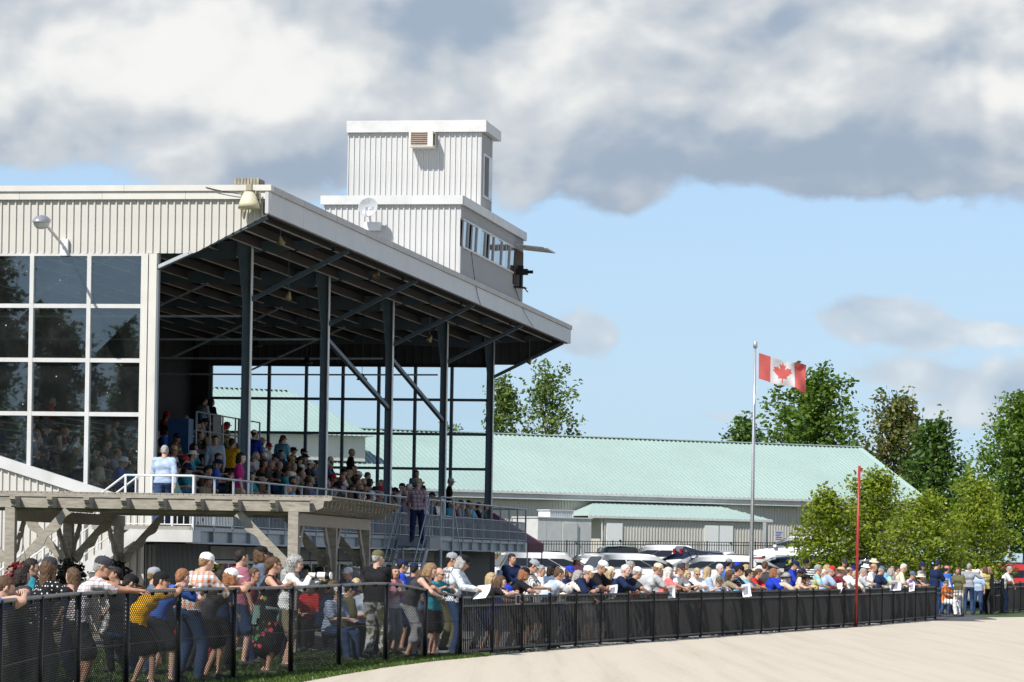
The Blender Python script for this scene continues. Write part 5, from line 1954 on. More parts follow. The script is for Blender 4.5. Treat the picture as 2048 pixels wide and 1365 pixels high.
def cloth(spec):
    """'navy', or a pattern such as 'plaid:orange:white:navy', 'stripe:black:white', 'floral', 'dots:black', 'tiedye'"""
    if 'cloth_' + spec in _mats:
        return _mats['cloth_' + spec]
    parts = spec.split(':')
    if len(parts) == 1 and spec in COLS:
        m = mat('cloth_' + spec, COLS[spec], .85, var=.16, scale=9, bump=.55, bscale=14, spec=.15)
        return m
    m = mat('cloth_' + spec, (.3, .3, .3), .85, var=0, bump=.5, bscale=14, spec=.15)
    nt = m.node_tree
    b = nt.nodes['Principled BSDF']
    N, L = nt.nodes.new, nt.links.new
    tc = N('ShaderNodeTexCoord')

    def bands(axis, freq, lo, hi):
        sp = N('ShaderNodeSeparateXYZ')
        L(tc.outputs['Object'], sp.inputs[0])
        v = sp.outputs[axis]
        if axis == 0:
            a = N('ShaderNodeMath')
            a.operation = 'ADD'
            L(sp.outputs[0], a.inputs[0])
            L(sp.outputs[1], a.inputs[1])
            v = a.outputs[0]
        f = N('ShaderNodeMath')
        f.operation = 'MULTIPLY'
        L(v, f.inputs[0])
        f.inputs[1].default_value = freq
        g = N('ShaderNodeMath')
        g.operation = 'FRACT'
        L(f.outputs[0], g.inputs[0])
        c = N('ShaderNodeMath')
        c.operation = 'LESS_THAN'
        L(g.outputs[0], c.inputs[0])
        c.inputs[1].default_value = lo
        q = N('ShaderNodeMath')
        q.operation = 'MULTIPLY'
        L(c.outputs[0], q.inputs[0])
        q.inputs[1].default_value = hi
        return q.outputs[0]

    def mixc(f, a, b_):
        n = N('ShaderNodeMix')
        n.data_type = 'RGBA'
        if hasattr(f, 'type'):
            L(f, n.inputs[0])
        else:
            n.inputs[0].default_value = f
        for k, v in ((6, a), (7, b_)):
            if isinstance(v, tuple):
                n.inputs[k].default_value = (*v, 1)
            else:
                L(v, n.inputs[k])
        return n.outputs[2]

    C = [COLS[q] for q in parts[1:]]
    if parts[0] == 'plaid':
        x = mixc(bands(0, 9, .42, .75), C[1], C[0])
        x = mixc(bands(2, 9, .42, .65), x, C[0])
        x = mixc(bands(0, 18, .12, .8), x, C[2])
        x = mixc(bands(2, 18, .14, .8), x, C[2])
    elif parts[0] == 'stripe':
        x = mixc(bands(2, 15, .5, 1.0), C[0], C[1])
    elif parts[0] == 'vstripe':
        x = mixc(bands(0, 22, .4, .9), C[0], C[1])
    elif parts[0] == 'dots':
        v = N('ShaderNodeTexVoronoi')
        v.inputs['Scale'].default_value = 24
        v.inputs['Randomness'].default_value = .35
        L(tc.outputs['Object'], v.inputs['Vector'])
        c = N('ShaderNodeMath')
        c.operation = 'LESS_THAN'
        L(v.outputs['Distance'], c.inputs[0])
        c.inputs[1].default_value = .26
        x = mixc(c.outputs[0], C[0], (.7, .7, .68))
    elif parts[0] == 'floral':
        v = N('ShaderNodeTexVoronoi')
        v.inputs['Scale'].default_value = 11
        L(tc.outputs['Object'], v.inputs['Vector'])
        c = N('ShaderNodeMapRange')
        c.inputs[1].default_value = .44
        c.inputs[2].default_value = .34
        L(v.outputs['Distance'], c.inputs[0])
        cr = N('ShaderNodeValToRGB')
        cr.color_ramp.interpolation = 'CONSTANT'
        e = cr.color_ramp.elements
        for p_, cc in ((.0, C[0]), (.28, (.55, .06, .10)), (.48, (.62, .22, .05)), (.62, (.10, .20, .08)), (.8, C[0])):
            q = e[0] if p_ == 0 else e.new(p_)
            q.position = p_
            q.color = (*cc, 1)
        sp = N('ShaderNodeSeparateColor')
        L(v.outputs['Color'], sp.inputs[0])
        L(sp.outputs[0], cr.inputs[0])
        x = mixc(c.outputs[0], C[0], cr.outputs[0])
    elif parts[0] == 'camo':
        n = N('ShaderNodeTexNoise')
        n.inputs['Scale'].default_value = 11
        L(tc.outputs['Object'], n.inputs['Vector'])
        cr = N('ShaderNodeValToRGB')
        cr.color_ramp.interpolation = 'CONSTANT'
        cr.color_ramp.elements[0].color = (*C[0], 1)
        cr.color_ramp.elements[1].position = .5
        cr.color_ramp.elements[1].color = (*C[1], 1)
        L(n.outputs['Fac'], cr.inputs[0])
        x = cr.outputs[0]
    else:                                    # tie-dye
        n = N('ShaderNodeTexNoise')
        n.inputs['Scale'].default_value = 4
        L(tc.outputs['Object'], n.inputs['Vector'])
        cr = N('ShaderNodeValToRGB')
        cr.color_ramp.elements[0].position = .4
        cr.color_ramp.elements[0].color = (*C[0], 1)
        cr.color_ramp.elements[1].position = .58
        cr.color_ramp.elements[1].color = (*C[1], 1)
        L(n.outputs['Fac'], cr.inputs[0])
        x = cr.outputs[0]
    L(x, b.inputs['Base Color'])
    return m


def ik(a, target, l1, l2, pole):
    d = target - a
    L_ = np.linalg.norm(d)
    L_ = min(L_, (l1 + l2) * .995)
    dn = d / (np.linalg.norm(d) + 1e-9)
    x = (l1 * l1 - l2 * l2 + L_ * L_) / (2 * L_)
    y = math.sqrt(max(0, l1 * l1 - x * x))
    pv = pole - dn * (pole @ dn)
    pv /= np.linalg.norm(pv) + 1e-9
    return a + dn * x + pv * y, a + dn * L_


def frame(y, z):
    """rotation with +y along y and +z near z"""
    y = y / np.linalg.norm(y)
    x = np.cross(y, z)
    x /= np.linalg.norm(x) + 1e-9
    z = np.cross(x, y)
    return np.stack([x, y, z], 1)


def body_mesh(H=1.75, pelvis=(0, 0, .95), lean=0.1, hands=None, feet=None, elbow=None, head=(0, 0), sleeve='short', legs='long', female=False, bulk=1.0, dress=False, sleeve_col=None, vox=.026, curl=.25, hi=True, side=0.0, twist=0.0):
    """returns (V, Q, zones, head matrix). Local frame: feet on z = 0, facing +y. Zones 0 skin 1 top 2 legs 3 shoes 4 lip 5 eye"""
    k = H / 1.75
    pel = A3(*pelvis)
    tl = lean
    up = lambda a: A3(math.sin(side) * .9, math.sin(a), math.cos(a))
    waist = pel + up(tl * .5) * .14 * k
    chest = waist + up(tl) * .20 * k
    neck = chest + up(tl * 1.1) * .175 * k
    cs, sn = math.cos(twist), math.sin(twist)
    sx = A3(cs, sn, 0)
    shw = (.165 if female else .185) * k * (.94 + .06 * bulk)
    sh = {s: neck - up(tl) * .045 * k + sx * (s * shw) for s in (-1, 1)}
    hipw = .095 * k
    hp = {s: pel + A3(s * hipw, 0, -.02) for s in (-1, 1)}
    fwd = A3(0, 1, 0)
    feet = feet or {-1: (-.11, -.03), 1: (.11, .05)}
    hands = hands or {-1: (-.26, .06, .78), 1: (.26, .06, .78)}
    L1, L2 = .45 * k, .42 * k
    U1, U2 = .285 * k, .25 * k
    P = []
    b = bulk
    # trunk: wide flattened capsules
    P += [(pel + sx * -.075 * k, pel + sx * .075 * k, .112 * k * b, .112 * k * b, 2, .05),
          (waist + sx * -.06 * k + A3(0, .015 * (b - 1) * 4, 0), waist + sx * .06 * k + A3(0, .015 * (b - 1) * 4, 0), (.098 if female else .108) * k * b * b, (.098 if female else .108) * k * b * b, 1, .06),
          (chest + sx * -.085 * k, chest + sx * .085 * k, .112 * k * b, .112 * k * b, 1, .06),
          (sh[-1] * .82 + sh[1] * .18, sh[1] * .82 + sh[-1] * .18, .066 * k, .066 * k, 1, .05)]
    if female:
        for s in (-1, 1):
            c = chest + sx * (s * .07 * k) + fwd * .075 * k
            P.append((c, c + A3(0, .01, -.01), .062 * k, .06 * k, 1, .03))
    P.append((neck - up(tl) * .02, neck + up(tl + head[0] * .4) * .09 * k, .056 * k, .052 * k, 0, .025))
    wr = {}
    for s in (-1, 1):
        t = A3(*hands[s])
        pole = A3(s * .5, -.6, -.7) if elbow is None else A3(s * elbow[0], elbow[1], elbow[2])
        el_, w_ = ik(sh[s], t, U1, U2, pole)
        wr[s] = (el_, w_)
        P.append((sh[s], el_, .047 * k * b, .040 * k, 0, .02))
        P.append((el_, w_, .041 * k, .027 * k, 0, .015))
        if sleeve == 'long':
            P.append((sh[s], el_, .062 * k * b, .054 * k, 1, .03))
            P.append((el_, el_ + (w_ - el_) * .93, .054 * k, .040 * k, 1, .02))
        elif sleeve == 'short':
            P.append((sh[s], sh[s] + (el_ - sh[s]) * .72, .064 * k * b, .066 * k * b, 1, .03))
        elif sleeve == 'elbow':
            P.append((sh[s], el_, .064 * k * b, .060 * k * b, 1, .03))
    for s in (-1, 1):
        f = feet[s]
        ank = A3(f[0], f[1], .085 * k + (f[2] if len(f) > 2 else 0))
        kn, an = ik(hp[s], ank, L1, L2, A3(s * .12, 1, 0) if len(f) < 4 else A3(*f[3]))
        P.append((hp[s], kn, .080 * k * b, .052 * k, 0, .03))
        P.append((kn, an, .053 * k, .036 * k, 0, .02))
        if legs == 'long':
            P.append((hp[s], kn, .092 * k * b, .070 * k * b, 2, .04))
            P.append((kn, kn + (an - kn) * .97, .070 * k * b, .056 * k * b, 2, .025))
        elif legs == 'shorts':
            P.append((hp[s], hp[s] + (kn - hp[s]) * .86, .094 * k * b, .092 * k * b, 2, .04))
        elif legs == 'capri':
            P.append((hp[s], kn, .090 * k * b, .068 * k * b, 2, .04))
            P.append((kn, kn + (an - kn) * .45, .068 * k * b, .062 * k * b, 2, .02))
        ft = A3(f[0], f[1], 0) + A3(s * .02, .0, (f[2] if len(f) > 2 else 0))
        P.append((ft + A3(0, -.045 * k, .04 * k), ft + A3(s * .015, .15 * k, .032 * k), .043 * k, .036 * k, 3, .02))
    if dress:
        kz = (pel[2] * .52)
        P.append((pel + A3(0, 0, .02), A3(pel[0] * .5, pel[1] * .5 + .02, pel[2] - kz), .150 * k * b, .195 * k * b, 2, .05))
    D, lo = field(P, vox, .03)
    V, Q = surface_nets(D, lo, vox)
    c = V[Q].mean(1)
    ds = np.stack([cone_d(c, *p[:4]) for p in P], 1)
    zn = np.array([p[4] for p in P])[ds.argmin(1)]
    # neckline: the top ends at the base of the neck
    nl = (c - (neck + up(tl) * .035 * k)) @ up(tl)
    zn[(zn == 1) & (nl > 0)] = 0
    if legs == 'long':
        zn[(zn == 0) & (c[:, 2] < pel[2] - .05) & (ds[:, [i for i, p in enumerate(P) if p[4] == 2]].min(1) < .02) & (c[:, 2] > .12)] = 2
    # hem: tops hang over the waistband
    hem = pel + A3(0, 0, .0)
    near_i = ds.argmin(1)
    trunk_like = (near_i == 0) | np.array([dress and i == len(P) - 1 for i in range(len(P))])[near_i] | (pel[2] > .7)
    zn[(zn == 2) & trunk_like & ((c - hem) @ up(tl * .4) > (-.02 if not dress else .06))] = 1
    # head
    hd_ = up(tl + head[0] * .5)
    pit, yaw = head
    Rz = np.array([[math.cos(yaw), -math.sin(yaw), 0], [math.sin(yaw), math.cos(yaw), 0], [0, 0, 1]])
    Rx = np.array([[1, 0, 0], [0, math.cos(pit), math.sin(pit)], [0, -math.sin(pit), math.cos(pit)]])
    R = Rz @ Rx
    hs = k ** .6
    hc = neck + up(tl + head[0] * .4) * .055 * k + R @ A3(0, .028, .115) * hs
    hv, hq, hz = HEADS['hi' if hi else 'lo']
    Vs, Qs, Zs = [V], [Q], [zn]
    n = len(V)
    Vs.append((hv * hs) @ R.T + hc)
    Qs.append(hq + n)
    Zs.append(hz)
    n += len(hv)
    for s in (-1, 1):
        el_, w_ = wr[s]
        d = w_ - el_
        hvv, hqq = HANDS[curl if curl in HANDS else .25]
        hvv = hvv.copy()
        zup = A3(0, .2, 1) if abs(d[2]) < abs(d[1]) + abs(d[0]) else A3(s, .25, 0)
        Rh = frame(d, zup)
        if s < 0:
            hvv[:, 0] *= -1
        q = np.array(hqq)
        if s < 0:
            q = q[:, ::-1]
        Vs.append((hvv * k) @ Rh.T + w_ - d / np.linalg.norm(d) * .012)
        Qs.append(q + n)
        Zs.append(np.zeros(len(q), int))
        n += len(hvv)
    Mh = np.eye(4)
    Mh[:3, :3] = R * hs
    Mh[:3, 3] = hc
    return np.concatenate(Vs), np.concatenate(Qs), np.concatenate(Zs), Matrix(Mh.tolist()), {s: w_ for s, (e_, w_) in wr.items()}


def shell(V, Q, Z, zone, off, name):
    m = Z == zone
    if not m.any():
        return None
    fn = np.cross(V[Q[:, 1]] - V[Q[:, 0]], V[Q[:, 2]] - V[Q[:, 0]])
    vn = np.zeros_like(V)
    for i in range(4):
        np.add.at(vn, Q[:, i], fn)
    vn /= np.linalg.norm(vn, axis=1)[:, None] + 1e-12
    q = Q[m]
    u, inv = np.unique(q.ravel(), return_inverse=True)
    W = V[u] + vn[u] * off
    # soft folds in the cloth
    W = W + vn[u] * (.005 * np.sin(W[:, 2] * 43 + W[:, 0] * 61 + 2 * np.sin(W[:, 1] * 17)) + .004 * np.sin(W[:, 1] * 57 - W[:, 2] * 71 + 2 * np.sin(W[:, 0] * 23)))[:, None] * .7
    return np_mesh(name, W, inv.reshape(-1, 4), [])


class Template:
    def __init__(self, **kw):
        V, Q, Z, self.head, self.wrist = body_mesh(**kw)
        hi = kw.get('hi', True)
        dress = kw.get('dress', False)
        slots = np.array([0, 0, 0, 1, 2, 3])
        self.body = np_mesh('person', V, Q, [], slots[Z])
        self.top = shell(V, Q, Z, 1, .007, 'shirt')
        self.bottom = shell(V, Q, Z, 2, .006, 'skirt' if dress else 'trousers')
        self.bottom_name = 'dress' if dress else {'long': 'trousers', 'shorts': 'shorts', 'capri': 'trousers'}[kw.get('legs', 'long')]
        for me in (self.body, self.top, self.bottom):
            if me:
                for _ in range(4 if me is self.body else 1):
                    me.materials.append(None)


def set_mats(o, ms):
    for i, m in enumerate(ms):
        o.material_slots[i].link = 'OBJECT'
        o.material_slots[i].material = m


def hair_me(style):
    if style not in HAIRS:
        V, Q = hair_shape(style)
        HAIRS[style] = np_mesh('hair', V, Q, [])
        HAIRS[style].materials.append(None)
    return HAIRS[style]


def cap_me(kind):
    if kind not in CAPS:
        CAPS[kind] = (glasses_mesh() if kind == 'glasses' else cap_mesh(kind)).mesh(kind, [mat('plain', (.5, .5, .5))], smooth=kind != 'glasses')
    return CAPS[kind]


M_LENS = mat('sunglass', (.012, .012, .014), .12, var=0, spec=.6)


def person(T, loc, heading, label, group, skin=0, shirt='white', pants='denim', hair=None, haircol='darkhair', hat=None, hatcol='navy', shades=False, hat_turn=0.0, shoe=None):
    o = link('person', T.body)
    o.location = loc
    o.rotation_euler = (0, 0, heading)
    set_mats(o, [skin_mat(skin), shoe or M_SHOE, M_LIP, M_EYE])
    tag(o, label, 'person', group)
    if T.top:
        c = link('shirt' if T.bottom_name != 'dress' else 'bodice', T.top, o)
        set_mats(c, [cloth(shirt)])
    if T.bottom:
        c = link(T.bottom_name, T.bottom, o)
        set_mats(c, [cloth(pants)])
    if hair:
        c = link('hair', hair_me(hair), o)
        c.matrix_local = T.head
        set_mats(c, [mat('hair_' + haircol, COLS[haircol], .6, var=.35, scale=30, bump=.5, bscale=60, spec=.3)])
    if hat:
        c = link({'cap': 'cap', 'bucket': 'bucket_hat', 'brim': 'brimmed_hat'}[hat], cap_me(hat), o)
        c.matrix_local = T.head @ Matrix.Rotation(hat_turn, 4, 'Z')
        set_mats(c, [cloth(hatcol)])
    if shades:
        c = link('sunglasses', cap_me('glasses'), o)
        c.matrix_local = T.head
        set_mats(c, [M_LENS])
    return o

# ------------------------------------------------------------------ the crowd
PATH = [Vector((*p, 0)) for p in CHAIN[:-1] + FENCE]
_acc = [0.0]
for a, b in zip(PATH, PATH[1:]):
    _acc.append(_acc[-1] + (b - a).length)


def path_at(s_):
    i = min(len(PATH) - 2, max(0, int(np.searchsorted(_acc, s_)) - 1))
    a, b = PATH[i], PATH[i + 1]
    return a + (b - a) * ((s_ - _acc[i]) / (_acc[i + 1] - _acc[i])), (b - a).normalized()


def pxx(p):
    X, Z = p.x / p.y * F, (p.z - CH) / p.y * F
    return PX + X * _c + Z * _s, PY - (-X * _s + Z * _c)


RP = random.Random(21)
RAIL = [1.06]
POSES = {
    'lean': lambda: dict(pelvis=(0, -.06, .93), lean=.50 + RP.uniform(-.10, .12), hands={-1: (.02 + RP.uniform(-.05, .05), .38 + RP.uniform(-.03, .05), RAIL[0] + .06), 1: (-.02 + RP.uniform(-.05, .22), .40 + RP.uniform(-.03, .06), RAIL[0] + RP.choice((.05, .04, -.08)))}, feet={-1: (-.13, -.10), 1: (.12, .06)}, head=(.20 + RP.uniform(-.1, .2), RP.uniform(-.35, .45)), elbow=(1.0, .25, -.35), curl=.75),
    'low': lambda: dict(pelvis=(0, -.16, .91), lean=.78 + RP.uniform(-.10, .06), hands={-1: (.04 + RP.uniform(-.06, .05), .40, RAIL[0] + .05), 1: (RP.uniform(-.04, .18), .44, RAIL[0] + RP.choice((.05, .03, -.12)))}, feet={-1: (-.14, -.14), 1: (.13, .04)}, head=(.05 + RP.uniform(-.1, .25), RP.uniform(-.3, .5)), elbow=(1.0, .2, -.25), curl=.75),
    'hold': lambda: dict(pelvis=(0, .0, .95), lean=.16, hands={-1: (-.09, .44, 1.16), 1: (.10, .44, 1.18)}, head=(.42, RP.uniform(-.1, .3)), elbow=(.7, -.3, -.8), curl=.75),
    'stand': lambda: dict(pelvis=(0, .0, .95), lean=.05 + RP.uniform(0, .06), hands={-1: (-.25, .10, .80), 1: (.26, .14, .82)}, head=(RP.uniform(-.05, .15), RP.uniform(-.5, .5)), feet={-1: (-.12, -.05), 1: (.12, .06)}),
    'rail': lambda: dict(pelvis=(0, .0, .95), lean=.16 + RP.uniform(-.04, .08), hands={-1: (-.12, .35, RAIL[0] + .05), 1: (.14, .33, RAIL[0] + .05)}, head=(.12 + RP.uniform(-.1, .2), RP.uniform(-.3, .5)), elbow=(.9, -.3, -.4), curl=.75),
    'fold': lambda: dict(pelvis=(0, .0, .95), lean=.03, hands={-1: (.10, .22, 1.15), 1: (-.10, .24, 1.12)}, head=(.05, RP.uniform(-.4, .4)), elbow=(.9, -.1, -.5), curl=.75),
    'photo': lambda: dict(pelvis=(0, .0, .95), lean=.20, hands={-1: (-.02, .52, 1.36), 1: (.05, .36, 1.40)}, head=(.12, .0), elbow=(.7, -.2, -.9), curl=.75),
    'reach': lambda: dict(pelvis=(0, .0, .93), lean=.50, hands={-1: (-.12, .86, 1.24), 1: (.10, .88, 1.26)}, head=(.18, -.15), elbow=(.6, -.2, -.8), curl=.25),
    'sit': lambda: dict(pelvis=(0, -.10, .50), lean=.12 + RP.uniform(-.1, .25), feet={-1: (-.13, .36), 1: (.13, .40)}, hands={-1: (-.10 + RP.uniform(-.06, .04), .26, .68), 1: (.10 + RP.uniform(-.04, .06), .28, .70)}, head=(RP.uniform(-.02, .4), RP.uniform(-.5, .5)), curl=.75),
    'walk': lambda: dict(pelvis=(0, .0, .95), lean=.10, feet={-1: (-.10, -.28, .04), 1: (.10, .24)}, hands={-1: (-.27, .22, .86), 1: (.27, -.12, .82)}, head=(.22, .0)),
}
DIST = {'lean': .36, 'low': .38, 'hold': .36, 'rail': .30, 'stand': .45, 'fold': .5, 'photo': .48, 'reach': .40}
G_FENCE = 'spectators at the fences'
_labels = set()


def put(loc, heading, pose, label, group, H=None, vox=.03, hi=True, female=False, bulk=None, sleeve='short', legs='long', dress=False, over=None, **look):
    kw = POSES[pose]()
    if over:
        kw.update(over)
    H = H or (RP.uniform(1.60, 1.70) if female else RP.uniform(1.71, 1.82))
    k = H / 1.75
    px_, py_, pz_ = kw['pelvis']
    if pose != 'sit':
        kw['pelvis'] = (px_, py_, pz_ * k)
    T = Template(H=H, vox=vox, hi=hi, female=female, bulk=bulk or RP.uniform(.96, 1.14), sleeve=sleeve, legs=legs, dress=dress, **kw)
    assert label not in _labels, label
    _labels.add(label)
    if callable(loc):
        loc = loc(T)
    return person(T, loc, heading, label, group, **look), T


def at_fence(x, pose, label, face=10, d=None, **kw):
    """stand at the fence so that the head falls at picture column x; face: degrees turned down the track"""
    d = DIST[pose] if d is None else d
    RAIL[0] = 1.27 if x < 820 else (1.16 if x < 900 else 1.07)
    kw.setdefault('pants', RP.choice(['denim', 'navy', 'charcoal', 'khaki', 'black', 'grey', 'beige', 'olive', 'black', 'slate']))
    kw.setdefault('legs', RP.choice(['long', 'long', 'long', 'shorts']))
    if x > 930:
        face += RP.uniform(-22, 26)
        d += RP.uniform(-.04, .10)
    hold = {}

    def loc(T):
        h = T.head.translation
        lo, hi = 0.0, _acc[-1] + 8
        for _ in range(40):
            m = (lo + hi) / 2
            p, t = path_at(m)
            n = Vector((t.y, -t.x, 0))
            f = Matrix.Rotation(rad(face), 3, 'Z') @ n
            r = p - n * d
            q = r + f * h.y + Vector((f.y, -f.x, 0)) * h.x + Vector((0, 0, h.z))
            if pxx(q)[0] < x:
                lo = m
            else:
                hi = m
        hold['f'] = f
        hold['r'] = r
        return r

    if x > 930:
        kw['H'] = .965 * (kw.get('H') or (RP.uniform(1.60, 1.70) if kw.get('female') else RP.uniform(1.71, 1.82)))
    # heading needs the path direction at the spot: solve once with a dry template position
    kwp = dict(kw)
    o, T = put(loc, 0.0, pose, label, G_FENCE, **kwp)
    f = hold['f']
    o.rotation_euler = (0, 0, math.atan2(-f.x, f.y))
    return o, T


def W(o, T, s=1):
    """world position of a wrist"""
    m = Matrix.Translation(o.location) @ Matrix.Rotation(o.rotation_euler.z, 4, 'Z')
    return m @ Vector(T.wrist[s])


NEAR = dict(vox=.023)
# --- along the chain link fence
at_fence(10, 'low', 'person in a bright blue shirt cut off by the picture edge', face=20, shirt='blue', hair='short', haircol='brownhair', skin=1, H=1.66, **NEAR)
at_fence(98, 'rail', 'woman with long brown hair, dark cap and dotted black top at the chain link fence', face=40, female=True, shirt='dots:black', sleeve='short', hair='long', haircol='brownhair', hat='cap', hatcol='charcoal', H=1.66, d=.45, **NEAR)
at_fence(64, 'stand', 'person with dark hair in a teal shirt under the red hanging basket', face=30, d=2.4, shirt='teal', hair='short', H=1.62, **NEAR)
o, T = at_fence(207, 'reach', 'man in dark cap and glasses reaching over the chain link rail in white plaid shirt', face=14, shirt='plaid:white:lightgrey:mauve', pants='charcoal', hair='fringe', haircol='grayhair', hat='cap', hatcol='charcoal', shades=True, skin=2, H=1.76, bulk=1.1, **NEAR)
at_fence(262, 'sit', 'person in a black cap crouching in shade behind the reaching man', face=60, d=2.0, shirt='black', hat='cap', hatcol='black', hair='short', over=dict(pelvis=(0, 0, .62)), **NEAR)
at_fence(324, 'low', 'person in a golden yellow shirt and black cap bent over the chain link rail', face=25, shirt='yellow', pants='black', legs='shorts', hat='cap', hatcol='black', hair='short', skin=0, H=1.62, **NEAR)
at_fence(366, 'low', 'red haired youth in a royal blue tee resting his arms on the chain link rail', face=42, shirt='blue', pants='charcoal', legs='shorts', hair='short', haircol='redhair', skin=3, H=1.72, d=.42, **NEAR)
at_fence(414, 'lean', 'man in a white cap and orange plaid shirt seen from behind at the rail', face=55, shirt='plaid:orange:white:teal', pants='denim', hat='cap', hatcol='white', hair='fringe', haircol='lightbrown', skin=1, H=1.84, sleeve='elbow', bulk=1.08, d=.45, **NEAR)
at_fence(464, 'low', 'person in a white cap and charcoal top with folded arms on the rail', face=18, shirt='charcoal', pants='black', sleeve='long', hat='cap', hatcol='white', hair='bob', haircol='redhair', female=True, H=1.68, **NEAR)
at_fence(484, 'stand', 'man in a mauve shirt with sunglasses pushed to the back of his head', face=40, d=1.5, shirt='mauve', hair='short', haircol='darkhair', skin=1, H=1.80, **NEAR)
at_fence(524, 'stand', 'bearded man in a black cap and slate hooded sweatshirt looking away', face=30, d=1.9, shirt='slate', sleeve='long', hat='cap', hatcol='black', hair='bob', haircol='brownhair', skin=2, H=1.86, **NEAR)
o, T = at_fence(549, 'rail', 'woman in sunglasses and floral dress with a green sweater tied round her waist', face=10, female=True, dress=True, legs='shorts', sleeve='none', shirt='floral:black', pants='floral:black', hair='tail', haircol='brownhair', shades=True, skin=0, H=1.70, bulk=1.12, **NEAR)
# the sweater tied at her waist
k = o.rotation_euler.z
mb = MB()
n = 18
for i in range(n):
    a, b = math.pi * (.55 + 1.35 * i / n), math.pi * (.55 + 1.35 * (i + 1) / n)
    for zz in range(4):
        z0, z1 = 1.00 - zz * .09, 1.00 - (zz + 1) * .09
        rr0, rr1 = .175 + zz * .012, .175 + (zz + 1) * .012
        cut = .36 * (1 - .5 * abs(i / n - .5) * 2)
        if 1.0 - z1 > cut + .05:
            continue
        mb.quad((math.cos(a) * rr0 * 1.1, math.sin(a) * rr0, z0), (math.cos(b) * rr0 * 1.1, math.sin(b) * rr0, z0), (math.cos(b) * rr1 * 1.1, math.sin(b) * rr1, z1), (math.cos(a) * rr1 * 1.1, math.sin(a) * rr1, z1))
mb.tube([(-.19, .02, .97), (-.08, .16, .95), (.04, .19, .93), (.08, .18, .74)], .03, 8)
mb.tube([(.19, .02, .97), (.1, .16, .95), (.0, .20, .93), (-.03, .19, .70)], .03, 8)
mb.build('tied_sweater', cloth('lightgreen' if False else 'green'), o, smooth=True)
_mats['cloth_sage'] = mat('cloth_sage', (.13, .22, .19), .9, var=.15, scale=9, bump=.4)
o.children[-1].data.materials[0] = _mats['cloth_sage']
o, T = at_fence(592, 'photo', 'grey haired photographer in a white shirt aiming a long white lens', face=4, d=.62, shirt='white', sleeve='long', pants='khaki', hair='curly', haircol='grayhair', skin=1, H=1.72, **NEAR)
wl_ = W(o, T, -1)
cm = thing('camera', 'black camera with a long white telephoto lens held by the grey haired photographer', 'camera', wl_ + Vector((-.16, .0, .07)), math.atan2(-.30, 1) - 0.0)
MB().box(-.14, -.02, -.07, .07, -.055, .055).box(-.12, -.04, -.03, .03, .055, .085).build('camera_body', M_BLACK, cm)
MB().tube([(-.02, 0, 0), (.10, 0, 0)], .042, 14).tube([(.13, 0, 0), (.17, 0, 0), (.26, 0, 0)], .052, 14).build('lens_barrel', mat('lens_white', (.74, .73, .69), .35, var=.03), cm, smooth=False)
for _a, _b, _r in ((.10, .13, .049), (.26, .33, .056)):
    MB().tube([(_a, 0, 0), (_b, 0, 0)], _r, 14).build('lens_ring', M_BLACK, cm)
MB().tube([(.331, 0, 0), (.345, 0, 0)], .056, 14).build('lens_hood', mat('lens_white', (.74, .73, .69), .35), cm)
at_fence(712, 'sit', 'seated blonde person in a white print tee facing the camera behind the chain link', face=-95, d=1.4, shirt='tiedye:white:lightblue', hair='bob', haircol='blonde', skin=3, shades=False, over=dict(pelvis=(0, 0, .55)), **NEAR)
at_fence(757, 'fold', 'man in a dark cap and black tee with grey camouflage trousers, back to the camera', face=75, d=.55, shirt='black', pants='camo:olive:lightgrey', hat='cap', hatcol='olive', hair='fringe', haircol='grayhair', skin=1, H=1.83, bulk=1.16, **NEAR)
at_fence(806, 'stand', 'man in a royal blue shirt and navy cap behind the chain link fence', face=30, d=1.9, shirt='royal', hat='cap', hatcol='navy', hair='short', skin=0, H=1.68, **NEAR)
at_fence(790, 'stand', 'woman in a pale pink patterned top half hidden by the fence post', face=-30, d=1.3, female=True, shirt='tiedye:pink:white', legs='capri', pants='grey', hair='bob', haircol='darkhair', H=1.56, **NEAR)
at_fence(862, 'lean', 'woman in a dark sleeveless top with brown hair leaning on the curved rail', face=12, female=True, sleeve='none', shirt='charcoal', pants='grey', legs='capri', hair='bob', haircol='lightbrown', skin=1, H=1.76, **NEAR)
at_fence(879, 'rail', 'person in sunglasses, teal tee and black shorts below the dipping rail', face=-12, d=.42, shirt='teal', pants='black', legs='shorts', hair='fringe', haircol='grayhair', shades=True, skin=0, H=1.56, **NEAR)
at_fence(905, 'stand', 'man in a grey cap, red sunglasses and black check shirt', face=35, d=1.3, shirt='plaid:black:white:grey', hat='cap', hatcol='grey', hair='short', shades=True, skin=2, H=1.82, vox=.026)
o, T = at_fence(927, 'hold', 'grey haired man in black cap and pale striped shirt reading a large white sheet', face=4, sleeve='long', shirt='vstripe:white:lightblue', pants='denim', hat='cap', hatcol='black', hair='bob', haircol='grayhair', skin=2, H=1.80, vox=.026)
PAPERS = []
PAPERS.append((o, T, 1, .30, .24, 'large white sheet held by the man in the pale striped shirt'))

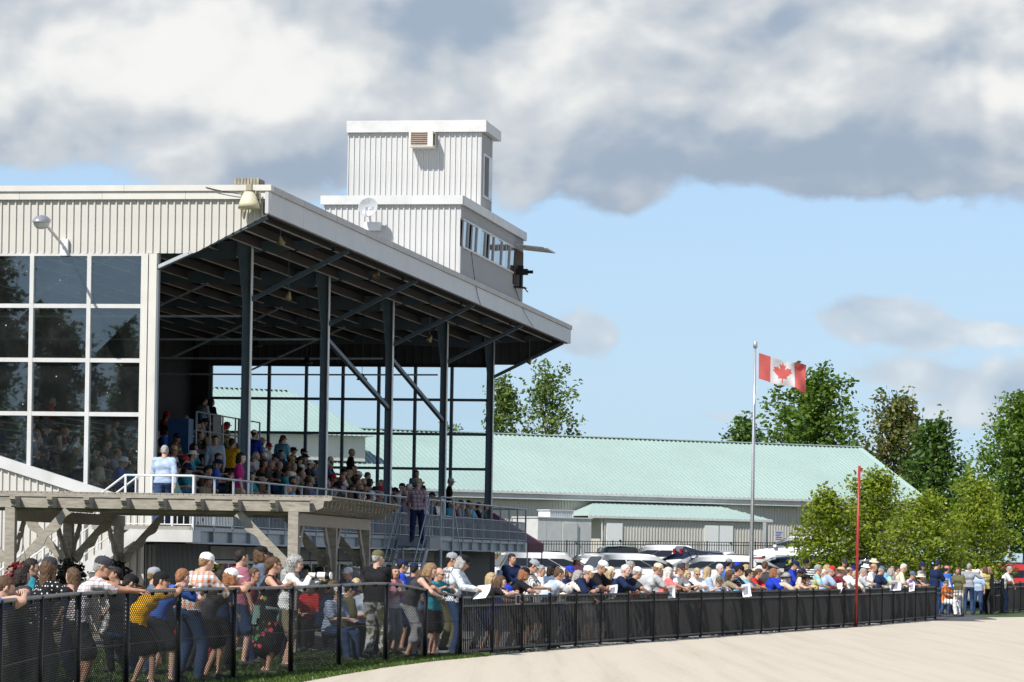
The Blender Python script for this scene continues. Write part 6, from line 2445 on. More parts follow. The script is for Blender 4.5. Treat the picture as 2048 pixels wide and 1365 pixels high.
# --- along the iron fence
MID = dict(vox=.027)
at_fence(984, 'low', 'blonde person in a navy top bent over the iron fence', face=14, female=True, shirt='navy', sleeve='long', hair='long', haircol='blonde', d=.7, **MID)
o, T = at_fence(1002, 'low', 'woman with long brown hair in a black tee hanging her arms over the fence', face=6, female=True, shirt='black', hair='long', haircol='brownhair', skin=3, **MID)
PH = W(o, T, 1)
at_fence(1016, 'low', 'child in a blue cap and blue shirt draped over the iron fence', face=0, H=1.42, shirt='royal', sleeve='long', hat='cap', hatcol='royal', hair='short', **MID)
at_fence(1050, 'lean', 'woman in a black cap and black tee with auburn hair at the iron fence', face=22, female=True, shirt='black', hat='cap', hatcol='black', hair='bob', haircol='redhair', skin=1, **MID)
at_fence(1068, 'hold', 'man in a grey cap and brown check shirt looking along the fence', face=-20, d=.6, shirt='vstripe:white:brown', hat='cap', hatcol='grey', hair='short', skin=0, H=1.80, bulk=1.12, shades=True, **MID)
at_fence(1119, 'lean', 'woman with brown hair pinned up in a pale blue tee', face=14, female=True, shirt='tiedye:lightblue:white', hair='bun', haircol='brownhair', skin=2, H=1.70, **MID)
at_fence(1158, 'lean', 'woman with ash blonde hair in a pale floral top', face=8, female=True, shirt='floral:offwhite', hair='bob', haircol='grayhair', skin=1, d=.62, **MID)
at_fence(1178, 'low', 'man in a white cap and navy shirt with clasped hands over the fence', face=8, shirt='navy', sleeve='elbow', hat='cap', hatcol='white', hair='fringe', haircol='grayhair', skin=0, H=1.84, **MID)
o, T = at_fence(1206, 'lean', 'tall man in a white cap and black polo holding a rolled programme', face=6, d=.66, shirt='black', hat='cap', hatcol='white', hair='fringe', haircol='grayhair', skin=2, H=1.90, **MID)
PAPERS.append((o, T, 1, .2, .30, 'folded programme held by the tall man in black polo'))
at_fence(1252, 'lean', 'white haired man in a navy jacket at the iron fence', face=16, shirt='navy', sleeve='long', hair='short', haircol='whitehair', skin=3, H=1.78, **MID)
at_fence(1275, 'low', 'man in a white cap and charcoal polo resting his hands on the rail', face=14, shirt='charcoal', hat='cap', hatcol='white', hair='fringe', haircol='grayhair', skin=0, H=1.84, bulk=1.12, **MID)
at_fence(1262, 'stand', 'man in a navy tee between the navy jacket and the charcoal polo', face=20, d=.95, shirt='navy', hair='short', haircol='grayhair', **MID)
o, T = at_fence(1317, 'lean', 'man in a cream cap and pale grey tee reading over the fence', face=6, shirt='lightgrey', hat='cap', hatcol='cream', hair='fringe', haircol='lightbrown', skin=2, H=1.82, **MID)
PAPERS.append((o, T, 1, .22, .28, 'grey printed programme hanging over the fence from the man in the cream cap'))
at_fence(1338, 'rail', 'platinum blonde woman in a coral top', face=30, female=True, shirt='coral', hair='long', haircol='whitehair', skin=1, H=1.66, d=.5, **MID)
at_fence(1362, 'lean', 'man in a dark cap and white short sleeved shirt beside the coral top', face=6, shirt='white', hat='cap', hatcol='charcoal', hair='fringe', haircol='lightbrown', skin=0, H=1.82, **MID)
at_fence(1374, 'hold', 'woman with fair bobbed hair in a black blouse', face=-8, female=True, shirt='black', hair='bob', haircol='blonde', skin=1, H=1.60, **MID)
o, T = at_fence(1394, 'hold', 'woman in sunglasses and a loose white blouse with a shoulder strap', face=-40, female=True, shirt='white', sleeve='long', hair='tail', haircol='blonde', shades=True, skin=3, d=.55, **MID)
at_fence(1416, 'stand', 'woman with wavy fair hair in pale blue behind the white blouse', face=20, female=True, shirt='lightblue', hair='long', haircol='blonde', d=.9, **MID)
at_fence(1438, 'rail', 'child in a camouflage cap and pale aqua tee peering over the fence', face=-25, H=1.40, shirt='lightblue', hat='cap', hatcol='camo:olive:brown', hair='short', skin=1, d=.28, **MID)
at_fence(1440, 'stand', 'white haired man in a pale shirt behind the child in camouflage cap', face=0, d=1.0, shirt='lightgrey', hair='short', haircol='whitehair', skin=3, **MID)
FAR = dict(vox=.03, hi=False)
o, T = at_fence(1462, 'lean', 'woman with curly brown hair in a khaki tee holding a white sheet', face=10, female=True, shirt='khaki', hair='curly', haircol='brownhair', skin=1, **FAR)
PAPERS.append((o, T, 1, .22, .30, 'white sheet hanging from the hand of the curly haired woman in khaki'))
at_fence(1480, 'lean', 'man in a black cap and dark check shirt', face=16, shirt='plaid:navy:charcoal:grey', hat='cap', hatcol='black', hair='short', skin=2, **FAR)
at_fence(1499, 'low', 'man in sunglasses and aqua tee with forearms over the rail', face=0, shirt='skyblue', hair='short', haircol='darkhair', shades=True, skin=0, H=1.80, **FAR)
at_fence(1530, 'stand', 'heavy man in a charcoal shirt seen from behind', face=50, d=.7, shirt='charcoal', hair='short', haircol='brownhair', bulk=1.2, H=1.84, **FAR)
at_fence(1518, 'lean', 'person in a red and blue tee beside the aqua tee', face=10, shirt='red', hair='short', haircol='brownhair', d=.75, **FAR)
at_fence(1548, 'rail', 'woman with short auburn hair in a bright blue jacket', face=10, female=True, shirt='royal', sleeve='long', hair='bob', haircol='redhair', skin=1, H=1.66, **FAR)
at_fence(1574, 'low', 'woman in a black bucket hat and beige top chin on hands', face=4, female=True, shirt='beige', hair='curly', haircol='grayhair', hat='bucket', hatcol='black', skin=3, **FAR)
at_fence(1613, 'low', 'woman in a wide black hat and pale pink top with a bag strap', face=8, female=True, shirt='beige', sleeve='none', hair='bob', haircol='brownhair', hat='brim', hatcol='black', skin=3, H=1.64, **FAR)
at_fence(1637, 'rail', 'grey haired man in a yellow and blue tie dyed shirt', face=14, shirt='tiedye:lemon:skyblue', hair='short', haircol='grayhair', skin=0, **FAR)
o, T = at_fence(1664, 'lean', 'man in a red cap and pale blue shirt leaning at the fence', face=8, shirt='lightblue', hat='cap', hatcol='red', hair='fringe', haircol='grayhair', skin=0, H=1.82, bulk=1.15, **FAR)
PAPERS.append((o, T, -1, .16, .28, 'rolled blue and white programme by the man in the red cap'))
at_fence(1682, 'lean', 'man in a straw hat and maroon shirt beside the red cap', face=8, shirt='maroon', hat='brim', hatcol='straw', hair='fringe', haircol='grayhair', skin=2, H=1.80, **FAR)
at_fence(1699, 'rail', 'bald man in a white shirt just left of the red pole', face=12, shirt='white', hair='fringe', haircol='brownhair', skin=0, H=1.72, **FAR)
at_fence(1712, 'lean', 'person in a white top directly behind the red pole', face=12, shirt='offwhite', sleeve='long', hair='short', haircol='blonde', H=1.68, **FAR)
at_fence(1727, 'hold', 'grey haired man in a pale vest and dark shirt right of the red pole', face=4, shirt='lightgrey', sleeve='elbow', hair='short', haircol='grayhair', skin=1, H=1.70, **FAR)
at_fence(1748, 'rail', 'bald sunburnt man in a white shirt with dark braces', face=16, d=.7, shirt='white', hair='fringe', haircol='lightbrown', skin=0, H=1.84, **FAR)
o, T = at_fence(1764, 'hold', 'man in a blue cap and navy shirt holding a newspaper over the fence', face=4, shirt='navy', hat='cap', hatcol='slate', hair='fringe', haircol='grayhair', skin=0, H=1.76, **FAR)
PAPERS.append((o, T, 1, .34, .30, 'open printed newspaper held over the fence by the man in the blue cap'))
at_fence(1783, 'rail', 'woman with dark grey hair in a mint green shirt', face=8, female=True, shirt='lightgreen', sleeve='elbow', hair='bob', haircol='grayhair', skin=1, **FAR)
o, T = at_fence(1808, 'rail', 'grey haired man in a cream shirt with glasses on his head', face=10, shirt='cream', sleeve='elbow', hair='short', haircol='whitehair', skin=0, H=1.86, **FAR)
PAPERS.append((o, T, 1, .16, .26, 'rolled white paper held by the man in the cream shirt'))
at_fence(1825, 'lean', 'person in a navy cap and lilac print tee', face=0, shirt='tiedye:white:purple', hat='cap', hatcol='slate', hair='short', skin=0, H=1.64, **FAR)
at_fence(1842, 'low', 'person in a cream bucket hat and black top near the end of the fence', face=0, shirt='black', hat='bucket', hatcol='cream', hair='short', haircol='brownhair', skin=0, H=1.70, **FAR)
at_fence(1796, 'stand', 'man in sunglasses and white tee behind the mint green shirt', face=-40, d=1.5, shirt='white', hair='short', shades=True, **FAR)

# --- second row and beyond
G_BACK = 'spectators standing behind the front row'


def behind(x, ytop, D, pose, label, face, group=G_BACK, **kw):
    """face: world heading in degrees, 0 = away from the camera, 90 = to the left, 180 = towards it, -90 = to the track"""
    p = at(x, ytop, D)
    z = gz(p.x, D)
    kw.setdefault('H', min(1.88, max(1.5, p.z - z)) if pose in ('stand', 'hold', 'fold', 'walk') else None)
    return put(Vector((p.x, D, z)), rad(face), pose, label, group, **kw)


behind(1022, 1108, 78, 'fold', 'man with dark hair in a navy suit carrying a black bag behind the front row', -150, shirt='navy', sleeve='long', pants='navy', hair='short', **FAR)
behind(1153, 1112, 92, 'fold', 'woman in a cream hat and pink shirt among the parked cars', -170, female=True, shirt='pink', sleeve='long', hat='bucket', hatcol='cream', hair='bob', haircol='brownhair', **FAR)
behind(1098, 1130, 70, 'stand', 'person in a black cap and slate tee behind the woman in pale blue', -60, shirt='slate', hat='cap', hatcol='black', hair='bob', **FAR)
behind(1138, 1140, 69, 'stand', 'person with a pale scarf behind the woman with pinned up hair', -70, shirt='offwhite', hair='short', haircol='lightbrown', **FAR)
behind(1336, 1128, 78, 'stand', 'woman with a dark topknot behind the platinum blonde', -40, female=True, shirt='grey', hair='bun', haircol='darkhair', **FAR)
behind(1366, 1120, 84, 'stand', 'man in a grey cap standing alone by the white cars', -90, shirt='lightgrey', hat='cap', hatcol='grey', hair='short', **FAR)
behind(1456, 1118, 86, 'stand', 'man in a grey cap and blue shirt behind the curly haired woman', -20, shirt='blue', hat='cap', hatcol='grey', hair='short', **FAR)
behind(1472, 1126, 84, 'stand', 'man in a bright blue cap next to the blue shirt', -60, shirt='offwhite', hat='cap', hatcol='royal', hair='short', **FAR)
behind(1488, 1130, 83, 'stand', 'fair haired person behind the dark check shirt', -90, shirt='cream', hair='bob', haircol='blonde', **FAR)
behind(1515, 1133, 84, 'stand', 'person in a white cap behind the charcoal shirt', -100, shirt='royal', hat='cap', hatcol='white', hair='short', **FAR)
behind(1580, 1120, 92, 'hold', 'man in a dark cap and royal blue sweatshirt by the open tailgate', -110, shirt='royal', sleeve='long', hat='cap', hatcol='navy', hair='short', **FAR)
behind(1612, 1118, 95, 'stand', 'man in a black and white striped polo by the parked cars', -175, shirt='stripe:black:white', hat='cap', hatcol='black', hair='short', **FAR)
behind(1650, 1130, 96, 'stand', 'person in a lime top behind the tie dyed shirt', -90, shirt='lemon', hair='bob', haircol='blonde', **FAR)
behind(1686, 1118, 103, 'stand', 'man in a dark cap and slate shirt under the maple', -150, shirt='slate', hat='cap', hatcol='charcoal', hair='short', **FAR)
behind(1703, 1132, 98, 'stand', 'person in a navy cap and pale blue shirt left of the red pole', -120, shirt='lightblue', hat='cap', hatcol='navy', hair='short', **FAR)
behind(1728, 1128, 101, 'stand', 'person in a white bucket hat right of the red pole, further back', -100, shirt='white', hat='bucket', hatcol='white', hair='short', **FAR)
behind(1744, 1118, 103, 'stand', 'man in a cream brimmed hat standing tall behind the bald men', -140, shirt='charcoal', hat='bucket', hatcol='cream', hair='short', H=1.88, **FAR)
behind(1783, 1130, 105, 'stand', 'man in sunglasses and aqua tee facing the camera under the maple', -175, shirt='skyblue', hair='short', shades=True, **FAR)
behind(1842, 1126, 107, 'stand', 'bearded man in a grey hooded top under the maple', -120, shirt='grey', sleeve='long', hat='cap', hatcol='navy', hair='bob', **FAR)
o, T = behind(1868, 1124, 106, 'hold', 'man in a navy cap and navy shirt holding a white sheet by the gate', -60, shirt='navy', sleeve='elbow', hat='cap', hatcol='navy', hair='short', H=1.86, **FAR)
PAPERS.append((o, T, 1, .20, .28, 'small white sheet held by the man in navy by the gate'))
behind(1891, 1134, 110, 'stand', 'person in a pink cap and blue sweatshirt near the gate', -60, shirt='blue', sleeve='long', hat='cap', hatcol='pink', hair='short', H=1.66, **FAR)
behind(1897, 1158, 108, 'sit', 'seated white haired woman in an orange blouse inside the gateway', -130, female=True, shirt='orange', pants='white', hair='bob', haircol='whitehair', H=1.64, **FAR)
behind(1885, 1150, 111, 'sit', 'seated person in a yellow cap beside the orange blouse', -110, shirt='navy', hat='cap', hatcol='yellow', hair='short', **FAR)
o, T = behind(1938, 1146, 112.3, 'stand', 'man in a grey polo and blue jeans with both arms out at the open gate', -10, shirt='grey', hair='short', haircol='grayhair', H=1.78, over=dict(hands={-1: (-.62, .14, 1.30), 1: (.60, .20, 1.32)}), **FAR)
behind(1957, 1140, 113.5, 'stand', 'man in a white cap and pale shirt facing the grey polo at the gate', 160, shirt='lightblue', hat='cap', hatcol='white', hair='short', **FAR)
behind(1918, 1150, 111.0, 'stand', 'woman with brown hair in khaki shorts at the gate', 150, female=True, shirt='olive', pants='offwhite', legs='capri', hair='bob', haircol='brownhair', H=1.62, **FAR)
behind(1972, 1140, 114.0, 'stand', 'woman in a yellow top and black leggings at the gate', 40, female=True, shirt='lemon', pants='black', hair='bob', haircol='brownhair', H=1.70, **FAR)
behind(1981, 1141, 115.5, 'stand', 'woman in a black top with a purple bag at the gate', 60, female=True, shirt='black', pants='charcoal', hair='bob', haircol='lightbrown', H=1.68, **FAR)
p = gnd(2003, 1229)
behind(2008, 1140, 118.2, 'lean', 'man with grey hair in a white tee leaning at the fence beyond the gate', -104, shirt='white', hair='short', haircol='grayhair', H=1.80, **FAR)
behind(2062, 1150, 124, 'rail', 'person in white at the picture edge beyond the gate', -104, shirt='white', hair='short', haircol='whitehair', H=1.70, **FAR)
# filler faces between the front row and the cars
G_FILL = 'half hidden spectators in the second row'
fill_sh = ['white', 'navy', 'lightblue', 'black', 'red', 'grey', 'offwhite', 'teal', 'olive', 'pink', 'royal', 'cream', 'maroon', 'slate', 'mauve', 'khaki']
_ord = ['first', 'second', 'third', 'fourth', 'fifth', 'sixth', 'seventh', 'eighth', 'ninth', 'tenth', 'eleventh', 'twelfth', 'thirteenth', 'fourteenth', 'fifteenth', 'sixteenth', 'seventeenth', 'eighteenth', 'nineteenth', 'twentieth', 'twenty first', 'twenty second']
for i in range(16):
    x = 1085 + i * 47 + RP.uniform(-9, 9)
    sh_ = fill_sh[i % 16]
    ha = ['short', 'bob', 'fringe', 'long'][i % 4]
    hc_ = ['grayhair', 'brownhair', 'whitehair', 'blonde', 'darkhair'][i % 5]
    cap_ = [None, 'cap', None, 'cap', None, 'bucket'][i % 6]
    cc = ['white', 'navy', 'charcoal', 'cream', 'red', 'royal'][(i * 5) % 6]
    at_fence(x, 'stand', '%s half hidden second row spectator from the sheet reader, %s top%s' % (_ord[i], sh_, ', ' + cc + ' ' + cap_ if cap_ else ''), face=RP.uniform(-10, 40), d=RP.uniform(.95, 1.5), shirt=sh_, hair=ha, haircol=hc_, hat=cap_, hatcol=cc, skin=i % 4, H=RP.uniform(1.52, 1.66), female=i % 3 == 1, **FAR)
# people sitting on the lawn and at tables behind the chain link fence
G_PIC = 'people seated behind the chain link fence'
for i, (x, y, D, sh_, pn, ha, hc_, hat, hc2, fc, lb) in enumerate((
        (232, 1228, 49, 'plaid:black:white:grey', 'charcoal', 'short', 'lightbrown', 'bucket', 'straw', -120, 'seated person in a straw hat and black check shirt behind the chain link'),
        (285, 1215, 51, 'coral', 'denim', 'long', 'brownhair', None, None, 60, 'seated person in a red top behind the yellow shirt'),
        (382, 1240, 50, 'red', 'red', 'bob', 'blonde', None, None, -140, 'seated child in red between the blue tee and the plaid shirt'),
        (520, 1205, 55, 'maroon', 'navy', 'short', 'darkhair', None, None, -100, 'seated person in maroon behind the floral dress'),
        (620, 1180, 58, 'red', 'black', 'short', 'darkhair', None, None, 150, 'seated person in a red tee under the pergola post'),
        (640, 1145, 60, 'green', 'black', 'short', 'darkhair', 'cap', 'black', 170, 'person in dark green under the pergola behind the photographer'),
        (612, 1140, 61, 'black', 'black', 'short', 'darkhair', 'cap', 'black', 190, 'person in black under the pergola beside the white lens'),
        (672, 1230, 53, 'lightblue', 'denim', 'short', 'brownhair', 'cap', 'white', -130, 'seated man in a white cap and pale shirt at a picnic bench'),
        (655, 1190, 57, 'navy', 'black', 'bob', 'brownhair', None, None, -80, 'seated person in navy behind the picnic bench'),
        (735, 1140, 62, 'black', 'black', 'short', 'darkhair', 'cap', 'charcoal', -100, 'person in a charcoal cap in shade by the pergola end post'),
        (826, 1128, 61, 'navy', 'black', 'short', 'darkhair', 'cap', 'navy', -40, 'person in a navy cap beneath the steel stair'),
        (778, 1132, 63, 'charcoal', 'black', 'short', 'darkhair', None, None, 170, 'dark haired person in charcoal beneath the steel stair'),
        (700, 1150, 60, 'slate', 'black', 'short', 'grayhair', 'cap', 'white', 150, 'person in a white cap in the pergola shade'))):
    behind(x, y, D, 'sit' if y > 1170 else 'stand', lb, fc, group=G_PIC, shirt=sh_, pants=pn, hair=ha, haircol=hc_, hat=hat, hatcol=hc2 or 'navy', skin=i % 4, female=i % 2 == 1, vox=.028, hi=False)
for i, (x, y, D, ps, sh_, pn, ha, hc_, hat, hc2, fc, lb) in enumerate((
        (38, 1150, 41.5, 'stand', 'charcoal', 'black', 'bob', 'darkhair', None, None, -40, 'person in charcoal between the blue shirt and the dotted top'),
        (150, 1170, 42.5, 'stand', 'navy', 'navy', 'long', 'brownhair', None, None, 60, 'person with long hair in navy behind the plaid arms'),
        (240, 1180, 46, 'stand', 'black', 'black', 'short', 'darkhair', None, None, 120, 'dark clothed person behind the reaching man'),
        (300, 1172, 46, 'stand', 'slate', 'black', 'short', 'lightbrown', 'cap', 'grey', -80, 'person in slate behind the golden yellow shirt'),
        (392, 1150, 47, 'stand', 'beige', 'charcoal', 'bob', 'blonde', None, None, -60, 'fair haired person between the blue tee and the plaid shirt'),
        (440, 1150, 48, 'stand', 'navy', 'black', 'long', 'darkhair', None, None, -40, 'dark long haired person behind the white caps'),
        (502, 1165, 51, 'stand', 'maroon', 'navy', 'short', 'brownhair', None, None, -90, 'person in maroon behind the slate hooded sweatshirt'),
        (570, 1160, 53, 'stand', 'charcoal', 'black', 'bob', 'grayhair', None, None, -100, 'person in charcoal between the floral dress and the photographer'),
        (688, 1195, 54, 'sit', 'olive', 'black', 'short', 'darkhair', 'cap', 'navy', -60, 'seated person in olive beside the white print tee'),
        (745, 1185, 56, 'stand', 'black', 'black', 'short', 'brownhair', None, None, -80, 'dark clothed person behind the camouflage trousers'),
        (835, 1180, 57, 'stand', 'slate', 'charcoal', 'bob', 'brownhair', None, None, -70, 'person in slate left of the leaning sleeveless woman'))):
    behind(x, y, D, ps, lb, fc, group=G_PIC, shirt=sh_, pants=pn, hair=ha, haircol=hc_, hat=hat, hatcol=hc2 or 'navy', skin=i % 4, female=ha in ('bob', 'long'), vox=.028, hi=False)
bench = thing('picnic_bench', 'brown wooden picnic bench behind the chain link fence', 'bench', gnd(235, 1325), rad(-8))
for i in range(3):
    MB().box(-.9, .9, -.15 + i * .11, -.05 + i * .11, .43, .465).build('seat_board', mat('bench_wood', (.20, .115, .06), .7, var=.25, scale=8), bench)
for sx in (-.7, .7):
    MB().box(sx - .04, sx + .04, -.13, .17, 0, .43).build('leg', mat('bench_wood', (.20, .115, .06), .7), bench)

# papers in hands
G_PAP = 'race programmes'
M_PAPER = mat('paper', (.78, .78, .77), .7, var=.03)
M_PRINT = mat('paper_print', (.22, .24, .30), .8, var=.5, scale=40)
for i, (o, T, s, w_, h_, lb) in enumerate(PAPERS):
    p = W(o, T, s)
    a = o.rotation_euler.z
    f = Vector((-math.sin(a), math.cos(a), 0))
    t = thing('programme', lb, 'paper', p + f * .10 + Vector((0, 0, -.02)), a + rad(60 + 13 * (i % 4)), G_PAP)
    mb = MB()
    n = 6
    tilt = -.5 + .25 * (i % 3)
    for k in range(n):
        y0, y1 = h_ * (k / n - .35), h_ * ((k + 1) / n - .35)
        b0, b1 = .03 * math.sin(k * .6), .03 * math.sin((k + 1) * .6)
        mb.quad((-w_ / 2, b0 + y0 * tilt, -y0), (w_ / 2, b0 + y0 * tilt + .02, -y0 + .03), (w_ / 2, b1 + y1 * tilt + .02, -y1 + .03), (-w_ / 2, b1 + y1 * tilt, -y1))
    mb.build('sheet', M_PAPER, t)
    if i not in (0, 4):
        mb = MB()
        for k in range(1, n - 1):
            y0, y1 = h_ * (k / n - .35), h_ * ((k + 1) / n - .35) - .005
            for sgn in (.004, -.004):
                b0, b1 = .03 * math.sin(k * .6) + sgn, .03 * math.sin((k + 1) * .6) + sgn
                mb.quad((-w_ * .38, b0 + y0 * tilt, -y0), (w_ * .2, b0 + y0 * tilt + .012, -y0 + .02), (w_ * .2, b1 + y1 * tilt + .012, -y1 + .02), (-w_ * .38, b1 + y1 * tilt, -y1))
        mb.build('print_block', M_PRINT, t)
ph = thing('phone', 'phone dangling over the fence in the hand of the woman in black tee', 'phone', PH + Vector((.05, -.03, -.06)), 0.3)
MB().box(-.04, .04, -.006, .006, -.14, .03).build('case', mat('phone_case', (.35, .36, .38), .3), ph)
MB().box(-.034, .034, -.008, -.0062, -.13, .02).build('screen', M_BLACK, ph)

# --- spectators in the stand, found by where their heads show
G_ST = 'spectators in the stand'


def floor_at(w):
    if w > -.9:
        return 2.30
    k = min(9, int((-.9 - w) / .95))
    return 2.30 + .29 * (k + 1)


def solve_stand(x, y, above):
    a, b = ray(x, y)
    best = None
    for i in range(220):
        w = 1.05 - i * .05
        t = -w
        D = (t - OX * CA + OY * SA) / (-a * CA + SA)
        s = (a * D - OX) * SA + (D - OY) * CA
        if not (.5 < s < LEN - .5):
            continue
        z = CH + b * D
        e = abs(z - floor_at(w) - above)
        if best is None or e < best[0]:
            best = (e, w, s)
    return best


def row_w(w):
    if w > -.9:
        return w
    k = min(9, int((-.9 - w) / .95))
    return -.9 - .95 * k - .40


SEAT_T = []
for i in range(10):
    fem = i % 3 == 1
    SEAT_T.append(Template(H=1.62 + .03 * (i % 5), vox=.032, hi=False, female=fem, bulk=.98 + .03 * (i % 5), sleeve=['short', 'short', 'long', 'elbow'][i % 4], legs=['long', 'shorts'][i % 2], **POSES['sit']()))
STAND_T = [Template(H=1.74, vox=.032, hi=False, bulk=1.04, sleeve=['short', 'long'][i % 2], **POSES['stand']()) for i in range(3)]
_n = [0]
NAMED_COL = {'darkhair': 'black hair', 'grayhair': 'grey hair', 'brownhair': 'brown hair', 'blonde': 'fair hair', 'whitehair': 'white hair', 'lightbrown': 'light brown hair', 'redhair': 'red hair'}
ROWN = ['front', 'second', 'third', 'fourth', 'fifth', 'sixth', 'seventh', 'eighth', 'ninth', 'top']
taken = []


def in_stand(x, y, mode, label, sh_, ha='short', hc_='darkhair', hat=None, hc2='navy', pants='denim', face=0, skin=None):
    e, w, s = solve_stand(x, y, 1.33 if mode == 'sit' else 1.72)
    seat_spot(w, s, mode, label, sh_, ha, hc_, hat, hc2, pants, face, skin)


def seat_spot(w, s, mode, label, sh_, ha, hc_, hat, hc2, pants='denim', face=0, skin=None):
    _n[0] += 1
    if mode == 'sit':
        w = row_w(w) if w < -.9 else min(w, -.3)
    zf = floor_at(w if w < -.9 else 0)
    T = (STAND_T if mode == 'up' else SEAT_T)[_n[0] % (3 if mode == 'up' else 10)]
    loc = SW(w, s, zf)
    head_ = -AN - math.pi / 2 + rad(face + RP.uniform(-14, 14))
    taken.append((w, s))
    if label in _labels:
        raise ValueError(label)
    _labels.add(label)
    return person(T, loc, head_, label, G_ST, skin=_n[0] % 4 if skin is None else skin, shirt=sh_, pants=pants, hair=ha, haircol=hc_, hat=hat, hatcol=hc2)


dm = put(SW(.48, -.5, 2.30), -AN + rad(8), 'walk', 'grey haired man in a pale blue shirt and jeans walking onto the deck', 'people on the deck', H=1.72, vox=.024, sleeve='long', shirt='lightblue', pants='denim', hair='short', haircol='grayhair', skin=0, bulk=1.1)
put(SW(1.9, 18.95, 2.08), -AN + rad(5), 'walk', 'man in a straw hat and red check shirt stepping up the steel stair', 'people on the deck', H=1.74, vox=.026, shirt='plaid:mauve:lightgrey:navy', pants='navy', hair='fringe', haircol='grayhair', hat='brim', hatcol='tan', skin=0)
in_stand(830, 944, 'up', 'woman in a blue tee standing at the deck rail behind the straw hat', 'slate', 'long', 'brownhair', face=-40)
in_stand(897, 947, 'up', 'man in a pale cap and black tee standing by the fourth column', 'black', 'short', 'grayhair', 'cap', 'lightblue', 'denim', 30)
in_stand(477, 908, 'up', 'woman in a magenta tee standing at the deck rail by the first column', 'magenta', 'bob', 'darkhair', None, 'navy', 'khaki', 20)
in_stand(506, 862, 'up', 'man in a white cap and royal blue shirt standing by the first column', 'royal', 'short', 'darkhair', 'cap', 'white', 'black', 70)
in_stand(563, 873, 'up', 'broad man in a dark cap and sky blue shirt standing among the seats', 'skyblue', 'short', 'brownhair', 'cap', 'charcoal', 'black', 80)
in_stand(700, 900, 'up', 'grey haired man in black standing against the far glazing', 'black', 'short', 'grayhair', None, 'navy', 'black', 20)
in_stand(431, 873, 'up', 'red faced man in a pale blue shirt standing on the lower tiers', 'lightblue', 'short', 'darkhair', None, 'navy', 'denim', -70, 0)
in_stand(405, 792, 'up', 'man in a pale shirt leaning at the cross platform rail', 'lightblue', 'short', 'darkhair', None, 'navy', 'denim', 60)
in_stand(420, 793, 'up', 'dark haired person in black beside the pale shirt on the platform', 'black', 'long', 'darkhair', None, 'navy', 'black', 60)
in_stand(462, 880, 'up', 'person in a yellow shirt bent over in the stand below the platform', 'yellow', 'short', 'darkhair', None, 'navy', 'black', 70)
seat_spot(-1.30, .50, 'sit', 'man in a cream tee seated behind the glass holding a blue can', 'cream', 'fringe', 'grayhair', None, 'navy', 'charcoal', 0, 0)
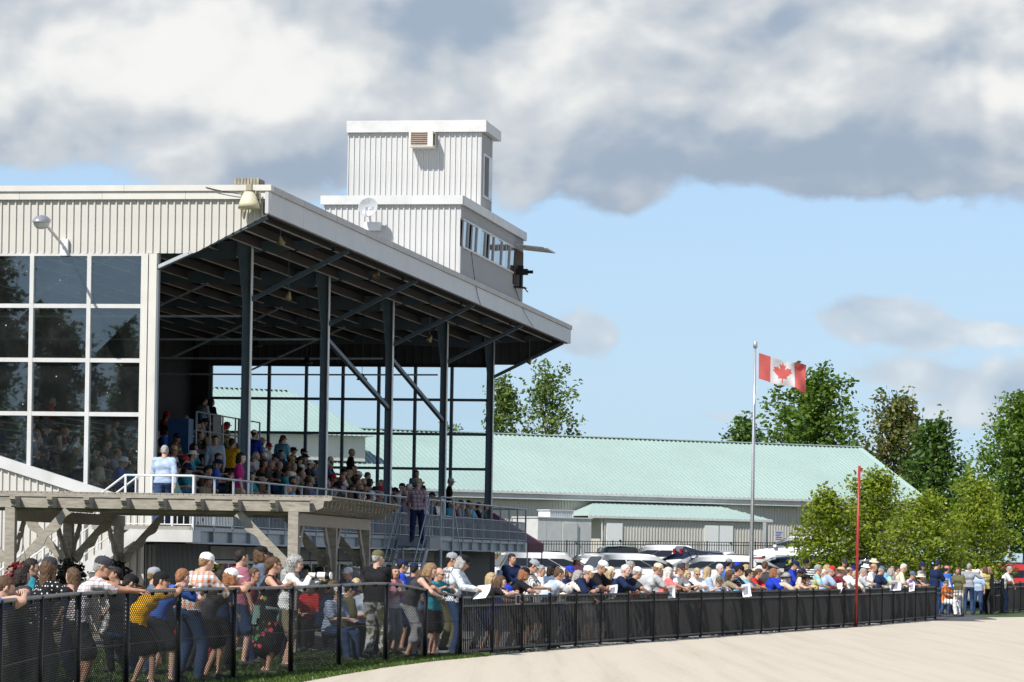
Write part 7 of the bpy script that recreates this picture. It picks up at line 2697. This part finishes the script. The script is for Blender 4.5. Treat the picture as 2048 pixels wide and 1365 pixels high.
SITTERS = [(266, 902, 'black', 'short', 'darkhair', 'cap', 'black', 'person in black seated behind the last window pane'), (256, 882, 'teal', 'short', 'brownhair', None, '', 'person in teal seated behind the last window pane'),
           (256, 854, 'navy', 'short', 'darkhair', 'bucket', 'tan', 'person in a tan hat behind the glass'), (203, 872, 'charcoal', 'short', 'darkhair', None, '', 'dark haired person seated above the cream tee behind glass'), (190, 844, 'olive', 'short', 'grayhair', 'cap', 'grey', 'person in a grey cap behind the middle panes'),
           (213, 849, 'slate', 'short', 'grayhair', 'cap', 'lightblue', 'person in slate behind the middle panes'), (43, 851, 'grey', 'fringe', 'whitehair', None, '', 'grey shirted older man bent forward behind the leftmost panes'), (25, 838, 'lightgrey', 'short', 'brownhair', None, '', 'person in a pale shirt behind the leftmost panes'),
           (137, 854, 'black', 'short', 'darkhair', 'cap', 'black', 'man in black tee and cap reading behind the second window column'), (119, 844, 'maroon', 'short', 'brownhair', None, '', 'person in maroon behind the second window column'), (80, 846, 'beige', 'short', 'brownhair', None, '', 'person in beige holding a sheet behind the glass'),
           (317, 859, 'olive', 'short', 'grayhair', 'cap', 'khaki', 'person in a khaki cap seated just inside the stand corner'), (320, 889, 'lightgrey', 'short', 'grayhair', 'brim', 'straw', 'person in a straw hat seated just inside the stand corner'), (363, 907, 'skyblue', 'short', 'darkhair', 'cap', 'red', 'person in a red cap and aqua top beside the man walking onto the deck'),
           (388, 882, 'teal', 'bob', 'darkhair', None, '', 'dark haired person in teal seated below the blue bin'), (396, 902, 'charcoal', 'short', 'brownhair', None, '', 'person in charcoal seated below the teal top'), (441, 927, 'brown', 'short', 'darkhair', None, '', 'dark haired man in brown seated behind the deck rail'), (365, 937, 'lightgreen', 'bob', 'grayhair', None, '', 'woman in mint seated by the near end of the deck'),
           (416, 943, 'khaki', 'short', 'brownhair', None, '', 'man in a khaki tee sitting at the deck rail'), (531, 950, 'navy', 'bob', 'darkhair', None, '', 'woman in navy in profile at the deck rail'), (569, 947, 'teal', 'short', 'brownhair', None, '', 'man in glasses and teal above the deck rail'), (602, 949, 'black', 'short', 'darkhair', 'cap', 'grey', 'person in a grey cap above the blue tee'), (597, 962, 'skyblue', 'short', 'darkhair', None, '', 'person in a bright sky blue tee at the deck rail'),
           (610, 962, 'lightblue', 'short', 'grayhair', None, '', 'older person in pale blue next to the sky blue tee'), (647, 969, 'maroon', 'short', 'darkhair', None, '', 'person in maroon by the second column'), (667, 971, 'lightblue', 'short', 'grayhair', 'cap', 'lightgrey', 'grey capped person in pale blue by the second column'), (750, 977, 'mauve', 'short', 'grayhair', None, '', 'person in mauve left of the third column'), (786, 980, 'white', 'short', 'darkhair', None, '', 'person in white below the third column'),
           (745, 955, 'skyblue', 'short', 'grayhair', None, '', 'grey haired person in aqua left of the third column'), (717, 950, 'black', 'short', 'brownhair', None, '', 'man looking up in black between second and third column'), (785, 947, 'charcoal', 'bob', 'brownhair', None, '', 'person in charcoal right of the third column'), (801, 945, 'slate', 'short', 'darkhair', 'cap', 'blue', 'person in a blue cap behind the straw hat'), (676, 919, 'black', 'short', 'grayhair', 'bucket', 'lightblue', 'person in a pale blue hat among dark heads'),
           (613, 893, 'maroon', 'short', 'darkhair', 'cap', 'black', 'person in a black cap high against the glazing'), (599, 886, 'black', 'short', 'darkhair', 'cap', 'charcoal', 'person in a charcoal cap high against the glazing'), (584, 895, 'navy', 'short', 'darkhair', None, '', 'dark head right of the broad sky blue back'), (590, 909, 'brown', 'short', 'brownhair', 'cap', 'tan', 'person in a tan cap below the dark caps'), (616, 912, 'charcoal', 'bob', 'darkhair', None, '', 'dark head in charcoal left of the second column'), (527, 858, 'black', 'short', 'darkhair', None, '', 'topmost dark head right of the first column'),
           (849, 962, 'brown', 'short', 'darkhair', None, '', 'person in brown right of the straw hat'), (864, 965, 'black', 'short', 'darkhair', 'cap', 'black', 'person in a black cap in profile by the fourth column'), (917, 982, 'khaki', 'short', 'darkhair', 'cap', 'black', 'person in khaki right of the fourth column'), (934, 992, 'navy', 'bun', 'darkhair', None, '', 'person with hair in a knot near the deck end'), (946, 1002, 'orange', 'short', 'brownhair', None, '', 'person in orange near the deck end'), (963, 1003, 'navy', 'short', 'grayhair', None, '', 'person in navy at the deck end'), (707, 927, 'charcoal', 'short', 'grayhair', None, '', 'grey head below the man in black against the glazing')]
for (x, y, sh_, ha, hc_, hat, hc2, lb) in SITTERS:
    in_stand(x, y, 'sit', lb, sh_, ha, hc_, hat, hc2 or 'navy', face=RP.uniform(-20, 30))
dull = ['navy', 'charcoal', 'slate', 'maroon', 'olive', 'grey', 'teal', 'brown', 'khaki', 'lightgrey', 'white', 'blue']
cnt = {}
tries = 0
made = 0
while made < 118 and tries < 6000:
    tries += 1
    k = RP.choice((0, 0, 0, 1, 1, 1, 2, 2, 3, 4, 5, 6, 7, 8))
    s = RP.uniform(.8, LEN - 1.0) if made < 84 else RP.uniform(21, LEN - .8)
    w = -.9 - .95 * k - .40
    if any(abs(w - a) < .5 and abs(s - b) < .62 for a, b in taken):
        continue
    if k > 5 and 20 < s < 29:
        continue
    sh_ = RP.choice(dull)
    hc_ = RP.choice(['darkhair', 'darkhair', 'brownhair', 'grayhair', 'whitehair'])
    hat = RP.choice([None, None, 'cap', 'cap', 'bucket'])
    hc2 = RP.choice(['charcoal', 'navy', 'white', 'tan', 'black', 'red'])
    bay = ['corner', 'first', 'second', 'third', 'fourth', 'far'][min(5, int((s + 3.95) / 7.9))]
    wear = '%s %s' % (hc2, {'cap': 'cap', 'bucket': 'hat'}[hat]) if hat else NAMED_COL[hc_]
    lb = 'dim figure in %s with %s, %s row near the %s column' % (sh_, wear, ROWN[k], bay)
    if lb in _labels:
        continue
    seat_spot(w, s, 'sit', lb, sh_, RP.choice(['short', 'short', 'bob', 'fringe']), hc_, hat, hc2)
    made += 1
for i in range(22):
    s = 20.2 + i * .86 + RP.uniform(-.15, .15)
    sh_ = ['navy', 'white', 'charcoal', 'teal', 'maroon', 'grey', 'slate', 'khaki', 'skyblue', 'black', 'olive'][i % 11]
    hc_ = ['darkhair', 'brownhair', 'grayhair', 'darkhair', 'whitehair'][i % 5]
    hat = [None, 'cap', None, None, 'cap', 'bucket'][i % 6]
    hc2 = ['charcoal', 'white', 'navy', 'tan'][i % 4]
    seat_spot(.05, s, 'deck', 'spectator in %s on the deck bench, %s along from the third column' % (sh_, _ord[i]), sh_, ['short', 'bob', 'short', 'fringe'][i % 4], hc_, hat, hc2, ['denim', 'black', 'khaki'][i % 3])
can = thing('drink_can', 'blue drink can held by the man in cream behind the glass', 'can', at(238, 945, 69.6))
MB().lathe([(.001, -.06), (.03, -.06), (.033, -.05), (.033, .05), (.028, .06), (.001, .06)], 12).build('can_body', mat('can_blue', (.03, .08, .4), .3, .3), can, smooth=True)
MB().lathe([(.027, .061), (.025, .064), (.001, .064)], 12).build('can_lid', M_RAILW, can)

# ------------------------------------------------------------------ parked cars
M_TYRE = mat('tyre', (.015, .015, .015), .8)
M_RIM = mat('rim', (.40, .41, .42), .3, .7, var=.05)
M_CARGL = mat('car_glass', (.018, .022, .026), .10, var=0, spec=.4)
M_HEADL = mat('headlight', (.7, .72, .74), .1, .2, var=0)
M_TAIL = mat('taillight', (.40, .012, .012), .25, var=0)
M_PLAST = mat('black_trim_plastic', (.03, .03, .032), .6)
_wheel = {}


def car_mesh_parts(kind):
    """lofted lower body, greenhouse, glazing; nose towards +x"""
    if kind == 'suv':
        st = [(-2.26, .42, .78, .70), (-2.28, .36, .98, .80), (-2.05, .28, 1.08, .88), (-1.2, .26, 1.09, .91), (0, .26, 1.07, .91), (.95, .26, 1.04, .91), (1.35, .27, 1.00, .89), (1.95, .30, .90, .84), (2.22, .36, .74, .74), (2.26, .42, .60, .66)]
        cab = (-2.16, 1.30, -1.85, .32, 1.07, 1.66, .86, .66)
    elif kind == 'pickup':
        st = [(-2.75, .50, .95, .84), (-2.76, .46, 1.12, .90), (-2.0, .40, 1.15, .92), (-.6, .38, 1.15, .92), (.6, .38, 1.15, .92), (1.5, .40, 1.12, .91), (2.3, .42, 1.05, .88), (2.62, .48, .85, .82), (2.66, .52, .70, .76)]
        cab = (-.95, 1.45, -.75, .65, 1.14, 1.84, .88, .70)
    else:
        st = [(-2.22, .40, .72, .66), (-2.25, .34, .88, .76), (-1.9, .26, .96, .85), (-1.1, .24, .98, .88), (0, .24, .96, .89), (.9, .24, .93, .89), (1.4, .25, .88, .86), (1.95, .28, .78, .80), (2.2, .34, .64, .70), (2.25, .40, .54, .62)]
        cab = (-1.75, 1.20, -1.05, .20, .95, 1.43, .84, .62)
    n = len(st)
    V, Q = [], []
    for x, zl, zb, hw_ in st:
        zm = zl + (zb - zl) * .55
        ring = [(-hw_ * .90, zl), (-hw_, zl + .12), (-hw_ * 1.01, zm), (-hw_ * .97, zb), (-hw_ * .5, zb + .035), (0, zb + .045), (hw_ * .5, zb + .035), (hw_ * .97, zb), (hw_ * 1.01, zm), (hw_, zl + .12), (hw_ * .90, zl)]
        V += [(x, y, z) for y, z in ring]
    m = 11
    for i in range(n - 1):
        for k in range(m - 1):
            Q.append((i * m + k, i * m + k + 1, (i + 1) * m + k + 1, (i + 1) * m + k))
    body = MB()
    body._add(V, Q)
    body._add([V[k] for k in range(m)], [tuple(range(m))])
    body._add([V[(n - 1) * m + k] for k in range(m)], [tuple(range(m))[::-1]])
    bx0, bx1, rx0, rx1, zb, zr, hb, hr = cab
    # greenhouse shell: base, roof edge, crown
    rows = [[(bx0, hb, zb), (rx0 + .02, hr + .02, zr - .05), (rx0 + .10, hr - .06, zr), (rx0 + .10, 0, zr + .035)],
            [((bx0 + bx1) / 2, hb + .0, zb + .0), ((rx0 + rx1) / 2, hr + .02, zr - .05), ((rx0 + rx1) / 2, hr - .04, zr + .03), ((rx0 + rx1) / 2, 0, zr + .07)],
            [(bx1, hb - .03, zb - .01), (rx1 - .0, hr + .01, zr - .07), (rx1 - .08, hr - .07, zr - .02), (rx1 - .08, 0, zr + .02)]]
    V, Q = [], []
    for r_ in rows:
        left = [(x, -y, z) for x, y, z in r_]
        V += left + [(x, y, z) for x, y, z in r_[:3][::-1]]
    for i in range(2):
        for k in range(6):
            Q.append((i * 7 + k, i * 7 + k + 1, (i + 1) * 7 + k + 1, (i + 1) * 7 + k))
    Q.append(tuple(range(7)))
    Q.append(tuple(range(14, 21))[::-1])
    cabm = MB()
    cabm._add(V, Q)
    gl = []

    def lerp3(a, b, t):
        return tuple(a[i] + (b[i] - a[i]) * t for i in range(3))

    def win(p00, p10, p11, p01, inset, off):
        c = [lerp3(p00, p11, .5)[i] for i in range(3)]
        g = MB()
        P = [tuple(c[i] + (p[i] - c[i]) * inset + off[i] for i in range(3)) for p in (p00, p10, p11, p01)]
        g._add(P + [tuple(p[i] - off[i] * .8 for i in range(3)) for p in P], [(0, 1, 2, 3), (4, 7, 6, 5), (0, 4, 5, 1), (1, 5, 6, 2), (2, 6, 7, 3), (3, 7, 4, 0)])
        return g
    for sy in (-1, 1):
        lo0, lo1 = (bx0 + .20, sy * (hb - .02), zb + .11), (bx1 - .22, sy * (hb - .03), zb + .11)
        up0, up1 = (rx0 + .18, sy * (hr + .07), zr - .20), (rx1 - .10, sy * (hr + .06), zr - .21)
        cuts = (0, .36, .68, 1) if kind == 'suv' else (0, .48, 1)
        for a, b in zip(cuts, cuts[1:]):
            gl.append(('side_window', win(lerp3(lo0, lo1, a + .012), lerp3(lo0, lo1, b - .012), lerp3(up0, up1, b - .012), lerp3(up0, up1, a + .012), .97, (0, sy * .034, .006))))
    gl.append(('windscreen', win((bx1, -hb + .1, zb + .02), (bx1, hb - .1, zb + .02), (rx1, hr - .05, zr - .08), (rx1, -hr + .05, zr - .08), .93, (.03, 0, .02))))
    gl.append(('rear_window', win((bx0, hb - .12, zb + .06), (bx0, -hb + .12, zb + .06), (rx0, -hr + .06, zr - .08), (rx0, hr - .06, zr - .08), .90, (-.03, 0, .012))))
    return body, cabm, gl, st, cab


_carcache = {}


def car(kind, label, x, D, head_, paint, tailgate=None, group='cars in the car park', stripe=None):
    p = at(x, 1140, D)
    t = thing('parked_car', label, 'car', (p.x, D, gz(p.x, D) + .01), rad(head_), group)
    if kind not in _carcache:
        body, cabm, gl, st, cab = car_mesh_parts(kind)
        wheel = MB()
        wheel.lathe([(.19, -.11), (.32, -.11), (.345, -.08), (.345, .08), (.32, .11), (.19, .11)], 18, Matrix.Rotation(rad(90), 4, 'X'))
        rim = MB().lathe([(.001, -.10), (.06, -.10), (.18, -.085), (.20, -.10), (.20, .10), (.18, .085), (.001, .10)], 14, Matrix.Rotation(rad(90), 4, 'X'))
        pl_ = mat('plain', (.5, .5, .5))
        _carcache[kind] = (body.mesh('body', pl_, True), cabm.mesh('cabin', pl_, True), [(n_, g.mesh(n_, M_CARGL)) for n_, g in gl], wheel.mesh('tyre', M_TYRE, True), rim.mesh('rim', M_RIM, True), st, cab)
    bm, cmh, gl, wm, rm, st, cab = _carcache[kind]
    pm = mat('car_paint_' + paint, COLS.get(paint, (.5, .5, .5)) if paint != 'silver' else (.40, .41, .42), .28, .0 if paint in ('white', 'red') else .35, var=.03, coat=.8)
    for nm, me in (('body', bm), ('cabin', cmh)):
        o = link(nm, me, t)
        o.material_slots[0].link = 'OBJECT'
        o.material_slots[0].material = pm
    for nm, me in gl:
        if tailgate and nm == 'rear_window':
            continue
        link(nm, me, t)
    L0, L1 = st[0][0], st[-1][0]
    for sx in (L0 + .82, L1 - .85):
        for sy in (-1, 1):
            w_ = link('wheel', wm, t)
            w_.location = (sx, sy * .78, .345)
            link('rim', rm, w_)
    for sy in (-1, 1):
        MB().box(L1 - .20, L1 - .02, sy * .62 - .14, sy * .62 + .14, .62, .74).build('headlight', M_HEADL, t)
        MB().box(L0 - .005, L0 + .14, sy * .68 - .12, sy * .68 + .12, .80, .98).build('taillight', M_TAIL, t)
        MB().box(cab[1] - .42, cab[1] - .26, sy * .99 - .09, sy * .99 + .05, cab[4] + .02, cab[4] + .16).build('mirror', pm, t)
        if kind == 'suv':
            MB().tube([(cab[2] + .2, sy * (cab[7] - .04), cab[5] + .06), (cab[3] - .25, sy * (cab[7] - .04), cab[5] + .06)], .018, 6).build('roof_rail', M_PLAST, t)
    MB().box(L0 - .04, L0 + .05, -.72, .72, .42, .60).build('bumper', M_PLAST, t)
    MB().box(L1 - .05, L1 + .02, -.60, .60, .42, .58).build('grille', M_PLAST, t)
    if tailgate:
        a = Vector((cab[2] + .05, 0, cab[5] + .02))
        b = a + Vector((-1.02, 0, .30))
        dn = Vector((b - a)).normalized()
        MB().beam(a, b, 1.30, .10).beam(b, b + Vector((-.06, 0, -.16)), 1.26, .07).build('tailgate', mat('car_paint_' + tailgate, COLS.get(tailgate, (.1, .1, .1)), .5), t)
        MB().beam(b + Vector((-.05, .5, -.05)), b + Vector((-.05, .5, -.22)), .20, .04).beam(b + Vector((-.05, -.5, -.05)), b + Vector((-.05, -.5, -.22)), .20, .04).build('taillight', M_TAIL, t)
        for sy in (-.55, .55):
            MB().tube([(cab[0] + .2, sy, cab[4] + .1), (a.x - .55, sy, a.z + .12)], .014, 5).build('gas_strut', M_PLAST, t)
    if stripe:
        for sy in (-1, 1):
            MB().box(cab[2], cab[3], sy * (cab[7] + .01) - .02, sy * (cab[7] + .01) + .02, cab[5] - .06, cab[5] - .01).build('roof_stripe', mat('car_paint_' + stripe, COLS[stripe], .3, coat=.6), t)
    return t


car('sedan', 'red and white car nose out beside the deck end', 1000, 120, 205, 'red')
car('suv', 'white wagon just right of the deck end behind the tent', 1044, 124, 170, 'white')
car('suv', 'white crossover behind the grey cap and check shirt', 1108, 117, 12, 'white')
car('sedan', 'white saloon with dark windows in front of the cold store', 1133, 126, 185, 'white')
car('pickup', 'dark pickup seen from behind in front of the porch door', 1234, 138, 100, 'charcoal')
car('sedan', 'white saloon below the dark pickup', 1222, 123, 190, 'white')
car('suv', 'large white sport utility behind the white caps', 1285, 121, 20, 'white')
car('suv', 'dark blue wagon on the slope by the hall fence', 1362, 138, 176, 'navy')
car('suv', 'white people carrier right of the large white sport utility', 1405, 122, 185, 'white')
car('sedan', 'silver saloon on the slope left of the flagpole', 1425, 146, 175, 'silver')
car('suv', 'red and white hatchback with its tailgate raised left of the flagpole', 1500, 124, 12, 'white', tailgate='navy', stripe='red')
car('suv', 'dark blue hatchback with its tailgate raised right of the flagpole', 1560, 127, 186, 'navy', tailgate='navy')
car('sedan', 'blue grey saloon behind the dark blue hatchback', 1548, 136, 182, 'slate')
car('suv', 'white sport utility parked high against the hall', 1586, 163, 176, 'white')
car('suv', 'charcoal sport utility under the first maple', 1660, 122, 182, 'charcoal')
car('sedan', 'pale silver saloon behind the red pole', 1712, 128, 175, 'silver')
car('sedan', 'white saloon under the tallest maple', 1760, 133, 178, 'white')
car('suv', 'blue sport utility under the middle maple', 1812, 127, 170, 'blue')
car('sedan', 'black saloon behind the man in navy by the gate', 1858, 125, 188, 'charcoal')
car('sedan', 'white car with a long sloping windscreen near the gate', 1905, 124, 190, 'white')
car('suv', 'red car with raised black tailgate beyond the gate', 1992, 133, 200, 'red', tailgate='black')
car('suv', 'white wagon on the slope behind the white caps', 1300, 146, 182, 'white')
car('sedan', 'white saloon on the slope behind the cream cap', 1338, 132, 176, 'white')
car('suv', 'silver wagon on the slope above the coral top', 1396, 127, 186, 'silver')
car('sedan', 'white saloon on the slope left of the raised tailgate', 1452, 134, 182, 'white')
car('suv', 'white wagon behind the pink shirt', 1176, 128, 186, 'white')
car('suv', 'white wagon behind the striped polo', 1624, 132, 176, 'white')
car('sedan', 'red saloon on the slope left of the dark pickup', 1180, 142, 178, 'red')
